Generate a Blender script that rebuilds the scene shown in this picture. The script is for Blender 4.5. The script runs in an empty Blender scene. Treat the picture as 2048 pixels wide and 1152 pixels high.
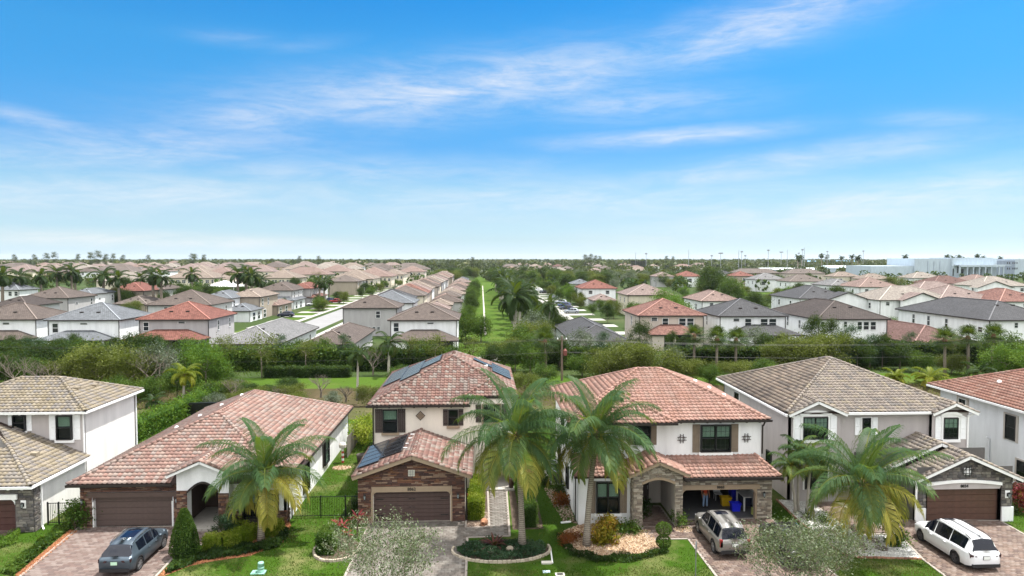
import bpy, math, random
import numpy as np
from mathutils import Vector, Matrix
random.seed(7); rng = np.random.default_rng(7)
PI = math.pi
S = bpy.context.scene
COL = S.collection

# ---------------------------------------------------------------- camera, world, sun, exposure
FOC, CAMH, PITCH, YAW = 1365.333, 17.0, math.atan(60/1365.333), math.radians(2.6)
cam = bpy.data.cameras.new('camera'); cam.lens = 24; cam.sensor_width = 36
cam.clip_start = .5; cam.clip_end = 20000
camo = bpy.data.objects.new('camera', cam); COL.objects.link(camo)
camo.location = (0, 0, CAMH); camo.rotation_euler = (PI/2-PITCH, 0, -YAW)
S.camera = camo
SUN_EL, SUN_AZ = math.radians(71), math.radians(70)      # azimuth from +Y towards +X
w = bpy.data.worlds.new('World'); S.world = w; w.use_nodes = True
def build_world():
    nt = w.node_tree; N = nt.nodes; L = nt.links; N.clear()
    out = N.new('ShaderNodeOutputWorld'); bg = N.new('ShaderNodeBackground'); bg.inputs[1].default_value = .15
    sky = N.new('ShaderNodeTexSky'); sky.sky_type = 'NISHITA'; sky.sun_disc = False
    sky.sun_elevation = SUN_EL; sky.sun_rotation = SUN_AZ; sky.altitude = 10
    sky.air_density = 1.0; sky.dust_density = .6; sky.ozone_density = 2.5
    tc = N.new('ShaderNodeTexCoord'); sep = N.new('ShaderNodeSeparateXYZ'); L.new(tc.outputs['Generated'], sep.inputs[0])
    def math_(op, a, b=None, c=None):
        n = N.new('ShaderNodeMath'); n.operation = op
        for i, x in enumerate((a, b, c)):
            if x is None: continue
            if isinstance(x, (int, float)): n.inputs[i].default_value = x
            else: L.new(x, n.inputs[i])
        return n.outputs[0]
    X, Y, Z = sep.outputs
    # deeper blue away from the horizon, as the photograph's sky has
    rp = N.new('ShaderNodeValToRGB'); e = rp.color_ramp.elements; e[0].position = 0; e[1].position = .75; e[1].color = (.17, .36, .58, 1)
    RS = [(0.003, (0.461, 0.609, 0.848)), (0.0117, (0.406, 0.544, 0.765)), (0.026, (0.351, 0.459, 0.615)), (0.056, (0.336, 0.42, 0.523)), (0.099, (0.264, 0.397, 0.478)), (0.156, (0.144, 0.343, 0.492)), (0.226, (0.11, 0.375, 0.52)), (0.279, (0.105, 0.40, 0.54)), (0.351, (0.06, 0.36, 0.545)), (0.45, (0.035, 0.22, 0.43))]
    e[0].color = (*RS[0][1], 1)
    for z_, c_ in RS:
        m = e.new(z_); m.color = (*[x*.87 for x in c_], 1)
    L.new(Z, rp.inputs[0])
    mul = N.new('ShaderNodeMix'); mul.data_type = 'RGBA'; mul.blend_type = 'MULTIPLY'; mul.inputs[0].default_value = 1
    L.new(sky.outputs[0], mul.inputs[6]); L.new(rp.outputs[0], mul.inputs[7])
    # cirrus: azimuth/elevation coordinates on the sky dome
    az = math_('ARCTAN2', X, Y); el = math_('ARCSINE', Z)
    cmb = N.new('ShaderNodeCombineXYZ'); L.new(az, cmb.inputs[0]); L.new(el, cmb.inputs[1])
    def mapped(rot, sx, sy, off=(0, 0)):
        mp = N.new('ShaderNodeMapping'); mp.vector_type = 'POINT'
        mp.inputs[1].default_value = (off[0], off[1], 0); mp.inputs[2].default_value = (0, 0, rot); mp.inputs[3].default_value = (sx, sy, 1)
        L.new(cmb.outputs[0], mp.inputs[0]); return mp.outputs[0]
    def noise(vec, sc, det, rough, dist=0.0):
        n = N.new('ShaderNodeTexNoise'); n.inputs['Scale'].default_value = sc; n.inputs['Detail'].default_value = det
        n.inputs['Roughness'].default_value = rough; n.inputs['Distortion'].default_value = dist
        L.new(vec, n.inputs['Vector']); return n.outputs[0]
    n1 = noise(mapped(-.25, 3.2, 15), 2.0, 9, .66, .9)
    n2 = noise(mapped(-.15, 7, 42, (3, 1)), 2.0, 7, .7, .5)
    n3 = noise(mapped(-.06, 1.6, 9, (5, 2)), 2.0, 6, .6, .5)
    def px(u, v): a = math.atan((u-1024)/FOC); return a+YAW, math.atan((516-v)/FOC*math.cos(a))
    blobs = []
    #   centre px, half length / half width in radians, tilt, strength
    for u, v, a, b, t, s in [(930, 180, .30, .045, .13, 1.0), (560, 232, .13, .03, .18, .75), (1110, 165, .13, .04, .06, .8), (1500, 62, .17, .036, .16, 1.0), (1420, 95, .10, .018, .06, .6),
                          (300, 300, .22, .035, .1, .7), (1330, 278, .15, .014, .03, .9), (1560, 330, .22, .022, .1, .75), (230, 385, .3, .03, .03, .8), (90, 245, .07, .012, -.12, .7), (500, 85, .07, .012, .05, .25), (620, 95, .06, .012, .15, .22), (1850, 240, .06, .012, -.1, .5),
                          (1800, 400, .35, .03, .12, .9), (1100, 400, .5, .035, .0, .6), (300, 480, .25, .012, -.02, .9), (700, 350, .3, .03, .02, .5), (1250, 210, .15, .03, .0, .6)]:
        ca, ce = px(u, v); dx = math_('SUBTRACT', az, ca); dy = math_('SUBTRACT', el, ce); b *= .85; c, sn = math.cos(t), math.sin(t)
        p = math_('MULTIPLY_ADD', dx, c/a, math_('MULTIPLY', dy, sn/a)); q = math_('MULTIPLY_ADD', dy, c/b, math_('MULTIPLY', dx, -sn/b))
        r2 = math_('MULTIPLY_ADD', p, p, math_('MULTIPLY', q, q))
        blobs.append(math_('MULTIPLY', math_('EXPONENT', math_('MULTIPLY', r2, -1.0)), s))
    tot = blobs[0]
    for b in blobs[1:]: tot = math_('MAXIMUM', tot, b)
    # unseen cirrus overhead and to the sides and rear, added as fill light
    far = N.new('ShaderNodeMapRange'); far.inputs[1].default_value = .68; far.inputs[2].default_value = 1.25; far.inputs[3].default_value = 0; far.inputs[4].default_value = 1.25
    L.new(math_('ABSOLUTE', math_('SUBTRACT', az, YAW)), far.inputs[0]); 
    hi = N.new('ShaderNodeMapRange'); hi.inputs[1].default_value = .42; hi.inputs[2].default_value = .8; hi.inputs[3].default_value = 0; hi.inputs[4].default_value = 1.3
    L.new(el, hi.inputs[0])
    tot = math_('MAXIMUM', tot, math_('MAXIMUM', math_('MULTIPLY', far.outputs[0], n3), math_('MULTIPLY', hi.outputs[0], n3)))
    tex = math_('ADD', math_('MULTIPLY', n1, .62), math_('MULTIPLY', n2, .38))
    cr = N.new('ShaderNodeMapRange'); cr.interpolation_type = 'SMOOTHSTEP'
    cr.inputs[1].default_value = .34; cr.inputs[2].default_value = .70
    L.new(tex, cr.inputs[0])
    dens = math_('MULTIPLY', tot, cr.outputs[0])
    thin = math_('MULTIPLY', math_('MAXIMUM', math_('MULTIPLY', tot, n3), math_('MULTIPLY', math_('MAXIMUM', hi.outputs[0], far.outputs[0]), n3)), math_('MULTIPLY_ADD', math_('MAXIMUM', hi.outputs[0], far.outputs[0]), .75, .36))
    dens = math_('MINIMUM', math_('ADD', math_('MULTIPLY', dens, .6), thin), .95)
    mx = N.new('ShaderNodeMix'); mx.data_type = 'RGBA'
    L.new(dens, mx.inputs[0]); L.new(mul.outputs[2], mx.inputs[6]); vm = N.new('ShaderNodeVectorMath'); vm.operation = 'SCALE'; vm.inputs[0].default_value = CLOUD[:3]; L.new(math_('MULTIPLY_ADD', hi.outputs[0], .75, math_('MULTIPLY_ADD', far.outputs[0], .75, 1.0)), vm.inputs['Scale']); L.new(vm.outputs[0], mx.inputs[7])  # the added unseen cloud is also brightened to lift the shaded walls
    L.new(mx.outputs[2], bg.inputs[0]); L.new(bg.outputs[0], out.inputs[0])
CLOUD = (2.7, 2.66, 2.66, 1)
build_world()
sun = bpy.data.lights.new('sun', 'SUN'); sun.energy = 3.6; sun.angle = math.radians(1.2); sun.color = (1, .965, .91)
suno = bpy.data.objects.new('sun', sun); COL.objects.link(suno)
SUNDIR = Vector((math.sin(SUN_AZ)*math.cos(SUN_EL), math.cos(SUN_AZ)*math.cos(SUN_EL), math.sin(SUN_EL)))
suno.rotation_euler = SUNDIR.to_track_quat('Z', 'Y').to_euler(); suno.location = (0, 30, 60)
vs = S.view_settings; vs.view_transform = 'Standard'; vs.look = 'None'; vs.gamma = 1; vs.use_curve_mapping = False; vs.exposure = 1.32
S.cycles.use_denoising = True; S.cycles.max_bounces = 6; S.cycles.diffuse_bounces = 3; S.cycles.glossy_bounces = 3
S.cycles.transmission_bounces = 4; S.cycles.transparent_max_bounces = 8; S.cycles.caustics_reflective = False; S.cycles.caustics_refractive = False

# ---------------------------------------------------------------- pixel <-> place
_cy, _sy, _cp, _sp = math.cos(YAW), math.sin(YAW), math.cos(PITCH), math.sin(PITCH)
CF = Vector((_sy*_cp, _cy*_cp, -_sp)); CR = Vector((_cy, -_sy, 0)); CU = CR.cross(CF); CO = Vector((0, 0, CAMH))
def ray(u, v): return CF+CR*((u-1024)/FOC)+CU*((576-v)/FOC)
def G(u, v, z=0.0):
    d = ray(u, v); return CO+d*((z-CAMH)/d.z)
def AT(u, v, y):
    d = ray(u, v); return CO+d*(y/d.y)
def GX(x, u, v):
    d = ray(u, v); return CO+d*(x/d.x)

# ---------------------------------------------------------------- materials
def lin(c):
    return tuple((x/12.92 if x <= .04045 else ((x+.055)/1.055)**2.4) for x in c)
def H(s): return lin(tuple(x/255 for x in s)) if isinstance(s, tuple) else lin(tuple(int(s[i:i+2], 16)/255 for i in (0, 2, 4)))
MATS = {}
class NT:
    def __init__(s, name):
        s.m = bpy.data.materials.new(name); s.m.use_nodes = True; s.nt = s.m.node_tree; s.N = s.nt.nodes; s.L = s.nt.links
        s.b = s.N['Principled BSDF']; s.out = s.N['Material Output']; MATS[name] = s.m
    def n(s, t, **k):
        x = s.N.new('ShaderNode'+t)
        for a, v in k.items(): setattr(x, a, v)
        return x
    def link(s, a, b): s.L.new(a, b)
    def coord(s, kind='Object', scale=(1, 1, 1), rot=(0, 0, 0)):
        tc = s.n('TexCoord'); mp = s.n('Mapping'); mp.inputs[3].default_value = scale; mp.inputs[2].default_value = rot
        s.link(tc.outputs[kind], mp.inputs[0]); return mp.outputs[0]
    def noise(s, sc, det=4, rough=.55, vec=None, dist=0):
        x = s.n('TexNoise'); x.inputs['Scale'].default_value = sc; x.inputs['Detail'].default_value = det; x.inputs['Roughness'].default_value = rough; x.inputs['Distortion'].default_value = dist
        if vec is not None: s.link(vec, x.inputs['Vector'])
        return x.outputs[0]
    def ramp(s, fac, stops, interp='LINEAR'):
        x = s.n('ValToRGB'); x.color_ramp.interpolation = interp; e = x.color_ramp.elements
        while len(e) > 1: e.remove(e[-1])
        e[0].position = stops[0][0]; e[0].color = (*stops[0][1], 1)
        for p, c in stops[1:]:
            q = e.new(p); q.color = (*c, 1)
        s.link(fac, x.inputs[0]); return x.outputs[0]
    def mix(s, fac, a, b, mode='MIX'):
        x = s.n('Mix', data_type='RGBA', blend_type=mode)
        for i, v in ((0, fac), (6, a), (7, b)):
            if isinstance(v, (int, float)): x.inputs[i].default_value = v
            elif isinstance(v, tuple): x.inputs[i].default_value = (*v[:3], 1)
            else: s.link(v, x.inputs[i])
        return x.outputs[2]
    def mrange(s, v, a, b, c=0, d=1):
        x = s.n('MapRange'); 
        for i, q in enumerate((a, b, c, d)): x.inputs[i+1].default_value = q
        s.link(v, x.inputs[0]); return x.outputs[0]
    def bump(s, h, strength=.3, dist=.02):
        x = s.n('Bump'); x.inputs['Strength'].default_value = strength; x.inputs['Distance'].default_value = dist
        s.link(h, x.inputs['Height']); s.link(x.outputs[0], s.b.inputs['Normal'])
    def col(s, c):
        if isinstance(c, tuple): s.b.inputs['Base Color'].default_value = (*c[:3], 1)
        else: s.link(c, s.b.inputs['Base Color'])
    def set(s, rough=None, metal=None, spec=None, coat=None):
        for k, v in (('Roughness', rough), ('Metallic', metal), ('Specular IOR Level', spec), ('Coat Weight', coat)):
            if v is not None: s.b.inputs[k].default_value = v
    def rnd(s, geo):
        if geo:
            a = s.n('Attribute', attribute_name='rnd'); return a.outputs['Fac']
        return s.n('ObjectInfo').outputs['Random']
def plain(name, c, rough=.6, metal=0, var=.12, sc=3.0, bump=0, spec=.4, coat=0):
    """painted / plain surface with slight wear so that nothing is perfectly even"""
    t = NT(name); v = t.coord()
    f = t.noise(sc, 5, .6, v)
    a = tuple(min(1, x*(1-var)) for x in c); b = tuple(min(1, x*(1+var)) for x in c)
    t.col(t.ramp(f, [(.3, a), (.7, b)])); t.set(rough, metal, spec, coat)
    if bump: t.bump(t.noise(sc*12, 3, .6, v), bump)
    return t.m
def stucco(name, c, dirt=.2):
    t = NT(name); v = t.coord()
    st = t.coord('Object', (1.3, 1.3, .22))
    f = t.noise(.9, 5, .6, st); g = t.noise(26, 4, .65, v)
    k = t.mix(t.mrange(f, .4, .75), tuple(c), tuple(x*(1-dirt) for x in c))
    k = t.mix(.12, k, t.ramp(g, [(.3, (.3, .3, .3)), (.7, (1, 1, 1))]), 'MULTIPLY')
    t.col(k); t.set(.9, 0, .2); t.bump(g, .35, .02); return t.m
def palette(name, stops, geo, rough=.75, grain=18, stain=None, interp='CONSTANT', bump=.25, spec=.3, streak=0):
    """colour picked per piece (tile, stone, paver), with grain and weather stains across pieces"""
    t = NT(name); v = t.coord('Object')
    k = t.ramp(t.rnd(geo), stops, interp)
    wn = t.n('NewGeometry'); g = t.noise(grain, 4, .6, wn.outputs['Position'])
    k = t.mix(.35, k, t.ramp(g, [(.25, (.45, .45, .45)), (.75, (1.2, 1.2, 1.2))]), 'MULTIPLY')
    if stain:
        col, amt, sc = stain
        f = t.noise(sc, 4, .6, wn.outputs['Position'])
        k = t.mix(t.mrange(f, .45, .72, 0, amt), k, tuple(col))
    if streak:
        mp = t.n('Mapping'); mp.inputs[3].default_value = (1.6, .28, .28); t.link(wn.outputs['Position'], mp.inputs[0]); sn = t.noise(1.0, 5, .65, mp.outputs[0], .4)
        k = t.mix(t.mrange(sn, .42, .72, 0, streak), k, t.mix(.75, k, (.10, .085, .075)))
    t.col(k); t.set(rough, 0, spec); t.bump(g, bump, .01); return t.m
def both(name, *a, **k):
    if name[:4] in ('roof', 'pave'): a = ([(p, tuple(x*.84 for x in c)) for p, c in a[0]],)
    return palette(name, a[0], False, **k), palette(name+'_joined', a[0], True, **k)
LEAFD = .48
def leafmat(name, cols, trans=.35, rough=.5, f=1.0):
    t = NT(name)
    stops = [(i/max(1, len(cols)-1), tuple(x*LEAFD*f for x in c)) for i, c in enumerate(cols)]
    a = t.n('Attribute', attribute_name='rnd')
    oi = t.n('ObjectInfo'); 
    ad = t.n('Math', operation='MULTIPLY_ADD'); t.link(oi.outputs['Random'], ad.inputs[0]); ad.inputs[1].default_value = .16; t.link(a.outputs['Fac'], ad.inputs[2])
    sb = t.n('Math', operation='SUBTRACT'); t.link(ad.outputs[0], sb.inputs[0]); sb.inputs[1].default_value = .08
    k = t.ramp(sb.outputs[0], stops)
    t.col(k); t.set(rough, 0, .12)
    tr = t.n('BsdfTranslucent'); t.link(t.mix(.5, k, (.22, .30, .02)), tr.inputs[0])
    mx = t.n('MixShader'); mx.inputs[0].default_value = trans
    t.link(t.b.outputs[0], mx.inputs[1]); t.link(tr.outputs[0], mx.inputs[2]); t.link(mx.outputs[0], t.out.inputs[0])
    return t.m
def glassmat(name, c=(.012, .018, .02), rough=.04, see=.25):
    t = NT(name); t.col(tuple(c)); t.set(rough, 0, .8)
    tr = t.n('BsdfTransparent'); tr.inputs[0].default_value = (.8, .88, .84, 1)
    mx = t.n('MixShader'); mx.inputs[0].default_value = see
    t.link(t.b.outputs[0], mx.inputs[1]); t.link(tr.outputs[0], mx.inputs[2]); t.link(mx.outputs[0], t.out.inputs[0]); return t.m

# ---------------------------------------------------------------- mesh building
class MB:
    def __init__(s): s.v = []; s.f = []; s.r = []; s.uv = {}
    def add(s, vs_, fs, r=0.0):
        o = len(s.v); s.v += [tuple(p) for p in vs_]
        for f in fs: s.f.append(tuple(i+o for i in f)); s.r.append(r)
    def poly(s, pts, r=0.0, uv=None):
        if uv: s.uv[len(s.f)] = uv
        s.add(pts, [tuple(range(len(pts)))], r)
    def box(s, x0, x1, y0, y1, z0, z1, r=0.0):
        s.add([(x0, y0, z0), (x1, y0, z0), (x1, y1, z0), (x0, y1, z0), (x0, y0, z1), (x1, y0, z1), (x1, y1, z1), (x0, y1, z1)],
              [(0, 3, 2, 1), (4, 5, 6, 7), (0, 1, 5, 4), (1, 2, 6, 5), (2, 3, 7, 6), (3, 0, 4, 7)], r)
    def bar(s, a, b, w_, h, r=0.0):
        """box beam from a to b; w_ across, h along the up side"""
        a = Vector(a); b = Vector(b); d = (b-a).normalized(); up = Vector((0, 0, 1)) if abs(d.z) < .95 else Vector((0, 1, 0))
        sd = d.cross(up).normalized(); up = sd.cross(d)
        P = [p+sd*(i*w_/2)+up*(j*h/2) for p in (a, b) for i, j in ((-1, -1), (1, -1), (1, 1), (-1, 1))]
        s.add(P, [(3, 2, 1, 0), (4, 5, 6, 7), (0, 1, 5, 4), (1, 2, 6, 5), (2, 3, 7, 6), (3, 0, 4, 7)], r)
    def tube(s, pts, rad, n=8, r=0.0, cap=True):
        pts = [Vector(p) for p in pts]; rad = rad if isinstance(rad, (list, tuple)) else [rad]*len(pts); V = []
        for i, p in enumerate(pts):
            d = (pts[min(i+1, len(pts)-1)]-pts[max(i-1, 0)]).normalized()
            up = Vector((0, 0, 1)) if abs(d.z) < .9 else Vector((0, 1, 0))
            a = d.cross(up).normalized(); b = a.cross(d)
            V += [p+(a*math.cos(2*PI*k/n)+b*math.sin(2*PI*k/n))*rad[i] for k in range(n)]
        F = [(i*n+k, i*n+(k+1) % n, (i+1)*n+(k+1) % n, (i+1)*n+k) for i in range(len(pts)-1) for k in range(n)]
        if cap: F += [tuple(range(n))[::-1], tuple((len(pts)-1)*n+k for k in range(n))]
        s.add(V, F, r)
    def lathe(s, prof, c=(0, 0, 0), n=16, axis='z', r=0.0):
        V = []
        for rad, h in prof:
            for k in range(n):
                a = 2*PI*k/n; p = (rad*math.cos(a), rad*math.sin(a), h)
                if axis == 'y': p = (p[0], p[2], p[1])
                if axis == 'x': p = (p[2], p[0], p[1])
                V.append((p[0]+c[0], p[1]+c[1], p[2]+c[2]))
        F = [(i*n+k, i*n+(k+1) % n, (i+1)*n+(k+1) % n, (i+1)*n+k) for i in range(len(prof)-1) for k in range(n)]
        s.add(V, F, r)
    def prism(s, outline, y0, y1, r=0.0):
        """outline in (x, z), extruded along y"""
        n = len(outline); V = [(x, y0, z) for x, z in outline]+[(x, y1, z) for x, z in outline]
        F = [tuple(range(n)), tuple(range(2*n-1, n-1, -1))]+[(i, i+n, (i+1) % n+n, (i+1) % n) for i in range(n)]
        s.add(V, F, r)
    def build(s, name, mat, parent=None, rnd=False, smooth=False, world=True):
        me = bpy.data.meshes.new(name); me.from_pydata(s.v, [], s.f); me.materials.append(mat)
        if rnd:
            a = me.attributes.new('rnd', 'FLOAT', 'FACE'); a.data.foreach_set('value', np.array(s.r, dtype=np.float32))
        if s.uv:
            ul = me.uv_layers.new(name='uv'); 
            for p in me.polygons:
                q = s.uv.get(p.index)
                if q:
                    for i, li in enumerate(p.loop_indices): ul.data[li].uv = q[i]
        if smooth: me.polygons.foreach_set('use_smooth', [True]*len(me.polygons))
        me.update(); return put(name, me, parent, world)
KIDS = {}
def put(name, me, parent=None, world=True, M=None):
    o = bpy.data.objects.new(name, me); COL.objects.link(o)
    if parent:
        o.parent = parent; KIDS.setdefault(parent.name, []).append(o)
        if world: o.matrix_parent_inverse = root_inv(parent)
    if M is not None: o.matrix_basis = M
    return o
def root_inv(p):
    M = Matrix.Identity(4)
    q = p
    chain = []
    while q: chain.append(q); q = q.parent
    for q in reversed(chain): M = M @ q.matrix_parent_inverse @ q.matrix_basis
    return M.inverted()
def quads_mesh(name, V, R=None):
    """V (n,4,3) array -> mesh of separate quads, R per-quad value"""
    n = len(V); k = V.shape[1]; me = bpy.data.meshes.new(name)
    me.vertices.add(n*k); me.vertices.foreach_set('co', np.ascontiguousarray(V, dtype=np.float32).ravel())
    me.loops.add(n*k); me.loops.foreach_set('vertex_index', np.arange(n*k, dtype=np.int32))
    me.polygons.add(n); me.polygons.foreach_set('loop_start', np.arange(0, n*k, k, dtype=np.int32))
    try: me.polygons.foreach_set('loop_total', np.full(n, k, dtype=np.int32))
    except Exception: pass
    if R is not None:
        a = me.attributes.new('rnd', 'FLOAT', 'FACE'); a.data.foreach_set('value', np.asarray(R, dtype=np.float32))
    me.update(calc_edges=True); return me
def tag(o, label, cat, group=None, kind=None):
    if label: o['label'] = label
    if cat: o['category'] = cat
    if group: o['group'] = group
    if kind: o['kind'] = kind
    return o
def thing(name, label, cat, loc=(0, 0, 0), rz=0, group=None, sc=1):
    o = bpy.data.objects.new(name, None); COL.objects.link(o); o.empty_display_size = .3
    o.location = loc; o.rotation_euler = (0, 0, rz); o.scale = (sc, sc, sc) if isinstance(sc, (int, float)) else sc
    bpy_matrix(o); return tag(o, label, cat, group)
def bpy_matrix(o):
    o.matrix_basis = Matrix.LocRotScale(Vector(o.location), o.rotation_euler, Vector(o.scale))
def structure(o): o['kind'] = 'structure'; return o
def stuff(o): o['kind'] = 'stuff'; return o
def copy_thing(root, loc, rz=0, sc=1, label=None, mats=None):
    c = root.copy(); COL.objects.link(c); c.location = loc; c.rotation_euler = (0, 0, rz); c.scale = (sc, sc, sc) if isinstance(sc, (int, float)) else sc
    if label: c['label'] = label
    def rec(a, b):
        for ch in KIDS.get(a.name, ()):
            d = ch.copy(); COL.objects.link(d); d.parent = b; KIDS.setdefault(b.name, []).append(d)
            if mats and ch.name.split('.')[0] in mats:
                d.material_slots[0].link = 'OBJECT'; d.material_slots[0].material = mats[ch.name.split('.')[0]]
            rec(ch, d)
    rec(root, c); return c
def inpoly(x, y, P):
    c = False; n = len(P); j = n-1
    for i in range(n):
        if (P[i][1] > y) != (P[j][1] > y) and x < (P[j][0]-P[i][0])*(y-P[i][1])/(P[j][1]-P[i][1])+P[i][0]: c = not c
        j = i
    return c
# ---------------------------------------------------------------- palettes
def st(*hx, f=1.0): return [(i/len(hx), tuple(x*f for x in H(h))) for i, h in enumerate(hx)]
T_H0 = both('roof_tile_buff', st('a29680', 'aca08a', '96908a', 'a69a84', 'aea290', '8e8880', '9c9078', 'aaa090', '9e968c', f=0.74), streak=.55)
T_H1 = both('roof_tile_rose', st('a07f74', 'a8887c', '94746a', 'ae968a', 'aa988e', 'a88478', '98827a', 'a4948c', 'a2867a', f=0.88), streak=.55)
T_H2 = both('roof_tile_red_grey', st('967268', 'a07c70', '8a6a62', 'a4948a', '9a766a', 'a89a90', '926c62', '9e8478', '886258', f=0.8), stain=(H('6e6460'), .4, .6), streak=.55)
T_H3 = both('roof_tile_terracotta', st('b0897a', 'b79082', 'aa8272', 'b48c7e', 'ba9788', 'ae8676', f=0.86), streak=.55)
T_H4 = both('roof_tile_grey_tan', st('a09488', 'a89e90', '968c84', 'aca092', '8a847e', 'a89c88', 'a2978c', '9c9288', f=0.8), streak=.55)
T_H4D = both('roof_tile_weathered', st('8a7e72', '948878', '7e746a', '9a8c7e', '706860', '908070', f=1.0), stain=(H('2e2a28'), .75, .22), streak=.55)
T_H5 = both('roof_tile_orange', st('b08474', 'b68c7c', 'a87a6a', 'b89484', 'ae8270', 'aa7e6e', f=0.8), streak=.55)
S_BROWN = both('stone_brown', st('5c4338', '6a4a3c', '4c3832', '74543f', '7e6858', '54403a', '60463c', '8a7462', '463632'), grain=14, bump=.6)
S_GREY = both('stone_grey', st('5c5a58', '6a6662', '4e4c4c', '747068', '625c58', '7e7a72', '56524e'), grain=14, bump=.6)
S_BEIGE = both('stone_beige', st('8f8678', '9c9486', '80786c', 'a8a092', '746c62', '8a7e70', 'b0a89a'), grain=14, bump=.6)
P_ROSE = both('paver_rose', st('8c7a72', '94827a', '857068', '9a8a82', '8e7870', '7e6c66', 'a09088', f=0.62), grain=30, stain=(H('5e524e'), .35, .35))
P_GREY = both('paver_grey', st('8c867e', '948e86', '847c74', '9a948c', '8a827a', '7c766e', f=0.62), grain=30, stain=(H('605a54'), .3, .4))
P_TAN = both('paver_tan', st('7e6a5e', '8a7468', '74625a', '8e7c70', '827064', '6a5850', '94847a', f=0.72), grain=30, stain=(H('4c423e'), .4, .35))
CREAM = stucco('stucco_cream', H('e4dccf')); WHITE = stucco('stucco_white', H('e9ebeb')); LGREY = stucco('stucco_grey', H('b4aeac'))
GREIGE = stucco('stucco_greige', H('b8b2aa')); WARMW = stucco('stucco_warm_white', H('e4e2de')); COOLW = stucco('stucco_cool_white', H('dfe2e5'))
TRIMW = plain('trim_white_paint', H('e8e9e8'), .5, var=.05); TRIMT = plain('trim_taupe_paint', H('94836e'), .6, var=.08); TRIMB = plain('trim_dark_bronze', H('2b2523'), .45, var=.15)
BRACKB = plain('brown_wood_paint', H('3a302c'), .6); SHUT_B = plain('shutter_dark_brown', H('3e3532'), .6); SHUT_T = plain('shutter_taupe', H('75695a'), .6); SHUT_W = plain('shutter_white', H('e8eaea'), .5, var=.04)
BLACKF = plain('black_window_frame', H('16171a'), .4); WHITEF = plain('white_window_frame', H('dadcdc'), .45, var=.04)
GLASS = glassmat('window_glass', see=.8); FARGLASS = plain('far_window_glass', (.02, .026, .03), .06, spec=.8, var=.3, sc=.4)
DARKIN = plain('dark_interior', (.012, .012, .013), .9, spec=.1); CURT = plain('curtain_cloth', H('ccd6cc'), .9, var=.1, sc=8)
DOOR_BR = plain('garage_door_brown', H('4a3b37'), .5, var=.14, sc=5); DOOR_MUD = plain('garage_door_umber', H('51443f'), .55, var=.12, sc=6)
UNDER = plain('roof_underlay', H('3a2c28'), .9, var=.2); METAL_B = plain('black_powder_coat', H('131415'), .4); GALV = plain('galvanised_metal', H('8a8e90'), .4, .6)
CONC = plain('concrete', H('a09c94'), .9, var=.1, bump=.2); CONCW = plain('pale_concrete', H('b9b5ac'), .9, var=.12, sc=1.2, bump=.2)

# ---------------------------------------------------------------- roof tiles
TW, TE, TL = .30, .34, .42                                   # cover width, exposure, length
TP = [(0, 0), (.10, .034), (.24, .058), (.38, .058), (.52, .034), (.64, .002), (.84, -.004), (1.03, .006)]
def tile_verts():
    V = []
    for t, z in TP: V.append((t*TW, 0, z+.046))
    for t, z in TP: V.append((t*TW, TL, z*.9+.004))
    for t, z in TP: V.append((t*TW, .006, z+.030))
    n = len(TP)
    F = [(i, i+1, n+i+1, n+i) for i in range(n-1)]+[(2*n+i, 2*n+i+1, i+1, i) for i in range(n-1)]
    return np.array(V), F
TV, TF = tile_verts()
_tm = {}
def tile_mesh(mat):
    if mat.name not in _tm:
        me = bpy.data.meshes.new('roof_tile'); me.from_pydata([tuple(v) for v in TV], [], TF); me.materials.append(mat)
        me.polygons.foreach_set('use_smooth', [i < len(TP)-1 for i in range(len(TF))]); me.update(); _tm[mat.name] = me
    return _tm[mat.name]
def cap_mesh(mat):
    k = 'cap'+mat.name
    if k not in _tm:
        mb = MB(); n = 7
        V = [(0, .135*math.cos(PI*i/(n-1)), .115*math.sin(PI*i/(n-1))+.02) for i in range(n)]+[(.42, .105*math.cos(PI*i/(n-1)), .09*math.sin(PI*i/(n-1))) for i in range(n)]
        V += [(.012, .10*math.cos(PI*i/(n-1)), .085*math.sin(PI*i/(n-1))+.01) for i in range(n)]
        F = [(i, i+1, n+i+1, n+i) for i in range(n-1)]+[(2*n+i, 2*n+i+1, i+1, i) for i in range(n-1)]
        me = bpy.data.meshes.new('ridge_tile'); me.from_pydata(V, [], F); me.materials.append(mat)
        me.polygons.foreach_set('use_smooth', [i < n-1 for i in range(len(F))]); me.update(); _tm[k] = me
    return _tm[k]
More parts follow.
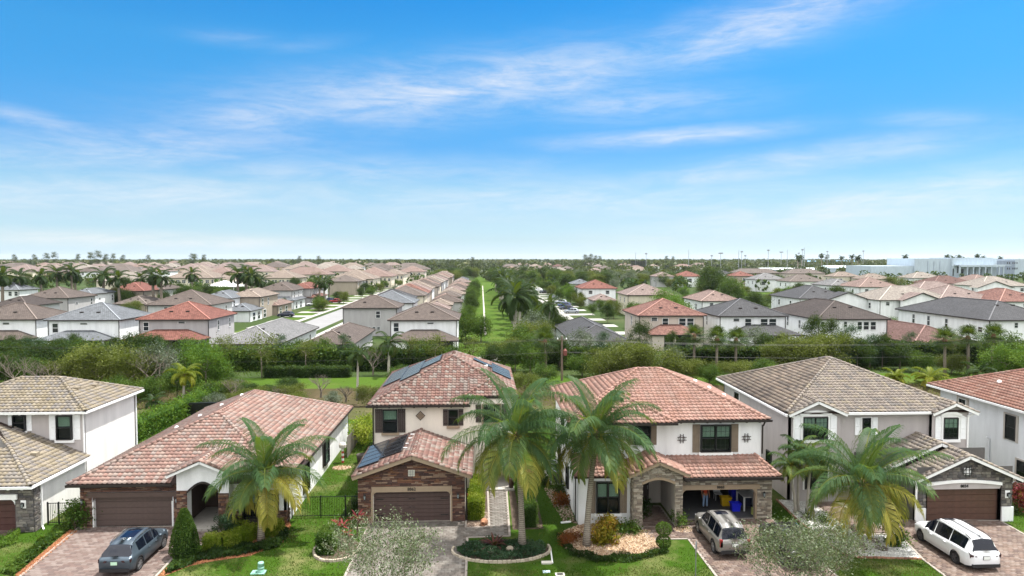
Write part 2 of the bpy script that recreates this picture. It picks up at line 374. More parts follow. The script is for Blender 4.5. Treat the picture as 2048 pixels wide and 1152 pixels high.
class Roof:
    """faces: convex polygons whose first two points are the eave, left to right seen from outside"""
    def __init__(s, root, house_mats, fascia, deck=UNDER):
        s.root = root; s.mats = house_mats; s.faces = []; s.caps = []; s.fascia = fascia; s.single = []; s.deck = deck; s.holes = []
    def face(s, pts, mats=None, tiles=True): s.faces.append(([Vector(p) for p in pts], mats or s.mats, tiles)); return s
    def cap(s, a, b): s.caps.append((Vector(a), Vector(b))); return s
    def hip(s, x0, x1, y0, y1, z, sl, mats=None, caps=True, only=None, left=None):
        """hip roof over a rectangle (eave edges); returns ridge ends"""
        hw = min(x1-x0, y1-y0)/2; zr = z+hw*sl
        if (x1-x0) <= (y1-y0): A, B = (( (x0+x1)/2, y0+hw, zr), ((x0+x1)/2, y1-hw, zr))
        else: A, B = ((x0+hw, (y0+y1)/2, zr), (x1-hw, (y0+y1)/2, zr))
        a, b, c, d = (x0, y0, z), (x1, y0, z), (x1, y1, z), (x0, y1, z); al = (x1-x0) <= (y1-y0)
        fs = {'f': [a, b, A] if al else [a, b, B, A], 'r': [b, c, B, A] if al else [b, c, B], 'b': [c, d, B] if al else [c, d, A, B], 'l': [d, a, A, B] if al else [d, a, A]}
        for k, p in fs.items():
            if only and k not in only: continue
            q = [p[0]]
            for x in p[1:]:
                if (Vector(x)-Vector(q[-1])).length > .02: q.append(x)
            s.face(q, left if (left and k == 'l') else mats)
        if caps:
            for p, q in ((a, A), (b, A if al else B), (c, B), (d, B if al else A), (A, B)):
                if (Vector(p)-Vector(q)).length > .5: s.cap(p, q)
        s.eaves = [(a, b), (b, c), (c, d), (d, a)]
        return A, B
    def gable(s, x0, x1, y0, y1, z, sl, mats=None, caps=True, rake=True):
        """gable with its ridge along y, front at y0; eaves at x0, x1"""
        xm = (x0+x1)/2; zr = z+(x1-x0)/2*sl
        s.face([(x0, y1, z), (x0, y0, z), (xm, y0, zr), (xm, y1, zr)], mats); s.face([(x1, y0, z), (x1, y1, z), (xm, y1, zr), (xm, y0, zr)], mats)
        if caps:
            s.cap((xm, y0, zr), (xm, y1, zr))
            if rake: s.cap((x0, y0, z), (xm, y0, zr+.03)); s.cap((x1, y0, z), (xm, y0, zr+.03))
        return (xm, y0, zr), (xm, y1, zr)
    def under(s, p, me_i):
        """is point p well below another roof face (or inside the house above)?"""
        for i, (P, m, t) in enumerate(s.faces):
            if i == me_i: continue
            if inpoly(p.x, p.y, P):
                n = (P[1]-P[0]).cross(P[2]-P[1]); 
                if abs(n.z) < 1e-6: continue
                z = P[0].z-((p.x-P[0].x)*n.x+(p.y-P[0].y)*n.y)/n.z
                if p.z+.015 < z < p.z+1.3: return True
        for (x0, x1, y0, y1, zt) in s.holes:
            if x0 < p.x < x1 and y0 < p.y < y1 and p.z < zt: return True
        return False
    def finish(s, limit=300, gutter=.11, fascia_edges=()):
        mb = MB()
        for P, m, t in s.faces:
            n = (P[1]-P[0]).cross(P[2]-P[1]).normalized()
            top = [p-n*.006 for p in P]; bot = [p-n*.12 for p in P]; k = len(P)
            mb.add(top+bot, [tuple(range(k)), tuple(range(2*k-1, k-1, -1))]+[(i, i+k, (i+1) % k+k, (i+1) % k) for i in range(k)])
        r = mb.build('roof', s.deck, s.root); s.obj = r
        cand = []; joined = {}
        for fi, (P, mats, t) in enumerate(s.faces):
            if not t: continue
            u = (P[1]-P[0]).normalized(); n = (P[1]-P[0]).cross(P[2]-P[1]).normalized(); v = n.cross(u)
            L = [((p-P[0]).dot(u), (p-P[0]).dot(v)) for p in P]
            vmax = max(q[1] for q in L); umin = min(q[0] for q in L); umax = max(q[0] for q in L)
            def span(vv):
                xs = []
                for i in range(len(L)):
                    (a, b), (c, d) = L[i], L[(i+1) % len(L)]
                    if (b-vv)*(d-vv) <= 0 and abs(d-b) > 1e-9: xs.append(a+(c-a)*(vv-b)/(d-b))
                return (min(xs), max(xs)) if len(xs) > 1 else None
            nm = [P[0]+u*0]
            for r_ in range(int(vmax/TE)+1):
                v0 = r_*TE-.03; off = 0
                sp = span(min(max(v0+.17, .001), vmax-.001))
                if not sp: continue
                c0 = int(math.floor((sp[0]-umin)/TW))-1; c1 = int(math.ceil((sp[1]-umin)/TW))+1
                for c in range(c0, c1):
                    u0 = umin+c*TW
                    if u0+TW < sp[0] or u0 > sp[1]: continue
                    cen = P[0]+u*(u0+TW/2)+v*(v0+TL/2)+n*.02
                    if not (sp[0] < u0+TW/2 < sp[1]) and not (u0 < sp[1] and u0+TW > sp[0]): continue
                    if s.under(cen, fi): continue
                    sa = span(min(max(v0+.01, .001), vmax-.001)); sb = span(min(max(v0+TL, .001), vmax-.001)) or sa
                    jit = random.uniform(-.004, .004)
                    full = sa and sa[0] <= u0 and u0+TW*1.03 <= sa[1] and sb[0] <= u0 and u0+TW*1.03 <= sb[1] and v0+TL < vmax+.05
                    if full:
                        M = Matrix((( u.x, v.x, n.x, 0), (u.y, v.y, n.y, 0), (u.z, v.z, n.z, 0), (0, 0, 0, 1)))
                        M.translation = P[0]+u*u0+v*v0+n*(.004+jit)
                        cand.append(((cen-CO).length/max(.15, n.dot((CO-cen).normalized())+.2), M, mats, (u, v, n, M.translation.copy())))
                    else:
                        W = []
                        for q in TV:
                            vv = min(max(v0+q[1], .001), vmax-.001); ss = span(vv) or sa
                            uu = min(max(u0+q[0], ss[0]), ss[1]); W.append(P[0]+u*uu+v*min(v0+q[1], vmax)+n*(q[2]+.004))
                        joined.setdefault(mats[1].name, (mats[1], []))[1].append(np.array([tuple(x) for x in W]))
        # tiles that face away or lie behind are last; the nearest are objects of their own
        cand.sort(key=lambda c: c[0])
        for d, M, mats, fr in cand[:limit]:
            o = put('roof_tile', tile_mesh(mats[0]), r, False, M)
        for d, M, mats, (u, v, n, o_) in cand[limit:]:
            B = np.array([tuple(u), tuple(v), tuple(n)]); joined.setdefault(mats[1].name, (mats[1], []))[1].append(TV@B+np.array(tuple(o_)))
        for k, (mat, arr) in joined.items():
            A = np.array(arr); nt, nv = A.shape[0], A.shape[1]
            F = np.array(TF); FF = (F[None]+(np.arange(nt)*nv)[:, None, None]).reshape(-1, 4)
            me = bpy.data.meshes.new('roof_tiling'); me.vertices.add(nt*nv); me.vertices.foreach_set('co', A.astype(np.float32).ravel())
            me.loops.add(FF.size); me.loops.foreach_set('vertex_index', FF.astype(np.int32).ravel())
            me.polygons.add(len(FF)); me.polygons.foreach_set('loop_start', np.arange(0, FF.size, 4, dtype=np.int32))
            a = me.attributes.new('rnd', 'FLOAT', 'FACE'); a.data.foreach_set('value', np.repeat(rng.random(nt), len(TF)).astype(np.float32))
            me.polygons.foreach_set('use_smooth', np.tile(np.array([i < len(TP)-1 for i in range(len(TF))]), nt)); me.materials.append(mat); me.update(calc_edges=True)
            o = put('roof_tiling', me, r, False); stuff(o)
        for a, b in s.caps:
            d = (b-a); L_ = d.length; d = d.normalized(); sd = Vector((0, 0, 1)).cross(d).normalized(); up = d.cross(sd)
            k = max(1, int(L_/.36))
            for i in range(k):
                p = a+d*(i*L_/k)+up*.03
                if s.under(p+up*.05, -1) : continue
                M = Matrix(((d.x, sd.x, up.x, p.x), (d.y, sd.y, up.y, p.y), (d.z, sd.z, up.z, p.z), (0, 0, 0, 1)))
                put('ridge_tile', cap_mesh(s.mats[0]), r, False, M)
        return r
def gutter(root, pts, mat, size=.12, name='gutter'):
    for a, b in zip(pts, pts[1:]):
        mb = MB(); a = Vector(a); b = Vector(b); d = (b-a).normalized()
        mb.bar(a+Vector((0, 0, -.09))-d*.06, b+Vector((0, 0, -.09))+d*.06, size, size); mb.bar(a+Vector((0, 0, -.02))-d*.07, b+Vector((0, 0, -.02))+d*.07, size+.03, .025)
        mb.build(name, mat, root)
def downspout(root, x, y, z0, z1, mat, dx=0, dy=-.0):
    mb = MB(); mb.bar((x, y, z0+.1), (x, y, z1), .09, .07); mb.bar((x, y, z0+.12), (x+dx, y-.35, z0+.03), .09, .07); mb.bar((x, y, z1), (x, y-.3, z1+.18), .09, .07)
    return mb.build('downspout', mat, root)
def brackets(root, x0, x1, y, z, mat, step=.9):
    n = max(1, int((x1-x0)/step))
    mb = MB(); mb.box(-.06, .06, -.34, 0, -.07, .07)
    me = None
    for i in range(n+1):
        x = x0+(x1-x0)*i/n
        if me is None: o = mb.build('eave_bracket', mat, root, world=False); me = o.data; o.matrix_parent_inverse = root_inv(root); o.matrix_basis = Matrix.Translation((x, y, z))
        else:
            o = put('eave_bracket', me, root); o.matrix_basis = Matrix.Translation((x, y, z))

# ---------------------------------------------------------------- walls and openings
def wall_y(mb, y, x0, x1, z0, z1, th=.2, holes=()):
    """wall in a plane of constant y, front at y; rectangular holes (x0, x1, z0, z1)"""
    xs = sorted({x0, x1, *[h[0] for h in holes], *[h[1] for h in holes]}); zs = sorted({z0, z1, *[h[2] for h in holes], *[h[3] for h in holes]})
    xs = [x for x in xs if x0 <= x <= x1]; zs = [z for z in zs if z0 <= z <= z1]
    for a, b in zip(xs, xs[1:]):
        for c, d in zip(zs, zs[1:]):
            mx, mz = (a+b)/2, (c+d)/2
            if any(h[0] < mx < h[1] and h[2] < mz < h[3] for h in holes): continue
            mb.poly([(a, y, c), (b, y, c), (b, y, d), (a, y, d)]); mb.poly([(b, y+th, c), (a, y+th, c), (a, y+th, d), (b, y+th, d)])
    for h in holes:
        a, b, c, d = h
        mb.poly([(a, y, c), (a, y, d), (a, y+th, d), (a, y+th, c)]); mb.poly([(b, y, d), (b, y, c), (b, y+th, c), (b, y+th, d)])
        mb.poly([(a, y, d), (b, y, d), (b, y+th, d), (a, y+th, d)]); mb.poly([(b, y, c), (a, y, c), (a, y+th, c), (b, y+th, c)])
FACE = {'front': 0, 'right': PI/2, 'left': -PI/2, 'back': PI}
def local_M(p, face): return Matrix.Translation(Vector(p)) @ Matrix.Rotation(FACE[face], 4, 'Z')
def lpart(mb, name, mat, parent, M, **k):
    """a part modelled about the origin (x across, -y outward, z up), set in place by M in world terms"""
    o = mb.build(name, mat, parent, world=False, **k); o.matrix_parent_inverse = root_inv(parent); o.matrix_basis = M; return o
def window(root, p, face, w_, h, frame=BLACKF, sashes=1, shutters=None, sill=None, surround=None, curtain=None, grid=False, arch=False, depth=.11, shut_w=.42, mull=.06, far=False, arch_sh=False):
    """p = middle of the sill line on the wall plane"""
    M = local_M(p, face); mb = MB(); d = depth; t = mull
    mb.box(-w_/2, -w_/2+t, -d, -.002, 0, h); mb.box(w_/2-t, w_/2, -d, -.002, 0, h); mb.box(-w_/2+t, w_/2-t, -d, -.002, 0, t); mb.box(-w_/2+t, w_/2-t, -d, -.002, h-t, h)
    n = sashes
    for i in range(1, n): x = -w_/2+w_*i/n; mb.box(x-t/2, x+t/2, -d+.01, -.003, t, h-t)
    for i in range(n):
        a = -w_/2+w_*i/n+t*.7; b = -w_/2+w_*(i+1)/n-t*.7; mb.box(a, b, -d+.025, -.004, h*.5-.03, h*.5+.03)
        if grid:
            for k in (1, 2): x = a+(b-a)*k/3; mb.box(x-.008, x+.008, -.078, -.06, t, h-t)
            for q in (.25, .75): mb.box(a, b, -.079, -.061, h*q-.008, h*q+.008)
    f = lpart(mb, 'window', frame, root, M)
    for i in range(n):
        for j in (0, 1):
            a = -w_/2+w_*i/n+t*.5; b = -w_/2+w_*(i+1)/n-t*.5; g = MB(); z0 = t*.5 if j == 0 else h*.5; z1 = h*.5 if j == 0 else h-t*.5
            y = -.055 if j == 0 else -.07
            g.box(a, b, y-.006, y, z0+.01, z1-.01); sub(g, 'pane', GLASS if not far else FARGLASS, f)
    if not far:
        b_ = MB(); b_.box(-w_/2+.01, w_/2-.01, -.008, -.0035, .01, h-.01); sub(b_, 'dark_room_sheet', DARKIN, f)  # near-black sheet over the solid wall, painted dark for the unlit room
        if curtain:
            c0, c1, cm = curtain; cu = MB(); k = 18
            for i in range(n):
                a = -w_/2+w_*i/n+t; b = -w_/2+w_*(i+1)/n-t
                V = []; 
                for j in range(k+1): x = a+(b-a)*j/k; y = -.024+.008*math.sin(j*2.4); V += [(x, y, h*c0+t), (x, y, h*c1-t)]
                cu.add(V, [(2*j, 2*j+2, 2*j+3, 2*j+1) for j in range(k)])
            sub(cu, 'curtain', cm, f)
    if surround:
        m, sw = surround; s_ = MB(); s_.box(-w_/2-sw, -w_/2-.002, -.05, -.001, -sw*.4, h+sw*.5); s_.box(w_/2+.002, w_/2+sw, -.05, -.001, -sw*.4, h+sw*.5)
        if arch:
            k = 10; top = [(-w_/2-sw*1.6+(w_+3.2*sw)*i/k, h+sw*.55+.2*math.sin(PI*i/k)) for i in range(k+1)]
            for i in range(k): s_.prism([(top[i][0], top[i][1]), (top[i+1][0], top[i+1][1]), (top[i+1][0], top[i+1][1]+.2), (top[i][0], top[i][1]+.2)], -.12, -.001)
            V = top+[(w_/2+sw, h+sw*.3), (-w_/2-sw, h+sw*.3)]; s_.prism(V, -.03, -.0015)
        else: s_.box(-w_/2, w_/2, -.05, -.001, h+.002, h+sw*.5)
        sub(s_, 'surround', m, f)
    if sill:
        m = sill; s_ = MB(); s_.box(-w_/2-.12, w_/2+.12, -.17, -.001, -.2, -.003); sub(s_, 'sill', m, f)
    if shutters:
        m, kind = shutters
        gap = .03+(surround[1] if surround else 0)
        for sgn in (-1, 1):
            s_ = MB(); x0 = w_/2+gap if sgn > 0 else -w_/2-gap-shut_w; x1 = x0+shut_w
            if kind == 'plank':
                for i in range(4): s_.box(x0+shut_w*i/4+.006, x0+shut_w*(i+1)/4-.006, -.05, -.001, -.02, h+.02)
                for q in (.12, .88): s_.box(x0+.01, x1-.01, -.068, -.05, h*q-.05, h*q+.05)
            else:
                zt = h+.02
                s_.box(x0, x0+.055, -.05, -.001, -.02, zt); s_.box(x1-.055, x1, -.05, -.001, -.02, zt)
                for q in (-.02, h*.48, zt-.07): s_.box(x0+.055, x1-.055, -.05, -.001, q, q+.07)
                nn = int(h/.09)
                for i in range(nn):
                    z = .06+(h-.1)*i/nn; s_.add([(x0+.055, -.045, z), (x1-.055, -.045, z), (x1-.055, -.012, z+.06), (x0+.055, -.012, z+.06)], [(0, 1, 2, 3)])
                s_.box(x0+.05, x1-.05, -.012, -.001, -.01, zt-.01)
                if arch_sh:
                    k = 6; o_ = [(x0, zt), (x1, zt)]; hi = .16
                    pts = [(x0+shut_w*i/k, zt+hi*(math.sin(PI/2*i/k) if sgn < 0 else math.cos(PI/2*i/k))) for i in range(k+1)]
                    s_.prism([(x0, zt)]+[(x1, zt)]+pts[::-1], -.05, -.001)
            sub(s_, 'shutter', m, f)
    return f
def sub(mb, name, mat, parent, **k): return mb.build(name, mat, parent, world=False, **k)

def garage_door(root, x0, x1, y, z1, mat, style='plank', z0=.01):
    w_ = x1-x0; mb = MB(); mb.box(x0, x1, y+.05, y+.09, z0, z1)
    d = mb.build('garage_door', mat, root); rows = 8 if style == 'plank' else 5; hh = (z1-z0)/rows; me = None
    for i in range(rows):
        z = z0+hh*i
        if me is None:
            p = MB(); p.add([(0, .05, .006), (w_, .05, .006), (w_, .05, hh-.006), (0, .05, hh-.006), (0, .018, .022), (w_, .018, .022), (w_, .018, hh-.022), (0, .018, hh-.022)], [(0, 1, 5, 4), (1, 2, 6, 5), (2, 3, 7, 6), (3, 0, 4, 7), (4, 5, 6, 7)])
            o = p.build('panel', mat, d, world=False); me = o.data
        else: o = put('panel', me, d, False)
        o.matrix_basis = Matrix.Translation((x0, y, z))
    if style == 'plank':
        for z in (z0+hh*1.5, z0+hh*5.6):
            for xx, sg in ((x0+.12, 1), (x1-.12, -1)):
                h = MB(); h.box(min(xx, xx+sg*.5), max(xx, xx+sg*.5), y-.002, y+.016, z-.03, z+.03); sub(h, 'strap_hinge', METAL_B, d)
        for xx in ((x0+x1)/2-.13, (x0+x1)/2+.13):
            h = MB(); h.box(xx-.07, xx+.07, y-.012, y+.016, z0+hh*3.5-.02, z0+hh*3.5+.02); sub(h, 'handle', METAL_B, d)
            h = MB(); h.box(xx-.09, xx+.09, y-.006, y+.016, z0+hh*5.6-.03, z0+hh*5.6+.03); sub(h, 'strap_hinge', METAL_B, d)
    return d
_sm = {}
def stone_mesh(mat):
    if mat.name not in _sm:
        mb = MB(); r = random.Random(3)
        V = [(-.5, 0, -.5), (.5, 0, -.5), (.5, 0, .5), (-.5, 0, .5), (-.5, -.7, -.48), (.5, -.65, -.5), (.49, -.75, .5), (-.5, -.6, .47), (-.42, -1, -.36), (.40, -.92, -.40), (.43, -1, .34), (-.40, -.95, .40), (0, -1.05, .02)]
        F = [(0, 1, 5, 4), (1, 2, 6, 5), (2, 3, 7, 6), (3, 0, 4, 7), (4, 5, 9, 8), (5, 6, 10, 9), (6, 7, 11, 10), (7, 4, 8, 11), (8, 9, 12), (9, 10, 12), (10, 11, 12), (11, 8, 12)]
        me = bpy.data.meshes.new('stone'); me.from_pydata(V, [], F); me.materials.append(mat); me.update(); _sm[mat.name] = (me, np.array(V), F)
    return _sm[mat.name]
def veneer(root, p, face, w_, h, mats, holes=(), top=None, sh=(.07, .15), sw=(.18, .5), limit=150, seed=1, clip_top=True):
    """ledge stones laid in courses on a wall face; p = left foot of the face seen from outside; top(x) = height of the face at x"""
    r = random.Random(seed); M = local_M(p, face); bed = MB()
    prt = None; stones = []; z = .0
    while z < h-.03:
        hh = min(r.uniform(*sh), h-z); x = -r.uniform(0, .2)
        while x < w_:
            ww = r.uniform(*sw); a, b = max(0, x), min(w_, x+ww); x += ww
            segs = [(a, b)]
            for (h0, h1, k0, k1) in holes:
                if z+hh > k0+.02 and z < k1-.02:
                    ns = []
                    for (s0, s1) in segs:
                        if s1 <= h0 or s0 >= h1: ns.append((s0, s1))
                        else:
                            if s0 < h0: ns.append((s0, h0))
                            if s1 > h1: ns.append((h1, s1))
                    segs = ns
            for (s0, s1) in segs:
                if s1-s0 < .05: continue
                tt = min(top(s0), top(s1)) if top else h
                if z+.03 > tt: continue
                stones.append((s0, s1, z, min(z+hh, tt), r.uniform(.035, .075)))
        z += hh
    bm_ = MB()
    pts = None
    # mortar bed behind the stones
    nb = max(2, int(w_/.25)); xs = sorted({0, w_, *[q for hl in holes for q in hl[:2] if 0 < q < w_], *[w_*i/nb for i in range(nb+1)]}); zs = sorted({0, *[q for hl in holes for q in hl[2:] if 0 < q < h]})
    for a, b in zip(xs, xs[1:]):
        for i, c in enumerate(zs):
            last = i == len(zs)-1
            da = zs[i+1] if not last else (top(a) if top else h); db = zs[i+1] if not last else (top(b) if top else h)
            mx, mz = (a+b)/2, (c+min(da, db))/2
            if any(q[0] < mx < q[1] and q[2] < mz < q[3] for q in holes): continue
            bm_.poly([(a, -.012, c), (b, -.012, c), (b, -.012, max(db, c+.001)), (a, -.012, max(da, c+.001))])
    ven = lpart(bm_, 'stone_veneer', mats[1], root, M, rnd=True)
    r.shuffle(stones) if False else None
    big = sorted(stones, key=lambda q: -(q[1]-q[0])*(q[3]-q[2]))
    me, V, F = stone_mesh(mats[0])
    for (a, b, c, d, dep) in big[:limit]:
        o = put('stone', me, ven, False, Matrix.LocRotScale(Vector(((a+b)/2, -.012, (c+d)/2)), None, Vector((b-a-.012, dep, d-c-.012))))
    if len(big) > limit:
        mb = MB()
        for (a, b, c, d, dep) in big[limit:]:
            mb.add([((a+b)/2+q[0]*(b-a-.012), -.012+q[1]*dep, (c+d)/2+q[2]*(d-c-.012)) for q in V], F, r.random())
        stuff(sub(mb, 'stonework', mats[1], ven, rnd=True))
    return ven
FONT = None
def number(root, text, x, y, z, size, mat=METAL_B):
    cu = bpy.data.curves.new('house_number', 'FONT'); cu.body = text; cu.size = size; cu.extrude = .012; cu.align_x = 'CENTER'; cu.align_y = 'CENTER'; cu.offset = .004
    t = bpy.data.objects.new('tmp_text', cu); COL.objects.link(t); dg = bpy.context.evaluated_depsgraph_get(); me = bpy.data.meshes.new_from_object(t.evaluated_get(dg))
    bpy.data.objects.remove(t); me.materials.clear(); me.materials.append(mat); me.name = 'house_number'
    o = put('house_number', me, root); o.matrix_basis = Matrix.Translation((x, y, z)) @ Matrix.Rotation(PI/2, 4, 'X'); return o
def lantern(root, x, y, z, back=None):
    M = local_M((x, y, z), 'front'); mb = MB(); mb.box(-.05, .05, -.03, 0, -.12, .12); mb.bar((0, -.02, .1), (0, -.16, .2), .03, .03)
    o = lpart(mb, 'wall_lantern', METAL_B, root, M)
    l = MB(); l.lathe([(.02, .2), (.09, .12), (.085, .1)], (0, -.16, 0), 6); l.lathe([(.05, -.14), (.06, -.15), (.02, -.2)], (0, -.16, 0), 6)
    for k in range(6): a = 2*PI*k/6; l.bar((.075*math.cos(a), -.16+.075*math.sin(a), .1), (.05*math.cos(a), -.16+.05*math.sin(a), -.14), .012, .012)
    sub(l, 'lantern_cage', METAL_B, o); g = MB(); g.lathe([(.045, -.13), (.068, .1)], (0, -.16, 0), 6); sub(g, 'lantern_glass', LAMPGL, o)
    if back:
        b = MB(); b.box(-.16, .16, -.006, .0, -.22, .28); sub(b, 'mount_block', back, o)
LAMPGL = plain('lantern_glass', H('9aa4a4'), .15, spec=.6)
def medallion(root, x, y, z, r_, mat, edge):
    k = 24; mb = MB(); 
    def pt(a, q): 
        c, s_ = math.cos(a), math.sin(a); e = abs(c)**.9+abs(s_)**.9; return (x+q*c/e**.9, z+q*s_/e**.9)
    mb.prism([pt(2*PI*i/k, r_) for i in range(k)], y-.05, y-.001); o = mb.build('wall_medallion', edge, root)
    m2 = MB(); m2.prism([pt(2*PI*i/k, r_*.82) for i in range(k)], y-.062, y-.0505); m2.build('grille_panel', mat, o)
    for i in range(-2, 3):
        q = MB(); q.bar((x+i*r_*.24, y-.07, z-r_*.5), (x+i*r_*.24, y-.07, z+r_*.5), .02, .02); q.build('grille_bar', edge, o)
def iron_grid(root, x, y, z, s_, mat, t=.035):
    mb = MB(); mb.bar((x-s_*.16, y-.05, z-s_*.5), (x-s_*.16, y-.05, z+s_*.5), t, t); o = mb.build('wrought_iron_ornament', mat, root)
    for a, b in (((x+s_*.16, y-.05, z-s_*.5), (x+s_*.16, y-.05, z+s_*.5)), ((x-s_*.5, y-.075, z-s_*.16), (x+s_*.5, y-.075, z-s_*.16)), ((x-s_*.5, y-.075, z+s_*.16), (x+s_*.5, y-.075, z+s_*.16))):
        q = MB(); q.bar(a, b, t, t); q.build('iron_bar', mat, o)
    q = MB(); k = 20; rr = s_*.33
    q.tube([(x+rr*math.cos(2*PI*i/k), y-.06, z+rr*math.sin(2*PI*i/k)) for i in range(k+1)], t*.4, 5, cap=False); q.build('iron_ring', mat, o)
def roof_vents(root, pts, mat):
    for p in pts:
        mb = MB(); n = 10; p = Vector(p)
        mb.lathe([(.17, -.1), (.17, .06), (.15, .14), (.08, .2), (.001, .22)], tuple(p), n); mb.build('roof_vent', mat, root, smooth=True)
# ---------------------------------------------------------------- ground
def grassmat(name, a, b, dry, amt=.5, sc=.35, bumps=.8):
    t = NT(name); p = t.n('NewGeometry').outputs['Position']
    f = t.noise(sc, 6, .6, p); g = t.noise(9, 5, .7, p); h = t.noise(.12, 3, .5, p)
    a = tuple(x*.88 for x in a); b = tuple(x*.88 for x in b); k = t.mix(t.mrange(g, .3, .7), a, b); k = t.mix(t.mrange(f, .50, .72, 0, amt), k, tuple(dry)); k = t.mix(t.mrange(h, .35, .7, 0, .35), k, tuple(x*.75 for x in a))
    t.col(k); t.set(.95, 0, .1); t.bump(g, bumps, .05); return t.m
LAWN = grassmat('lawn_grass', (.026, .064, .003), (.044, .092, .007), (.17, .155, .07), .75)
ROUGH = grassmat('rough_dry_grass', (.05, .058, .02), (.085, .082, .034), (.14, .115, .06), .8, .2)
BANK = grassmat('bank_grass', (.042, .088, .006), (.066, .115, .012), (.12, .12, .04), .5, .15)
SUBG = grassmat('suburb_ground', (.03, .055, .013), (.05, .075, .022), (.12, .11, .065), .5, .03)
FARG = grassmat('far_scrub_ground', (.03, .045, .018), (.045, .06, .026), (.10, .085, .055), .4, .008)
DITCH = grassmat('ditch_earth', (.045, .042, .016), (.075, .062, .03), (.10, .07, .045), .9, .3)
prof = [(-300, 0, LAWN), (30, 0, LAWN), (72, 0, ROUGH), (78, -.1, DITCH), (82, -.75, DITCH), (86.5, -.8, DITCH), (89.6, -.05, BANK), (91, .1, BANK), (97, .12, SUBG), (100, 0, SUBG), (150, 0, SUBG), (400, 0, SUBG), (700, 0, FARG), (1500, 0, FARG), (9000, 0, FARG)]
me = bpy.data.meshes.new('ground'); gx = [-9000, -700, -120, -60, 0, 60, 120, 700, 9000]
me.from_pydata([(x, y, z) for y, z, m in prof for x in gx], [], [(j*9+i, j*9+i+1, (j+1)*9+i+1, (j+1)*9+i) for j in range(len(prof)-1) for i in range(8)])
gm = [LAWN, ROUGH, DITCH, BANK, SUBG, FARG]
for m in gm: me.materials.append(m)
me.polygons.foreach_set('material_index', [gm.index(prof[j][2]) for j in range(len(prof)-1) for i in range(8)]); me.update()
structure(put('ground', me))
def sheet(name, pts, z, mat, kind='structure', parent=None):
    mb = MB(); mb.poly([(p[0], p[1], z) for p in pts]); o = mb.build(name, mat, parent)
    if kind: o['kind'] = kind
    return o
MULCH_O = plain('orange_mulch', H('8a5a3c'), .95, var=.4, sc=6, bump=.6); MULCH_T = plain('tan_wood_chips', H('ab9478'), .95, var=.35, sc=7, bump=.6); SOIL = plain('dark_soil', H('4a3e33'), .95, var=.3, sc=4, bump=.5)
ROAD = plain('asphalt', (.06, .06, .062), .9, var=.2, sc=.8, bump=.3); FARROAD = plain('sun_bleached_road', (.19, .19, .19), .9, var=.1, sc=.3); WALK = plain('concrete_walk', (.30, .29, .27), .9, var=.1, sc=.5)
structure(sheet('street', [(-300, 14), (300, 14), (300, 24), (-300, 24)], .004, ROAD)); structure(sheet('sidewalk', [(-300, 29.5), (300, 29.5), (300, 31), (-300, 31)], .006, CONC))
kb = MB(); kb.box(-300, 300, 24, 24.3, -.02, .12); structure(kb.build('kerb', CONC))

# pavers -----------------------------------------------------------
def paver_mesh(mat):
    k = 'paver'+mat.name
    if k not in _sm:
        V = [(0, 0, 0), (1, 0, 0), (1, 1, 0), (0, 1, 0), (0, 0, .022), (1, 0, .022), (1, 1, .022), (0, 1, .022), (.03, .05, .03), (.97, .05, .03), (.97, .95, .03), (.03, .95, .03)]
        F = [(0, 1, 5, 4), (1, 2, 6, 5), (2, 3, 7, 6), (3, 0, 4, 7), (4, 5, 9, 8), (5, 6, 10, 9), (6, 7, 11, 10), (7, 4, 8, 11), (8, 9, 10, 11)]
        me = bpy.data.meshes.new('paver'); me.from_pydata(V, [], F); me.materials.append(mat); me.update(); _sm[k] = (me, np.array(V), F)
    return _sm[k]
JOINT = plain('paver_joint_sand', H('5a524a'), .95, var=.2, sc=3)
BORD = plain('paver_border_concrete', H('8e867e'), .9, var=.15, sc=3)
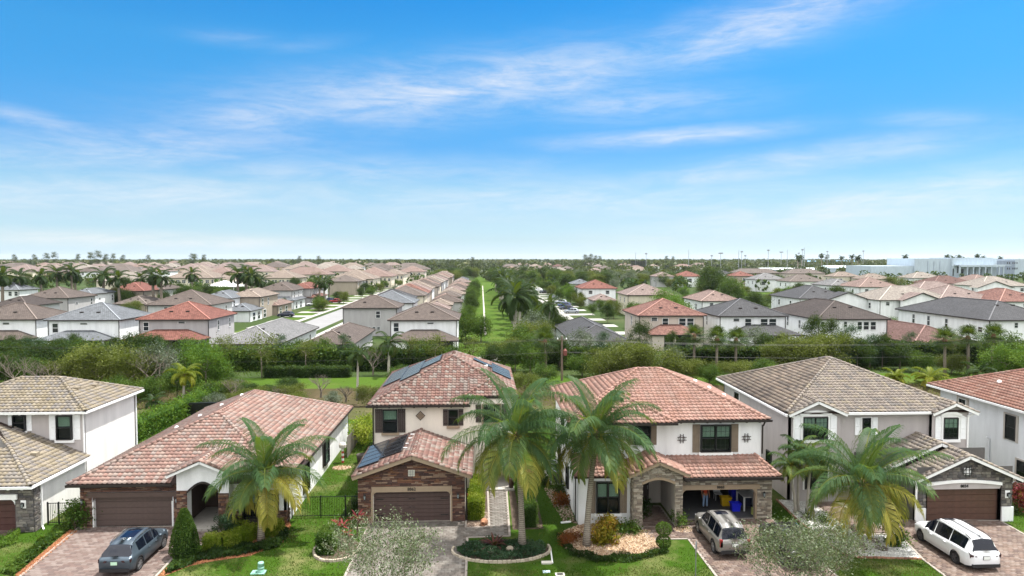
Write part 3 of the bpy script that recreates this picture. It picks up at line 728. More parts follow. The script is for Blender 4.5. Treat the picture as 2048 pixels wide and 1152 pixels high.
def paved(name, poly, mats, w_=.32, d_=.21, limit=300, ymin=34.6, along='x', skip=()):
    base = structure(sheet(name, poly, .012, JOINT)); me, V, F = paver_mesh(mats[0]); c = []
    x0, x1 = min(p[0] for p in poly), max(p[0] for p in poly); y0, y1 = min(p[1] for p in poly), max(p[1] for p in poly)
    if along == 'y': w_, d_ = d_, w_
    r = 0; y = y0
    while y < y1:
        x = x0-(w_/2 if (r % 2 and along == 'x') else 0)
        cidx = 0
        while x < x1:
            yy = y-(d_/2 if (along == 'y' and cidx % 2) else 0)
            mx, my = x+w_/2, yy+d_/2; cidx += 1
            if all(inpoly(x+a*w_, yy+b*d_, poly) for a, b in ((.06, .06), (.94, .06), (.94, .94), (.06, .94))):
                k = 1 if random.random() < .6 else 1
                c.append((x, yy))
            x += w_
        y += d_; r += 1
    c.sort(key=lambda p: abs(p[1]-36.8)*1.0 if p[1] > 36.6 else 99+p[1]*0)
    g = .012; bd = MB()
    for a, b in zip(poly, poly[1:]+poly[:1]):
        if max(a[1], b[1]) > 34 and math.dist(a, b) > .4: bd.bar((a[0], a[1], .015), (b[0], b[1], .015), .13, .05)
    bd.build('paver_border', BORD, base, world=False)
    for x, yy in c[:limit]:
        put('paver', me, base, False, Matrix.LocRotScale(Vector((x+g/2, yy+g/2, .014+random.uniform(0, .004))), None, Vector((w_-g, d_-g, 1))))
    rest = c[limit:]
    if rest:
        A = np.array([[(x+g/2+q[0]*(w_-g), yy+g/2+q[1]*(d_-g), .014+q[2]+h) for q in V] for (x, yy), h in zip(rest, rng.random(len(rest))*.004)])
        nt, nv = A.shape[:2]; FF = (np.array(F)[None]+(np.arange(nt)*nv)[:, None, None]).reshape(-1, 4)
        m = bpy.data.meshes.new('paving'); m.vertices.add(nt*nv); m.vertices.foreach_set('co', A.astype(np.float32).ravel()); m.loops.add(FF.size); m.loops.foreach_set('vertex_index', FF.astype(np.int32).ravel())
        m.polygons.add(len(FF)); m.polygons.foreach_set('loop_start', np.arange(0, FF.size, 4, dtype=np.int32))
        a = m.attributes.new('rnd', 'FLOAT', 'FACE'); a.data.foreach_set('value', np.repeat(rng.random(nt), len(F)).astype(np.float32)); m.materials.append(mats[1]); m.update(calc_edges=True)
        stuff(put('paving', m, base, False))
    return base
gp = lambda *uv: [tuple(G(u, v).xy) for u, v in uv]
D1 = gp((157, 1056), (42, 1152), (-60, 1240), (250, 1240), (313, 1152), (350, 1112), (362, 1090), (440, 1090), (446, 1063), (352, 1063), (352, 1053))
paved('driveway_rose_pavers', D1, P_ROSE)
D2 = [(-7.15, 43.6), (-7.4, 31), (-.82, 31), (-.86, 40.9), (1.72, 41.0), (1.84, 49.3), (.46, 49.3), (.5, 42.5), (-1.0, 42.4), (-1.0, 43.6)]
paved('driveway_grey_pavers', D2, P_GREY, .36, .24)
D3 = [(12.55, 31), (19.0, 31), (18.9, 43.1), (12.85, 43.1), (12.75, 42.7), (12.2, 42.6), (12.2, 45.6), (10.1, 45.6), (10.1, 40.1), (12.5, 40.1)]
paved('driveway_brown_pavers', D3, P_TAN)
D4 = gp((1850, 1040), (1790, 1042), (1764, 1050), (1805, 1077), (1847, 1120), (1889, 1152), (1960, 1210), (2300, 1210), (2048, 1069), (2000, 1042))
paved('driveway_blended_pavers', D4, P_TAN, .30, .20)
W4 = gp((1622, 1004), (1664, 1004), (1768, 1050), (1792, 1068), (1712, 1070))
paved('entry_walk_pavers', W4, P_TAN, .34, .22, 200)
DRV0 = gp((-60, 1062), (30, 1062), (-40, 1120), (-200, 1152)); paved('driveway_dark_pavers', DRV0, P_TAN, .34, .22, 40)

# ---------------------------------------------------------------- house with the solar panels
R2 = thing('solar_house', 'cream two storey house with rooftop solar panels and number 8862 over its stone garage', 'house', (-2.5, 50, 0))
def build_h2():
    w_ = MB(); wall_y(w_, 50, -7.85, -.05, 0, 6.25, .2); wall_y(w_, 50, -.05, 2.3, 0, 6.75, .2, [(.25, 2.05, -.01, 2.75)])
    w_.box(-7.85, -7.65, 50.2, 63.2, 0, 6.25); w_.box(2.1, 2.3, 50.2, 63.2, 0, 6.7); w_.box(-7.85, 2.3, 63, 63.2, 0, 6.25); w_.box(-1.2, -.05, 50.2, 53, 6.2, 6.75)
    w_.box(.2, .25, 50.2, 52.4, 0, 2.9); w_.box(2.05, 2.09, 50.2, 52.4, 0, 2.9); w_.box(.2, 2.08, 52.4, 52.6, 0, 2.9); w_.box(.2, 2.08, 50.2, 52.4, 2.78, 2.9)
    w_.build('wall', CREAM, R2)
    d = MB(); d.box(.5, 1.5, 52.33, 52.39, .12, 2.45); o = d.build('front_door', SHUT_B, R2); h = MB(); h.box(1.38, 1.42, 52.28, 52.33, 1.0, 1.25); sub(h, 'handle', GALV, o)
    s_ = MB(); s_.box(.2, 2.4, 49.1, 52.4, -.02, .13); s_.build('porch_slab', CONC, R2)
    # garage wing
    g = MB(); wall_y(g, 43.5, -7.9, -1.06, 0, 3.0, .25, [(-6.92, -2.02, 0, 2.12)]); g.poly([(-7.9, 43.5, 3.0), (-1.06, 43.5, 3.0), (-4.48, 43.5, 4.25)])
    g.box(-7.9, -7.7, 43.75, 50, 0, 3.05); g.box(-1.26, -1.06, 43.75, 50, 0, 3.05); g.build('garage_wall', CREAM, R2)
    garage_door(R2, -6.92, -2.02, 43.68, 2.1, DOOR_BR)
    t = MB(); t.box(-7.02, -1.92, 43.40, 43.5, 2.02, 2.36); t.box(-7.06, -6.95, 43.42, 43.5, 0, 2.02); t.box(-1.99, -1.88, 43.42, 43.5, 0, 2.02)
    for sx, x in ((1, -6.95), (-1, -1.99)):
        k = 6; t.prism([(x, 2.02)]+[(x+sx*.34*(1-math.cos(PI/2*i/k)), 2.02-.34*(1-math.sin(PI/2*i/k))) for i in range(k+1)], 43.44, 43.6)
    t.build('garage_trim', TRIMT, R2); number(R2, '8862', -4.47, 43.39, 2.19, .27)
    veneer(R2, (-7.9, 43.5, 0), 'front', 6.84, 4.3, S_BROWN, [(.86, 6.0, -.1, 2.36), (3.2, 3.62, 3.02, 3.44)], lambda x: 3.02+1.25*max(0, 1-abs(x-3.42)/3.42), (.06, .13), (.2, .6), 280, 2)
    q = MB(); q.box(-4.69, -4.27, 43.44, 43.49, 3.02, 3.44); o = q.build('gable_vent', plain('pale_vent', H('b8b8ac'), .6), R2)
    for i in (-1, 1):
        b = MB(); b.box(-4.48+i*.07-.012, -4.48+i*.07+.012, 43.41, 43.44, 3.04, 3.42); sub(b, 'vent_bar', GALV, o); b = MB(); b.box(-4.67, -4.29, 43.42, 43.44, 3.23+i*.07-.012, 3.23+i*.07+.012); sub(b, 'vent_bar', GALV, o)
    lantern(R2, -7.45, 43.42, 1.75); lantern(R2, -1.5, 43.42, 1.75)
    downspout(R2, -.98, 43.7, 0, 2.9, TRIMB, -.5); gutter(R2, [(-.62, 43.1, 3.1), (-.62, 49.9, 3.1)], TRIMB)
    rf = Roof(R2, T_H2, TRIMB)
    a_, b_, zz = (-2.25, 55.5, 9.06), (-2.25, 57.6, 9.06), 6.806
    rf.face([(-8.25, 49.5, 6.3), (-.9, 49.5, 6.3), (-.9, 54.15, 8.439), a_]); rf.face([(-.9, 50.6, zz), (2.65, 50.6, zz), (-.9, 54.15, 8.439)])
    rf.face([(2.65, 50.6, zz), (2.65, 62.5, zz), b_, a_]); rf.face([(2.65, 62.5, zz), (1.55, 63.6, 6.3), (-8.25, 63.6, 6.3), b_]); rf.face([(-8.25, 63.6, 6.3), (-8.25, 49.5, 6.3), a_, b_])
    for p_, q_ in (((-8.25, 49.5, 6.3), a_), ((2.65, 50.6, zz), a_), ((2.65, 62.5, zz), b_), ((-8.25, 63.6, 6.3), b_), (a_, b_)): rf.cap(p_, q_)
    x0, x1, y0, z0 = -1.3, 2.65, 50.0, 6.8; xm, hw = .675, 1.975; zt = z0+hw*.46
    rf.face([(x0, y0, z0), (x1, y0, z0), (xm, y0+hw, zt)]); rf.face([(x0, 57, z0), (x0, y0, z0), (xm, y0+hw, zt), (xm, 57, zt)]); rf.face([(x1, y0, z0), (x1, 57, z0), (xm, 57, zt), (xm, y0+hw, zt)])
    rf.cap((x0, y0, z0), (xm, y0+hw, zt)); rf.cap((x1, y0, z0), (xm, y0+hw, zt)); rf.cap((xm, y0+hw, zt), (xm, 57, zt))
    rf.gable(-8.2, -.62, 43.1, 50, 3.1, .345)
    rf.holes = [(-7.85, 2.3, 50.02, 63, 6.2)]
    rf.finish()
    rk = MB(); 
    for sx in (-1, 1): rk.bar((-4.41+sx*3.79, 43.06, 3.03), (-4.41, 43.06, 4.33), .06, .24)
    rk.build('rake_board', TRIMT, R2)
    gutter(R2, [(-8.3, 49.46, 6.3), (-.85, 49.46, 6.3)], TRIMB); gutter(R2, [(-1.25, 49.97, 6.8), (2.6, 49.97, 6.8)], TRIMB); brackets(R2, -7.6, -1.3, 49.98, 6.13, BRACKB)
    window(R2, (-6.67, 50, 4.22), 'front', 1.05, 1.7, shutters=(SHUT_B, 'plank'), sill=TRIMT, curtain=(.52, 1, CURT), depth=.2, shut_w=.55)
    window(R2, (-2.07, 50, 4.68), 'front', .72, 1.18, shutters=(SHUT_B, 'plank'), sill=TRIMT, depth=.16, shut_w=.36)
    window(R2, (.75, 50, 4.9), 'front', 1.2, 1.3, shutters=(SHUT_B, 'plank'), sill=TRIMT, depth=.16, surround=(TRIMT, .12))
    medallion(R2, -4.47, 50, 5.42, .36, TRIMT, SHUT_B)
    dn = MB(); dn.box(-7.95, -7.86, 49.86, 49.98, 0, 6.2); dn.build('downspout', TRIMB, R2)
    # solar arrays
    sl = .46; L_ = math.hypot(1, sl)
    PAN = plain('solar_cell', (.010, .010, .012), .12, spec=.6, var=.3, sc=.6); PFR = plain('panel_frame', H('50545a'), .35, .7)
    def panel(origin, u, v, wu, wv):
        """u along the eave, v up the slope"""
        u = Vector(u).normalized(); v = Vector(v).normalized(); n = u.cross(v); n = n if n.z > 0 else -n
        o_ = Vector(origin)+n*.14; mb = MB()
        def P(a, b, h): return o_+u*a+v*b+n*h
        for (a0, a1, b0, b1) in ((0, wu, 0, .03), (0, wu, wv-.03, wv), (0, .03, .03, wv-.03), (wu-.03, wu, .03, wv-.03)):
            V = [P(a, b, h) for h in (0, .05) for a, b in ((a0, b0), (a1, b0), (a1, b1), (a0, b1))]; mb.add(V, [(0, 1, 2, 3), (4, 5, 6, 7), (0, 1, 5, 4), (1, 2, 6, 5), (2, 3, 7, 6), (3, 0, 4, 7)])
        f = mb.build('solar_panel', PFR, R2); c = MB(); c.poly([P(.02, .02, .035), P(wu-.02, .02, .035), P(wu-.02, wv-.02, .035), P(.02, wv-.02, .035)]); c.poly([P(.02, .02, .004), P(.02, wv-.02, .004), P(wu-.02, wv-.02, .004), P(wu-.02, .02, .004)]); sub(c, 'cell_sheet', PAN, f)
        b = MB(); 
        for i in (1, 2): x = wu*i/3; b.add([P(x-.006, .03, .038), P(x+.006, .03, .038), P(x+.006, wv-.03, .038), P(x-.006, wv-.03, .038)], [(0, 1, 2, 3)])
        sub(b, 'busbar', PFR, f); lg = MB(); lg.bar(P(.15, .25, -.14), P(.15, .25, .01), .04, .04); lg.bar(P(wu-.15, .25, -.14), P(wu-.15, .25, .01), .04, .04); sub(lg, 'mount_foot', GALV, f)
    vl = Vector((1, 0, sl)).normalized(); 
    for row in range(3):
        for k in range(7):
            y = 63.0-row*1.75*.9-.3-(k+1)*1.05
            lo = -8.25+(.35+row*1.72)/L_
            if y-49.5 < (row+1)*1.72*.93+.75 or 63.6-(y+1.05) < (row+1)*1.72*.93: continue
            panel((lo, y, 6.3+(lo+8.25)*sl), (0, 1, 0), vl, 1.02, 1.68)
    vr = Vector((-1, 0, sl)).normalized()
    for row, k0, k1 in ((1, 57.2, 4), (0, 55.6, 5)):
        for k in range(k1):
            y = k0+k*1.05; hi = 3.75-(1.5+row*1.72)/L_
            if 63.6-(y+1.05) < 1.2+(row+1)*1.72*.93: continue
            panel((hi, y, 6.3+(3.75-hi)*sl), (0, 1, 0), vr, 1.02, 1.68)
    sg = .345; vg = Vector((1, 0, sg)).normalized()
    for row in range(2):
        for k in range(5 if row == 0 else 4):
            lo = -8.2+(.18+row*1.5)/math.hypot(1, sg); y = 44.35+row*.55+k*1.04
            panel((lo, y, 3.1+(lo+8.2)*sg), (0, 1, 0), vg, 1.02, 1.46)
    for (x, y) in ((-5.1, 45.6), (-5.05, 46.6), (-5.0, 47.9), (-4.95, 48.9)):
        q = MB(); z = 3.1+(x+8.2)*sg+.08; q.box(x-.14, x+.14, y-.03, y+.03, z, z+.05); q.build('mount_clip', TRIMW, R2)
    q = MB(); z = 6.3+(3.75-.2)*sl; q.lathe([(.25, 0), (.25, .12), (.15, .12), (.15, 0)], (.3, 57.2, 6.3+(3.75-.3)*sl), 12); q.build('roof_vent', TRIMW, R2)
build_h2()

# ---------------------------------------------------------------- single storey house with rose roof
R1 = thing('ranch_house', 'white single storey house with long rose tile roof and brown stone garage front', 'house', (-19, 52, 0))
def build_h1():
    w_ = MB(); wall_y(w_, 43.5, -25.2, -18.9, 0, 2.85, .25, [(-24.4, -19.55, 0, 2.0)]); w_.box(-25.2, -25.0, 43.75, 64, 0, 2.85)
    w_.box(-12.65, -12.45, 43.7, 64, 0, 2.85); w_.box(-25.2, -12.45, 63.8, 64, 0, 2.85)
    w_.build('wall', WHITE, R1)
    f = MB(); wall_y(f, 43.7, -15.9, -12.45, 0, 3.3, .2); f.poly([(-15.9, 43.7, 3.3), (-12.45, 43.7, 3.3), (-14.2, 43.7, 4.05)]); f.box(-15.95, -15.75, 43.9, 47, 0, 3.2); f.build('front_wing_wall', WHITE, R1)
    # arched entry portico
    p = MB(); a0, a1, zs_, zr = -18.35, -16.45, 2.35, 2.95; k = 12
    arc = [(a0+(a1-a0)*i/k, zs_+(zr-zs_)*math.sin(PI*i/k)) for i in range(k+1)]
    p.add([(-19.0, 42.9, 0), (a0, 42.9, 0), (a0, 42.9, 3.6), (-19.0, 42.9, 3.6)], [(0, 1, 2, 3)]); p.add([(a1, 42.9, 0), (-15.8, 42.9, 0), (-15.8, 42.9, 3.6), (a1, 42.9, 3.6)], [(0, 1, 2, 3)])
    for i in range(k): 
        p.add([(arc[i][0], 42.9, arc[i][1]), (arc[i+1][0], 42.9, arc[i+1][1]), (arc[i+1][0], 42.9, 3.6), (arc[i][0], 42.9, 3.6)], [(0, 1, 2, 3)]); p.add([(arc[i][0], 42.9, arc[i][1]), (arc[i+1][0], 42.9, arc[i+1][1]), (arc[i+1][0], 43.5, arc[i+1][1]), (arc[i][0], 43.5, arc[i][1])], [(0, 3, 2, 1)])
    p.add([(-19.0, 42.9, 3.6), (-15.8, 42.9, 3.6), (-17.4, 42.9, 4.32)], [(0, 1, 2)])
    p.box(-19.0, -18.8, 42.92, 47.5, 0, 3.6); p.box(-16.0, -15.8, 42.92, 47.5, 0, 3.6); p.box(-18.5, a0, 42.92, 43.5, 0, 2.6); p.box(a1, -16.3, 42.92, 43.5, 0, 2.6)
    p.build('portico', WHITE, R1)
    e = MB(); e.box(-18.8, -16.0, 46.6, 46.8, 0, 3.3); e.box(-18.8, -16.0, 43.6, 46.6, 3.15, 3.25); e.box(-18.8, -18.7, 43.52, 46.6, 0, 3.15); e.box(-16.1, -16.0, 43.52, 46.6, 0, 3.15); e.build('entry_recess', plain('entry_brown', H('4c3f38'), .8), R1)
    d = MB(); d.box(-17.9, -16.9, 46.52, 46.59, .1, 2.4); o = d.build('front_door', plain('door_dark', H('2a201c'), .4), R1); q = MB(); q.box(-17.02, -16.96, 46.47, 46.52, 1, 1.25); sub(q, 'handle', GALV, o)
    s_ = MB(); s_.box(-18.8, -16.0, 42.7, 46.6, -.02, .1); s_.build('porch_slab', CONC, R1)
    ed = MB(); 
    for i in range(k): ed.bar((arc[i][0], 42.86, arc[i][1]+.05), (arc[i+1][0], 42.86, arc[i+1][1]+.05), .09, .11)
    ed.build('arch_trim', TRIMB, R1)
    garage_door(R1, -24.4, -19.55, 43.68, 1.98, DOOR_MUD, 'flush')
    t = MB(); t.box(-24.75, -19.2, 43.38, 43.5, 1.96, 2.26)
    for sx, x in ((1, -24.42), (-1, -19.53)):
        kk = 6; t.prism([(x, 1.97)]+[(x+sx*.34*(1-math.cos(PI/2*i/kk)), 1.97-.34*(1-math.sin(PI/2*i/kk))) for i in range(kk+1)], 43.44, 43.6)
    t.build('garage_trim', plain('trim_umber', H('50423c'), .6), R1)
    j = MB(); j.box(-24.46, -24.38, 43.45, 43.72, 0, 1.66); j.box(-19.57, -19.5, 43.45, 43.72, 0, 1.66); j.build('garage_jamb', TRIMW, R1)
    veneer(R1, (-25.2, 43.5, 0), 'front', 6.2, 2.8, S_BROWN, [(.45, 6.0, 1.95, 2.27), (.72, 5.75, -.1, 2.0)], None, (.06, .12), (.2, .6), 210, 5)
    veneer(R1, (-19.0, 42.9, 0), 'front', .65, 2.5, S_BROWN, (), None, (.06, .12), (.2, .5), 40, 6); veneer(R1, (-16.45, 42.9, 0), 'front', .65, 2.3, S_BROWN, (), None, (.06, .12), (.2, .5), 40, 7)
    veneer(R1, (-15.8, 43.7, 0), 'front', 3.35, .85, S_BROWN, [(.55, 2.6, .3, 3)], None, (.06, .12), (.2, .5), 40, 8); veneer(R1, (-12.45, 43.7, 0), 'right', .5, .85, S_BROWN, (), None, (.06, .12), (.15, .3), 20, 9)
    for x, z in ((-25.0, 1.75), (-19.2, 1.75)): lantern(R1, x, 43.42, z)
    rf = Roof(R1, T_H1, TRIMB); rf.hip(-25.75, -12.15, 43.05, 64.5, 2.92, .434)
    rf.gable(-19.45, -15.35, 42.5, 46.5, 3.55, .43); rf.gable(-16.3, -12.15, 43.2, 47.5, 3.25, .42)
    rf.finish()
    rk = MB(); r2 = MB()
    for sx in (-1, 1): rk.bar((-17.4+sx*2.05, 42.47, 3.47), (-17.4, 42.47, 4.36), .05, .15); r2.bar((-14.22+sx*2.07, 43.17, 3.17), (-14.22, 43.17, 4.04), .05, .15)
    rk.build('rake_board', TRIMW, R1); r2.build('rake_board', TRIMW, R1)
    gutter(R1, [(-25.75, 43.02, 2.9), (-19.4, 43.02, 2.9)], TRIMB); gutter(R1, [(-12.12, 43.1, 2.9), (-12.12, 64.5, 2.9)], TRIMB, .09)
    dn = MB(); dn.box(-12.44, -12.36, 43.78, 43.88, 0, 2.85); dn.build('downspout', TRIMB, R1)
    window(R1, (-14.25, 43.7, .38), 'front', 1.95, 1.8, sashes=2, grid=True, sill=plain('sill_dark', H('38332f'), .7), curtain=(.5, 1, CURT), depth=.14, mull=.08, shutters=(BRACKB, 'plank'), shut_w=.3)
    window(R1, (-12.45, 54.7, .55), 'right', 1.5, 2.1, grid=True, curtain=(.0, 1, CURT), depth=.16, shutters=(TRIMB, 'plank'), shut_w=.45, mull=.08)
    window(R1, (-12.45, 48.5, .5), 'right', 1.1, 2.2, depth=.16, shutters=(TRIMB, 'plank'), shut_w=.4, mull=.08)
    roof_vents(R1, [(-23.0+.9*i, 52.2+2.1*i, 2.92+(2.75+.9*i)*.434) for i in range(4)], TRIMW)
build_h1()

# ---------------------------------------------------------------- house with the open garage
R3 = thing('terracotta_house', 'white two storey house with terracotta roof, beige stone and its garage open under 8868', 'house', (12, 49, 0))
def build_h3():
    w_ = MB(); wall_y(w_, 44.5, 6.1, 18.75, 2.9, 6.25, .2); w_.box(6.1, 6.3, 44.7, 55.4, 0, 6.25); w_.box(18.55, 18.75, 44.7, 55.4, 0, 6.25); w_.box(6.1, 18.75, 55.2, 55.4, 0, 6.25)
    w_.build('wall', WHITE, R3)
    f = MB(); wall_y(f, 42.6, 6.15, 9.55, 0, 3.3, .2); f.box(6.15, 6.35, 42.8, 44.5, 0, 3.3); f.box(9.35, 9.55, 42.8, 45.8, 0, 3.3); f.build('front_wing_wall', WHITE, R3)
    g = MB(); wall_y(g, 43.0, 12.45, 18.85, 0, 2.95, .25, [(12.95, 17.8, 0, 2.05)]); g.box(18.65, 18.85, 43.25, 49.6, 0, 3.2); g.box(12.45, 12.65, 43.25, 49.6, 0, 3.2)
    g.build('garage_wall', GREIGE, R3)
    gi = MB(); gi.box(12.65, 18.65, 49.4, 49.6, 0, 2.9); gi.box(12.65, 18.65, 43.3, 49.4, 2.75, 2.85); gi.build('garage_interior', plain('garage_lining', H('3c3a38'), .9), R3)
    fl = MB(); fl.box(12.65, 18.65, 43.02, 49.4, -.03, .035); fl.build('garage_floor', plain('garage_slab', H('48484a'), .7, var=.2), R3)
    rd = MB(); rd.box(12.97, 17.78, 43.6, 47.8, 2.32, 2.36); rd.build('garage_door', DOOR_BR, R3)
    t = MB(); t.box(12.5, 18.05, 42.88, 43.0, 2.03, 2.34)
    for sx, x in ((1, 12.97), (-1, 17.78)):
        kk = 6; t.prism([(x, 2.04)]+[(x+sx*.4*(1-math.cos(PI/2*i/kk)), 2.04-.4*(1-math.sin(PI/2*i/kk))) for i in range(kk+1)], 42.92, 43.1)
    t.box(17.78, 17.88, 42.95, 43.28, 0, 2.03); t.box(12.87, 12.97, 42.95, 43.28, 0, 2.03)
    t.build('garage_trim', TRIMT, R3); number(R3, '8868', 15.45, 42.87, 2.185, .25)
    veneer(R3, (12.45, 43.0, 0), 'front', 6.4, 2.85, S_BEIGE, [(.42, 5.45, -.1, 2.34)], None, (.07, .15), (.18, .45), 200, 11); veneer(R3, (18.85, 43.0, 0), 'right', .6, 2.85, S_BEIGE, (), None, (.07, .15), (.18, .35), 30, 17)
    lantern(R3, 18.3, 42.92, 1.7)
    # stone portico
    p = MB(); a0, a1 = 10.1, 12.2; k = 12; arc = [(a0+(a1-a0)*i/k, 2.75+.3*math.sin(PI*i/k)) for i in range(k+1)]
    p.box(9.55, 10.1, 42.0, 42.6, 0, 3.3); p.box(12.2, 12.7, 42.0, 42.6, 0, 3.3)
    for i in range(k):
        p.add([(arc[i][0], 42.0, arc[i][1]), (arc[i+1][0], 42.0, arc[i+1][1]), (arc[i+1][0], 42.0, 3.55), (arc[i][0], 42.0, 3.55)], [(0, 1, 2, 3)]); p.add([(arc[i][0], 42.0, arc[i][1]), (arc[i+1][0], 42.0, arc[i+1][1]), (arc[i+1][0], 42.6, arc[i+1][1]), (arc[i][0], 42.6, arc[i][1])], [(0, 3, 2, 1)])
    p.add([(9.55, 42.0, 3.3), (12.7, 42.0, 3.3), (12.7, 42.0, 3.55), (11.12, 42.0, 4.4), (9.55, 42.0, 3.55)], [(0, 1, 2, 3, 4)]); p.build('portico', GREIGE, R3)
    def topf(x): return 3.45+.9*max(0, 1-abs(x-1.57)/1.57)
    veneer(R3, (9.55, 42.0, 0), 'front', 3.15, 4.4, S_BEIGE, [(.55, 2.65, -.1, 3.08)], topf, (.07, .15), (.18, .45), 140, 12); veneer(R3, (10.1, 42.0, 0), 'right', .6, 2.7, S_BEIGE, (), None, (.07, .15), (.15, .3), 30, 13)
    veneer(R3, (9.55, 42.6, 0), 'left', .6, 3.1, S_BEIGE, (), None, (.07, .15), (.15, .3), 30, 14)
    tr = MB()
    for i in range(k): tr.bar((arc[i][0], 41.95, arc[i][1]+.08), (arc[i+1][0], 41.95, arc[i+1][1]+.08), .1, .16)
    tr.build('arch_trim', TRIMT, R3)
    e = MB(); e.box(9.55, 12.45, 46.3, 46.5, 0, 3.2); e.box(9.55, 12.45, 42.6, 46.3, 3.15, 3.25); e.build('entry_recess', GREIGE, R3)
    d = MB(); d.box(10.5, 11.6, 46.22, 46.29, .05, 2.4); o = d.build('front_door', SHUT_B, R3); q = MB(); q.box(11.48, 11.54, 46.17, 46.22, 1, 1.25); sub(q, 'handle', GALV, o)
    rf = Roof(R3, T_H3, TRIMB); rf.hip(5.65, 19.15, 44.0, 55.8, 6.3, .42)
    x0, x1, y0, z0 = 5.65, 12.75, 43.55, 6.26; hw = 3.55
    rf.face([(x0, y0, z0), (x1, y0, z0), (9.2, y0+hw, z0+hw*.42)]); rf.face([(x0, 50, z0), (x0, y0, z0), (9.2, y0+hw, z0+hw*.42), (9.2, 50, z0+hw*.42)]); rf.face([(x1, y0, z0), (x1, 50, z0), (9.2, 50, z0+hw*.42), (9.2, y0+hw, z0+hw*.42)])
    rf.cap((x0, y0, z0), (9.2, y0+hw, z0+hw*.42)); rf.cap((x1, y0, z0), (9.2, y0+hw, z0+hw*.42)); rf.cap((9.2, y0+hw, z0+hw*.42), (9.2, 50, z0+hw*.42))
    # lower roof over the garage and the portico gable
    rf.face([(12.3, 42.5, 2.95), (19.25, 42.5, 2.95), (18.3, 44.5, 3.85), (12.3, 44.5, 3.85)]); rf.face([(19.25, 42.5, 2.95), (19.25, 46.5, 2.95), (18.75, 46.5, 3.2), (18.3, 44.5, 3.85)]); rf.cap((19.25, 42.5, 2.95), (18.3, 44.5, 3.85))
    rf.gable(9.2, 13.05, 41.6, 44.5, 3.42, .44)
    rf.face([(5.85, 42.2, 3.2), (9.3, 42.2, 3.2), (9.3, 44.5, 4.1), (5.85, 44.5, 4.1)])
    rf.holes = [(6.1, 18.75, 44.52, 55.3, 6.2)]
    rf.finish()
    rk = MB()
    for sx in (-1, 1): rk.bar((11.12+sx*1.93, 41.57, 3.36), (11.12, 41.57, 4.2), .05, .2)
    rk.build('rake_board', TRIMT, R3)
    gutter(R3, [(12.6, 43.97, 6.3), (19.2, 43.97, 6.3)], TRIMB); gutter(R3, [(5.6, 43.52, 6.26), (12.75, 43.52, 6.26)], TRIMB); gutter(R3, [(13.0, 42.46, 2.95), (19.3, 42.46, 2.95)], TRIMB, .16)
    brackets(R3, 13.2, 18.5, 44.48, 6.13, BRACKB, .85)
    q = MB(); q.bar((18.86, 44.2, 6.1), (18.86, 44.42, 5.8), .08, .08); q.bar((18.8, 44.42, 5.85), (18.8, 44.42, 3.9), .09, .07); q.build('downspout', TRIMB, R3)
    window(R3, (15.63, 44.5, 4.05), 'front', 2.05, 1.85, sashes=2, grid=True, shutters=(SHUT_T, 'plank'), sill=TRIMW, curtain=(.5, 1, CURT), depth=.2, mull=.09, shut_w=.5)
    window(R3, (10.7, 44.5, 4.6), 'front', 1.1, 1.35, shutters=(SHUT_T, 'plank'), depth=.16, shut_w=.38)
    for x in (13.35, 17.72): iron_grid(R3, x, 44.5, 4.97, .62, BRACKB)
    window(R3, (8.05, 42.6, .75), 'front', 1.5, 2.05, sashes=2, sill=TRIMW, curtain=(.45, .95, CURT), depth=.16, mull=.08, shutters=(SHUT_T, 'plank'), shut_w=.45)
    window(R3, (6.1, 47.2, .9), 'left', 1.0, 1.6, depth=.14); window(R3, (6.1, 52.0, .9), 'left', 1.0, 1.6, depth=.14); window(R3, (6.1, 50, 4.0), 'left', 1.0, 1.5, depth=.14)
    dn = MB(); dn.box(6.02, 6.1, 43.2, 43.3, 0, 3.2); dn.build('downspout', TRIMB, R3)
    roof_vents(R3, [(16.6, 52.0, 6.3+(19.15-16.6)*.42), (17.2, 50.5, 6.3+(19.15-17.2)*.42), (15.6, 53.0, 7.5), (17.9, 49.3, 6.8)], TRIMW)
build_h3()

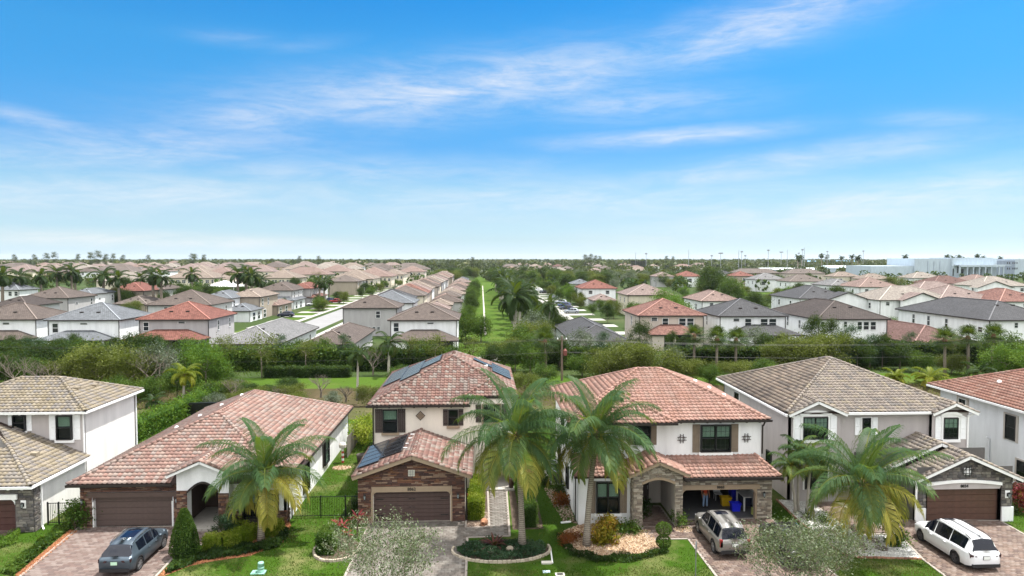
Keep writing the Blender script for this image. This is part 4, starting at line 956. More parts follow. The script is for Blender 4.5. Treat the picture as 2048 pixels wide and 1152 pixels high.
# ---------------------------------------------------------------- grey house with white trim
R4 = thing('gabled_house', 'grey two storey house with white trimmed gables and dark stained tan roof, number 8834', 'house', (28, 52, 0))
def build_h4():
    w_ = MB(); wall_y(w_, 46.3, 21.5, 34.0, 0, 6.25, .2); w_.box(21.5, 21.7, 46.5, 59.2, 0, 6.25); w_.box(33.8, 34.0, 46.5, 59.2, 0, 6.25); w_.box(21.5, 34, 59, 59.2, 0, 6.25)
    w_.build('wall', LGREY, R4)
    f = MB(); wall_y(f, 46.0, 21.5, 25.0, 0, 6.3, .3); f.poly([(21.5, 46, 6.3), (25.0, 46, 6.3), (23.25, 46, 7.08)]); f.build('bay_wall', LGREY, R4); f = MB(); wall_y(f, 46.0, 31.55, 34.15, 0, 6.3, .3); f.poly([(31.55, 46, 6.3), (34.15, 46, 6.3), (33.0, 46, 6.85)]); f.box(34.0, 34.15, 46.3, 46.6, 0, 6.3); f.build('bay_wall', LGREY, R4)
    # garages
    g = MB(); wall_y(g, 42.0, 27.9, 34.25, 0, 2.85, .3, [(28.62, 33.45, 0, 2.16)]); g.poly([(27.9, 42, 2.85), (34.25, 42, 2.85), (31.2, 42, 4.22)]); g.box(27.9, 28.1, 42.3, 46.3, 0, 2.85); g.box(34.05, 34.25, 42.3, 46.3, 0, 2.85)
    wall_y(g, 44.0, 26.3, 27.9, 0, 2.6, .3, [(26.5, 27.75, 0, 2.2)]); g.poly([(26.3, 44, 2.6), (34.0, 44, 2.6), (34.0, 44, 3.1), (30.6, 44, 4.6)]); g.box(26.2, 26.4, 44.3, 46.3, 0, 3.4)
    g.build('garage_wall', plain('stone_backing', H('5a5856'), .9), R4)
    garage_door(R4, 28.62, 33.45, 42.2, 2.1, plain('garage_door_chestnut', H('50392f'), .5, var=.2, sc=4), 'flush'); garage_door(R4, 26.5, 27.75, 44.2, 2.15, DOOR_BR, 'flush')
    t = MB(); k = 14; pts = [(28.5+5.0*i/k, 2.38+.2*math.sin(PI*i/k)) for i in range(k+1)]
    for i in range(k): t.prism([pts[i], pts[i+1], (pts[i+1][0], pts[i+1][1]+.19), (pts[i][0], pts[i][1]+.19)], 41.86, 41.99)
    t.build('arch_trim', TRIMW, R4); l = MB(); l.prism([(28.6, 2.14)]+[(33.42, 2.14)]+[(p[0], p[1]) for p in pts[::-1]], 41.97, 41.995); l.build('lintel_panel', LGREY, R4)
    j = MB(); j.box(33.45, 33.56, 42.0, 42.28, 0, 2.14); j.box(28.5, 28.62, 42.0, 42.28, 0, 2.14); j.build('garage_jamb', LGREY, R4); number(R4, '8834', 31.05, 41.955, 2.33, .26)
    pl = MB(); pl.box(33.55, 34.33, 41.9, 42.0, 0, .95); pl.build('plinth', WHITE, R4); pl = MB(); pl.box(27.85, 28.5, 41.9, 42.0, 0, .95); pl.build('plinth', WHITE, R4)
    def tf(x): return 2.8+1.4*max(0, 1-abs(x-3.3)/3.25)
    veneer(R4, (27.9, 42, 0), 'front', 6.35, 4.25, S_GREY, [(.62, 5.62, -.1, 2.62), (0, .62, -.1, .96), (5.62, 6.4, -.1, .96), (3.0, 3.6, 3.0, 3.6)], tf, (.12, .26), (.2, .5), 170, 21)
    veneer(R4, (26.3, 44, 0), 'front', 7.6, 4.6, S_GREY, [(.15, 1.5, -.1, 2.3), (4.0, 4.6, 3.65, 4.25)], lambda x: 4.55-.44*abs(x-4.3), (.12, .26), (.2, .5), 90, 22)
    for x, y, z in ((31.2, 41.94, 3.3), (30.6, 43.94, 3.95)):
        fr = MB(); fr.box(x-.22, x+.22, y-.02, y+.03, z-.22, z+.22); o = fr.build('gable_vent', TRIMW, R4); iron_grid(R4, x, y, z, .75, METAL_B, .03)
    lantern(R4, 33.9, 41.92, 1.75, TRIMW)
    # roof
    rf = Roof(R4, T_H4, TRIMW); rf.hip(21.05, 34.25, 45.85, 59.6, 6.3, .42, left=T_H4D)
    rf.gable(21.15, 25.25, 45.6, 50, 6.22, .44); rf.gable(31.35, 34.6, 45.6, 49.5, 6.2, .42)
    rf.gable(27.55, 34.65, 41.6, 46.3, 2.82, .44); rf.face([(25.9, 46.3, 2.6), (25.9, 43.6, 2.6), (30.6, 43.6, 4.67), (30.6, 46.3, 4.67)]); rf.face([(34.2, 43.6, 3.09), (34.2, 46.3, 3.09), (30.6, 46.3, 4.67), (30.6, 43.6, 4.67)]); rf.cap((30.6, 43.6, 4.67), (30.6, 46.3, 4.67)); rf.cap((25.9, 43.6, 2.6), (30.6, 43.6, 4.7)); rf.cap((34.2, 43.6, 3.09), (30.6, 43.6, 4.7))
    rf.holes = [(21.5, 34.0, 46.35, 59, 6.2)]; rf.finish()
    rk = MB()
    for c, hw, y, z, s_ in ((23.2, 2.05, 45.62, 6.22, .44), (32.97, 1.63, 45.62, 6.2, .42), (31.1, 3.55, 41.62, 2.82, .44), (30.6, 4.7, 43.62, 2.6, .44)):
        rk = MB()
        for sx in (-1, 1): rk.bar((c+sx*hw, y-.06, z-.07), (c, y-.06, z+hw*s_-.07), .07, .18)
        rk.build('rake_board', TRIMW, R4)
    gutter(R4, [(25.2, 45.8, 6.3), (31.4, 45.8, 6.3)], TRIMW, .15); gutter(R4, [(21.0, 59.6, 6.3), (21.0, 45.7, 6.25)], TRIMW, .13)
    q = MB(); q.box(21.6, 21.7, 45.88, 45.97, .2, 6.1); q.bar((21.1, 45.75, 6.2), (21.65, 45.9, 5.95), .09, .09); q.build('downspout', TRIMW, R4)
    q = MB(); q.box(34.05, 34.15, 45.88, 45.97, 3.2, 6.0); q.bar((34.4, 45.75, 6.15), (34.1, 45.9, 5.9), .09, .09); q.build('downspout', TRIMW, R4)
    q = MB(); q.box(27.78, 27.88, 41.86, 41.95, .2, 2.55); q.bar((27.5, 41.7, 2.75), (27.83, 41.9, 2.5), .09, .09); q.build('downspout', TRIMW, R4)
    window(R4, (23.2, 46, 4.38), 'front', 1.75, 1.58, sashes=2, grid=True, surround=(TRIMW, .16), arch=True, sill=TRIMW, shutters=(SHUT_W, 'louvre'), curtain=(.5, 1, CURT), depth=.1, shut_w=.45, arch_sh=True)
    window(R4, (32.9, 46, 4.3), 'front', 1.05, 1.5, grid=True, surround=(TRIMW, .14), arch=True, sill=TRIMW, shutters=(SHUT_W, 'louvre'), curtain=(.5, 1, CURT), depth=.1, shut_w=.42, arch_sh=True)
    window(R4, (27.0, 46.3, 4.6), 'front', .6, 1.2, surround=(TRIMW, .1), shutters=(SHUT_W, 'louvre'), depth=.1, shut_w=.38)
    window(R4, (21.5, 56.0, 4.2), 'left', .9, 1.5, surround=(TRIMW, .1), depth=.1); window(R4, (21.5, 49.5, 1.1), 'left', .9, 1.5, depth=.1); window(R4, (23.3, 46, .9), 'front', 1.6, 1.6, sashes=2, surround=(TRIMW, .12), depth=.1)
    roof_vents(R4, [(30.2, 55.5, 8.0), (31.5, 54.5, 7.45)], TRIMW)
build_h4()

# ---------------------------------------------------------------- partly seen neighbours
R5 = thing('orange_roof_house', 'white house with orange tile roof cut by the frame beside the grey gabled house', 'house', (44, 50, 0))
def build_h5():
    w_ = MB(); w_.box(38.6, 51, 43, 55.3, 0, 6.25); w_.build('wall', COOLW, R5)
    rf = Roof(R5, T_H5, TRIMW); rf.hip(37.9, 51.6, 42.3, 55.9, 6.3, .42); rf.finish(limit=200)
    gutter(R5, [(37.85, 55.9, 6.3), (37.85, 42.3, 6.3)], TRIMW)
    window(R5, (38.6, 52.6, 4.7), 'left', .9, 1.05, surround=(GREIGE, .22), depth=.1, frame=WHITEF); window(R5, (38.6, 47.6, 3.75), 'left', .95, 1.8, surround=(GREIGE, .22), depth=.1); window(R5, (38.6, 46.4, .95), 'left', .95, 1.55, surround=(GREIGE, .22), depth=.1)
    roof_vents(R5, [(40.3, 51, 7.3)], TRIMW); mb = MB(); mb.tube([(38.5, 49.6, 1.5), (38.5, 49.6, 3.3), (38.3, 49.6, 3.42)], .06, 8); mb.build('vent_pipe', COOLW, R5)
build_h5()
R0 = thing('buff_roof_house', 'grey fronted two storey house with buff and grey tile roofs and white shutters', 'house', (-33, 50, 0))
def build_h0():
    w_ = MB(); wall_y(w_, 49.0, -38, -28.05, 0, 6.2, .2); w_.build('front_wall', LGREY, R0)
    s_ = MB(); s_.box(-28.25, -28.0, 49.2, 56.2, 0, 6.2); s_.box(-38, -28, 56.0, 56.2, 0, 6.2); s_.box(-28.2, -27.95, 43.3, 49.0, 0, 2.95); s_.build('side_wall', WARMW, R0)
    c = MB(); c.box(-28.06, -27.98, 48.95, 49.05, 2.9, 6.15); c.box(-28.0, -27.9, 56.1, 56.2, 0, 6.1); c.build('corner_trim', TRIMW, R0)
    g = MB(); wall_y(g, 43.0, -34.4, -27.75, 0, 2.95, .3, [(-33.7, -28.85, 0, 2.12)]); g.box(-28.0, -27.75, 43.0, 43.6, 0, 2.95); g.build('garage_wall', plain('stone_backing_b', H('5a5856'), .9), R0)
    garage_door(R0, -33.7, -28.85, 43.2, 2.1, plain('garage_door_mahogany', H('452c28'), .5, var=.2), 'flush')
    veneer(R0, (-30.6, 43.0, 0), 'front', 2.85, 2.8, S_GREY, [(-.1, 1.82, -.1, 2.42)], None, (.1, .22), (.2, .5), 110, 31); veneer(R0, (-27.75, 43.0, 0), 'right', .6, 2.8, S_GREY, (), None, (.09, .2), (.2, .35), 50, 32)
    t = MB(); t.box(-33.9, -28.65, 42.84, 43.0, 2.1, 2.42); x = -28.82
    t.prism([(x, 2.1)]+[(x-.36*(1-math.cos(PI/2*i/6)), 2.1-.36*(1-math.sin(PI/2*i/6))) for i in range(7)], 42.92, 43.08); t.build('garage_trim', TRIMW, R0)
    lantern(R0, -28.3, 42.92, 1.75, TRIMW); downspout(R0, -27.66, 43.65, 0, 2.8, TRIMW, .3)
    rf = Roof(R0, T_H0, TRIMW); rf.hip(-38.6, -27.6, 48.5, 56.6, 6.3, .42)
    x1, y0, z0 = -27.6, 42.55, 3.02; sl = .41; hw = 3.5
    A = (x1-hw, y0+hw, z0+hw*sl)
    rf.face([(-36, y0, z0), (x1, y0, z0), A, (-36, y0+hw, z0+hw*sl)]); rf.face([(x1, y0, z0), (x1, 49.0, z0), (x1-hw*1.9, 49.0, z0+hw*1.9*sl), A]); rf.cap((x1, y0, z0), A); rf.cap(A, (x1-hw*1.9, 49.0, z0+hw*1.9*sl-.6))
    rf.holes = [(-38, -28.0, 49.02, 56.2, 6.2)]; rf.finish()
    gutter(R0, [(-38.6, 48.47, 6.3), (-27.57, 48.47, 6.3), (-27.57, 56.6, 6.3)], TRIMW, .14); gutter(R0, [(-36, 42.52, 3.02), (-27.57, 42.52, 3.02), (-27.57, 49.0, 3.02)], TRIMW, .14)
    brackets(R0, -34, -28.5, 48.98, 6.12, TRIMW, .8); brackets(R0, -34, -28.2, 42.98, 2.82, TRIMW, .8)
    window(R0, (-29.3, 49, 4.22), 'front', 1.05, 1.72, shutters=(SHUT_W, 'louvre'), sill=TRIMW, curtain=(.5, 1, CURT), depth=.22, mull=.07, shut_w=.5); window(R0, (-32.35, 49, 4.88), 'front', .85, 1.12, shutters=(SHUT_W, 'louvre'), sill=TRIMW, depth=.22, shut_w=.34)
    for p in ((-29.6, 53.4, 7.18), (-29.9, 51.6, 7.3), (-29.6, 46.2, 3.95), (-32.6, 45.4, 4.35)):
        q = MB(); q.box(p[0]-.18, p[0]+.18, p[1]-.2, p[1]+.2, p[2]-.1, p[2]+.16); q.build('roof_vent', T_H0[0], R0)
build_h0()
# ---------------------------------------------------------------- plants
def nrm(a): return a/np.maximum(np.linalg.norm(a, axis=-1, keepdims=True), 1e-9)
def leaves(c, size, aspect=.45, up=.5, hang=0.0, g=rng):
    """diamond leaf faces at points c (n,3)"""
    n = len(c); d = g.normal(size=(n, 3)); d[:, 2] -= hang; d = nrm(d); u = nrm(g.normal(size=(n, 3))+np.array([0, 0, up*2])); s = nrm(np.cross(d, u))
    L = (np.full(n, size) if np.isscalar(size) else size)*(.7+.6*g.random(n)); L = L[:, None]
    return np.stack([c-d*L*.5, c+s*L*aspect*.5+d*L*.05, c+d*L*.5, c-s*L*aspect*.5+d*L*.05], 1)
def clumps(n, k, ext, rad, g=rng, shell=.5, bottom=-1.0):
    """leaf points gathered in k clumps inside an ellipsoid ext=(rx,ry,rz); returns points and a value per leaf"""
    cc = nrm(g.normal(size=(k*3, 3))); cc = cc[cc[:, 2] > bottom][:k]; k = len(cc)
    cc = cc*(shell+(1-shell)*g.random((k, 1))**.6)*np.array(ext)*(.72+.55*g.random((k, 1))); v = g.random(k); w_ = .5+g.random(k)
    i = g.choice(k, size=n, p=w_/w_.sum()); p = cc[i]+g.normal(size=(n, 3))*rad*(.6+.6*w_[i])[:, None]*np.array([1, 1, .75])
    return p, np.clip(v[i]*.75+g.random(n)*.25, 0, 1)
LM = {
 'oak': leafmat('leaf_dusty_oak', [H('3c4a36'), H('5a6a4c'), H('7c8a6a'), H('a4ae92')], .25, f=1.2),
 'dark': leafmat('leaf_dark_green', [H('22381c'), H('2e4a22'), H('3f5e2a'), H('557334')], .25),
 'olive': leafmat('leaf_olive', [H('4a5424'), H('5e6a2c'), H('74803a'), H('8a9248')], .3),
 'mid': leafmat('leaf_mid_green', [H('34521f'), H('466a28'), H('5e8034'), H('7a9840')], .3),
 'bright': leafmat('leaf_bright_green', [H('42661e'), H('54802a'), H('6c9634'), H('88ac46')], .35),
 'lime': leafmat('leaf_lime', [H('6c8a20'), H('8aa42c'), H('a8bc3c'), H('c4cc58')], .4),
 'grey': leafmat('leaf_silver', [H('5c6a58'), H('74826e'), H('8e9a86'), H('a8b09c')], .2),
 'red': leafmat('leaf_crimson', [H('5c1c28'), H('8a2838'), H('a83a48'), H('c05a5c')], .3),
 'rust': leafmat('leaf_rust', [H('6a3424'), H('8c4428'), H('a85c34'), H('b87848')], .3),
 'yellow': leafmat('leaf_yellow_croton', [H('5c6a1c'), H('98902a'), H('c4a83a'), H('b0702c')], .3),
 'blue': leafmat('leaf_bluegreen', [H('2a4a34'), H('3a5c40'), H('4e7050'), H('648462')], .2),
 'maroon': leafmat('leaf_maroon', [H('3a2024'), H('542c30'), H('6c3c3c'), H('86564e')], .2),
 'palm': leafmat('leaf_coconut', [H('42663a'), H('54764a'), H('76904a'), H('c4c058'), H('e6d66a'), H('d09a4a')], .36, f=1.0),
 'palmd': leafmat('leaf_palm_dark', [H('2a4220'), H('3a5428'), H('4c6832'), H('6c7c3c'), H('8a8448')], .3),
 'palmy': leafmat('leaf_palm_yellow', [H('6a7c20'), H('8c9a2a'), H('b4b438'), H('ccc050')], .4),
 'far': leafmat('leaf_far_wood', [H('3a4a2c'), H('4c5a36'), H('606c40'), H('787c4c')], .2),
 'twig': plain('bare_twig', H('6a6258'), .9, var=.2)}
BARK = plain('bark_grey', H('7a7064'), .95, var=.3, sc=5, bump=.6); BARKD = plain('bark_brown', H('54463a'), .95, var=.3, sc=5, bump=.6)
def palmtrunk():
    t = NT('palm_trunk_rings'); v = t.coord('Object'); w_ = t.n('TexWave', wave_type='BANDS', bands_direction='Z'); w_.inputs['Scale'].default_value = 2.6; w_.inputs['Distortion'].default_value = 2.5; w_.inputs['Detail'].default_value = 2
    t.link(v, w_.inputs[0]); g = t.noise(7, 4, .6, v); k = t.ramp(w_.outputs[1], [(.2, H('7c7468')), (.8, H('9c9488'))]); k = t.mix(.5, k, t.ramp(g, [(.3, (.4, .38, .36)), (.7, (1, 1, 1))]), 'MULTIPLY'); t.col(k); t.set(.95, 0, .1); t.bump(w_.outputs[1], .5, .03); return t.m
PTRUNK = palmtrunk(); ROYALT = plain('royal_palm_trunk', H('a39d92'), .9, var=.15, sc=2); SHAFT = plain('palm_crownshaft', H('6c8038'), .6, var=.25); FIBRE = plain('palm_fibre', H('5c4430'), .95, var=.3, sc=6, bump=.5)
def leafobj(name, V, R, mat, parent, world=False):
    me = quads_mesh(name, V, R); me.materials.append(mat); return put(name, me, parent, world)
def branches(mb, p, d, L, r, depth, g, spread=.7, n=3):
    q = p+d*L; mid = p+d*L*.5+Vector((g.uniform(-1, 1), g.uniform(-1, 1), g.uniform(-.3, .3)))*L*.06
    mb.tube([p, mid, q], [r, r*.85, r*.65], 6 if depth > 1 else 4, cap=False)
    if depth == 0: return [q]
    out = []
    for i in range(n):
        a = 2*PI*(i+g.random()*.6)/n; t = Vector((math.cos(a), math.sin(a), g.uniform(.2, .8)))
        nd = (d*(1-spread)+t*spread).normalized(); out += branches(mb, p+d*L*g.uniform(.65, 1), nd, L*g.uniform(.6, .8), r*.55, depth-1, g, spread, n)
    return out
def make_tree(name, label, cat, h, ext, nl, ls, mat, loc=(0, 0, 0), k=24, rad=.5, trunk_r=.12, trunk_h=None, bark=BARK, group=None, depth=2, shell=.45, rz=0, sc=1, seed=0, hang=.2, up=.5, aspect=.5):
    g = random.Random(seed); ng = np.random.default_rng(seed+100)
    root = thing(name, label, cat, loc, rz, group, sc); th = trunk_h or h-ext[2]*1.3
    mb = MB(); mb.tube([(0, 0, -.1), (g.uniform(-.1, .1), g.uniform(-.1, .1), th*.5), (g.uniform(-.15, .15), g.uniform(-.15, .15), th)], [trunk_r*1.2, trunk_r, trunk_r*.8], 8)
    for i in range(4):
        a = 2*PI*i/4+g.random(); branches(mb, Vector((0, 0, th*g.uniform(.8, 1))), Vector((math.cos(a)*.8, math.sin(a)*.8, g.uniform(.5, 1.1))).normalized(), ext[0]*.55, trunk_r*.55, depth-1, g)
    mb.build('trunk', bark, root, world=False, smooth=True); nl = int(nl*1.6); ls = ls*.72
    P, R = clumps(nl, k, ext, rad, ng, shell); P = P+np.array([0, 0, h-ext[2]])
    leafobj('crown', leaves(P, ls, aspect, up, hang, ng), R, mat, root); return root
def bush(name, label, loc, ext, nl, ls, mat, group=None, k=14, rad=.18, cat='shrub', seed=0, stems=6, shell=.6, sc=1, aspect=.5):
    ng = np.random.default_rng(seed+7); g = random.Random(seed); root = thing(name, label, cat, loc, 0, group, sc); mb = MB()
    for i in range(stems): a = 2*PI*i/stems; mb.tube([(0, 0, -.05), (ext[0]*.3*math.cos(a), ext[1]*.3*math.sin(a), ext[2]*.8), (ext[0]*.7*math.cos(a), ext[1]*.7*math.sin(a), ext[2]*1.5)], [.03, .02, .01], 5)
    mb.build('stem', BARKD, root, world=False); P, R = clumps(nl, k, ext, rad, ng, shell, -.75); P[:, 2] = np.abs(P[:, 2]+ext[2]*.95)
    leafobj('foliage', leaves(P, ls, aspect, .6, 0, ng), R, mat, root); return root
def surf_leaves(fn, n, ls, jit, ng, aspect=.5):
    P = fn(n, ng)+ng.normal(size=(n, 3))*jit; return leaves(P, ls, aspect, .5, 0, ng)
def hedge(name, label, path, w_, h, n, ls, mat, seed=0, group=None, jit=.06, cat='hedge', core=None):
    """clipped hedge along a path of (x, y) points"""
    ng = np.random.default_rng(seed+55); p0 = Vector((path[0][0], path[0][1], 0)); root = thing(name, label, cat, p0, 0, group)
    seg = [(Vector((a[0], a[1], 0))-p0, Vector((b[0], b[1], 0))-p0) for a, b in zip(path, path[1:])]; tot = sum((b-a).length for a, b in seg)
    cb = MB(); Vs = []
    for a, b in seg:
        d = (b-a).normalized(); s_ = Vector((-d.y, d.x, 0)); L = (b-a).length; cb.bar(a+Vector((0, 0, h*.46))-d*.02, b+Vector((0, 0, h*.46))+d*.02, w_*.86, h*.9)
        m = int(n*L/tot); t = ng.random(m)*L; f = ng.random(m); per = w_+2*h; q = f*per
        y = np.where(q < h, -w_/2, np.where(q > h+w_, w_/2, q-h-w_/2)); z = np.where(q < h, q, np.where(q > h+w_, per-q, h))
        bump_ = .05*np.sin(t*3.1+seed)+.04*np.sin(t*7.3)
        P = np.array(a)[None]+np.array(d)[None]*t[:, None]+np.array(s_)[None]*(y*(1+bump_))[:, None]+np.array([0, 0, 1.])[None]*(z*(1+bump_*.8))[:, None]; Vs.append(P)
    for e_, d in ((seg[0][0], seg[0][0]-seg[0][1]), (seg[-1][1], seg[-1][1]-seg[-1][0])):
        d = d.normalized(); s_ = Vector((-d.y, d.x, 0)); m = int(n*w_*h/(tot*(w_+2*h))*1.6)+8; Vs.append(np.array(e_)[None]+np.array(s_)[None]*(ng.uniform(-.5, .5, (m, 1))*w_)+np.array([0, 0, 1.])[None]*(ng.random((m, 1))*h)+np.array(d)[None]*.05)
    P = np.concatenate(Vs)+ng.normal(size=(sum(len(x) for x in Vs), 3))*jit; P[:, 2] = np.abs(P[:, 2])
    cb.build('core', core or mat, root, world=False, rnd=True); R = np.clip(.5+.3*np.sin(P[:, 0]*1.7+P[:, 1]*2.3)+ng.normal(size=len(P))*.22, 0, 1)
    leafobj('foliage', leaves(P, ls, .5, .5, 0, ng), R, mat, root); return root
def blades(name, label, loc, n, L, w_, mat, cat='plant', el=(20, 80), droop=.6, group=None, seed=0, sc=1, spread=.05, stem=0):
    """rosette of arching strap leaves; each leaf its own part"""
    g = random.Random(seed); root = thing(name, label, cat, loc, 0, group, sc)
    if stem: mb = MB(); mb.tube([(0, 0, -.05), (.02, 0, stem)], [.05, .04], 6); mb.build('stem', BARKD, root, world=False)
    for i in range(n):
        a = i*2.4+g.uniform(-.3, .3); e = math.radians(g.uniform(*el)); l = L*g.uniform(.75, 1.1); p = Vector((spread*math.cos(a), spread*math.sin(a), stem)); pts = [p]; k = 5
        for j in range(k): e -= droop/k*(1+j*.4); p = p+Vector((math.cos(a)*math.cos(e), math.sin(a)*math.cos(e), math.sin(e)))*l/k; pts.append(p)
        s_ = Vector((-math.sin(a), math.cos(a), 0)); mb = MB(); V = []
        for j, q in enumerate(pts): ww = w_*[.6, 1, 1, .8, .5, .04][j]; V += [q-s_*ww/2, q-Vector((0, 0, ww*.12)), q+s_*ww/2]
        mb.add(V, [(3*j, 3*j+1, 3*j+4, 3*j+3) for j in range(k)]+[(3*j+1, 3*j+2, 3*j+5, 3*j+4) for j in range(k)])
        mb.r = [g.random()]*len(mb.f); mb.build('leaf', mat, root, world=False, rnd=True, smooth=True)
    return root

# palms ------------------------------------------------------------
def frond(az, el0, L, curve, nl, ll, age, wind, g, w_=.055, dens=1.0, side0=.9):
    """one pinnate frond: rachis strip plus drooping leaflets, as quads (n,4,3) with a value per quad"""
    Q = []; R = []; h = Vector((math.cos(az), math.sin(az), 0)); e = el0; p = Vector((0, 0, 0)); pts = [p]; k = 12
    for j in range(k):
        e -= curve*(.35+1.3*j/k)/k; d = (h*math.cos(e)+Vector((0, 0, math.sin(e)))+wind*(.02+.10*j/k)).normalized(); p = p+d*L/k; pts.append(p)
    for j in range(k):
        d = (pts[j+1]-pts[j]).normalized(); s_ = d.cross(Vector((0, 0, 1))); s_ = s_.normalized() if s_.length > .05 else Vector((1, 0, 0)); r0, r1 = .045*(1-j/k)+.008, .045*(1-(j+1)/k)+.008
        Q.append([pts[j]-s_*r0, pts[j]+s_*r0, pts[j+1]+s_*r1, pts[j+1]-s_*r1]); R.append(min(1, age*.7+.45))
        u = d.cross(s_); Q.append([pts[j]-u*r0, pts[j]+u*r0, pts[j+1]+u*r1, pts[j+1]-u*r1]); R.append(min(1, age*.7+.45))
    for i in range(nl):
        t = .13+.87*(i+.5)/nl; j = min(k-1, int(t*k)); f = t*k-j; q = pts[j].lerp(pts[j+1], f); d = (pts[j+1]-pts[j]).normalized()
        s_ = d.cross(Vector((0, 0, 1))); s_ = s_.normalized() if s_.length > .05 else Vector((-math.sin(az), math.cos(az), 0)); u = s_.cross(d)
        fl = ll*(.55+.75*math.sin(PI*min(1, t*.92+.1)))*g.uniform(.88, 1.1); fa = .35+.6*t
        for sg in (-1, 1):
            b = (s_*sg*side0*(1-.3*t)+d*fa+u*.22).normalized(); b = (b+wind*.10).normalized(); m = q+b*fl*.45
            b2 = (b+Vector((0, 0, -1.2-.5*age))*g.uniform(.7, 1.25)+wind*.45).normalized(); m2 = m+b2*fl*.32; b3 = (b2+Vector((0, 0, -1.25))+wind*.3).normalized(); tip = m2+b3*fl*.25
            wv = b.cross(u if abs(b.dot(u)) < .9 else d).normalized()*w_*.5; wv2 = (wv*.8)
            r = min(1, max(0, age+g.uniform(-.08, .08)+(.12 if t > .85 else 0)))
            Q.append([q-wv*.5, q+wv*.5, m+wv, m-wv]); R.append(r); Q.append([m-wv, m+wv, m2+wv2, m2-wv2]); R.append(r); Q.append([m2-wv2, m2+wv2, tip+wv2*.1, tip-wv2*.1]); R.append(min(1, r+.06))
    return np.array([[tuple(x) for x in q] for q in Q]), np.array(R)
def palm(name, label, loc, th, L, nf, lean=(0, 0), wind=(0, 0, 0), mat='palm', nl=44, ll=.62, group=None, seed=0, trunk=(.16, .12), tmat=None, ages=(0, .75), els=(82, -38), curve=1.3, shaft=0, w_=.055, cat='palm tree', nuts=True, base_swell=1.5):
    g = random.Random(seed); root = thing(name, label, cat, loc, 0, group); mb = MB(); W = Vector(wind); top = Vector((lean[0], lean[1], th))
    pts = [Vector((lean[0]*(i/8)**1.6, lean[1]*(i/8)**1.6, th*i/8-(.1 if i == 0 else 0))) for i in range(9)]
    mb.tube(pts, [trunk[0]*base_swell, trunk[0]*1.12]+[trunk[0]+(trunk[1]-trunk[0])*i/6 for i in range(7)], 12); mb.build('trunk', tmat or PTRUNK, root, world=False, smooth=True)
    if shaft:
        s_ = MB(); s_.tube([top, top+Vector((0, 0, shaft*.5)), top+Vector((0, 0, shaft))], [trunk[1]*1.15, trunk[1]*1.1, trunk[1]*.6], 10); s_.build('crownshaft', SHAFT, root, world=False, smooth=True); top = top+Vector((0, 0, shaft*.9))
    else:
        s_ = MB(); s_.tube([top-Vector((0, 0, .35)), top, top+Vector((0, 0, .35))], [trunk[1]*1.1, trunk[1]*1.7, trunk[1]*.8], 9); s_.build('crown_fibre', FIBRE, root, world=False, smooth=True)
    for i in range(nf):
        t = (i+.5)/nf; el = math.radians(els[0]+(els[1]-els[0])*t**.8+g.uniform(-7, 7)); age = max(0, ages[0]+(ages[1]-ages[0])*t**2+g.uniform(-.06, .06)+(.18 if g.random() < .12 and t > .5 else 0))
        V, R = frond(i*2.39996+g.uniform(-.25, .25), el, L*(.72+.28*math.sin(PI*min(.95, t+.25)))*g.uniform(.9, 1.08), curve*(.75+.5*t)*g.uniform(.85, 1.15), nl, ll, age, W, g, w_)
        leafobj('frond', V+np.array(tuple(top+Vector((0, 0, .12*(1-t))))), R, LM[mat], root)
    if nuts:
        n = MB()
        for i in range(6): a = g.uniform(0, 6.28); n.lathe([(.01, -.12), (.09, -.06), (.11, 0), (.08, .08), (.01, .12)], (top.x+.22*math.cos(a), top.y+.22*math.sin(a), top.z-.25-g.random()*.15), 8)
        n.r = [.4]*len(n.f); stuff(n.build('coconuts', LM['palm'], root, world=False, rnd=True, smooth=True))
    return root
def fanpalm(name, label, loc, th, R_, nf, seed=0, group=None, mat='palmd'):
    """cabbage palm: costapalmate leaves in a round head"""
    g = random.Random(seed); root = thing(name, label, 'palm tree', loc, 0, group); mb = MB(); top = Vector((g.uniform(-.2, .2), g.uniform(-.2, .2), th))
    mb.tube([(0, 0, -.1), top*.5, top], [.24, .19, .2], 10); mb.build('trunk', BARK, root, world=False, smooth=True); s_ = MB(); s_.tube([top-Vector((0, 0, .7)), top-Vector((0, 0, .2)), top+Vector((0, 0, .3))], [.2, .36, .2], 9); s_.build('boot_jackets', FIBRE, root, world=False)
    for i in range(nf):
        t = (i+.5)/nf; az = i*2.39996; e = math.radians(85-135*t+g.uniform(-8, 8)); h = Vector((math.cos(az), math.sin(az), 0)); d = h*math.cos(e)+Vector((0, 0, math.sin(e))); st_ = d*R_*.45; c = top+st_; s_ = d.cross(Vector((0, 0, 1))); s_ = s_.normalized() if s_.length > .1 else Vector((1, 0, 0)); u = s_.cross(d)
        Q = [[top-s_*.02, top+s_*.02, c+s_*.02, c-s_*.02]]; Rr = [.5]; age = min(1, .15+.5*t+g.uniform(-.1, .1))
        for k in range(18):
            a = (k-8.5)/8.5*2.2; b = (d*math.cos(a)+s_*math.sin(a)+u*.12*math.cos(a)).normalized(); l = R_*.6*(.75+.25*math.cos(a)); m = c+b*l*.6; tip = m+(b+Vector((0, 0, -.9))).normalized()*l*.42; wv = b.cross(u).normalized()*.05
            Q.append([c-wv*.3, c+wv*.3, m+wv, m-wv]); Q.append([m-wv, m+wv, tip+wv*.1, tip-wv*.1]); rr = min(1, max(0, age+g.uniform(-.1, .1))); Rr += [rr, rr]
        leafobj('fan_leaf', np.array([[tuple(x) for x in q] for q in Q]), np.array(Rr), LM[mat], root)
    return root

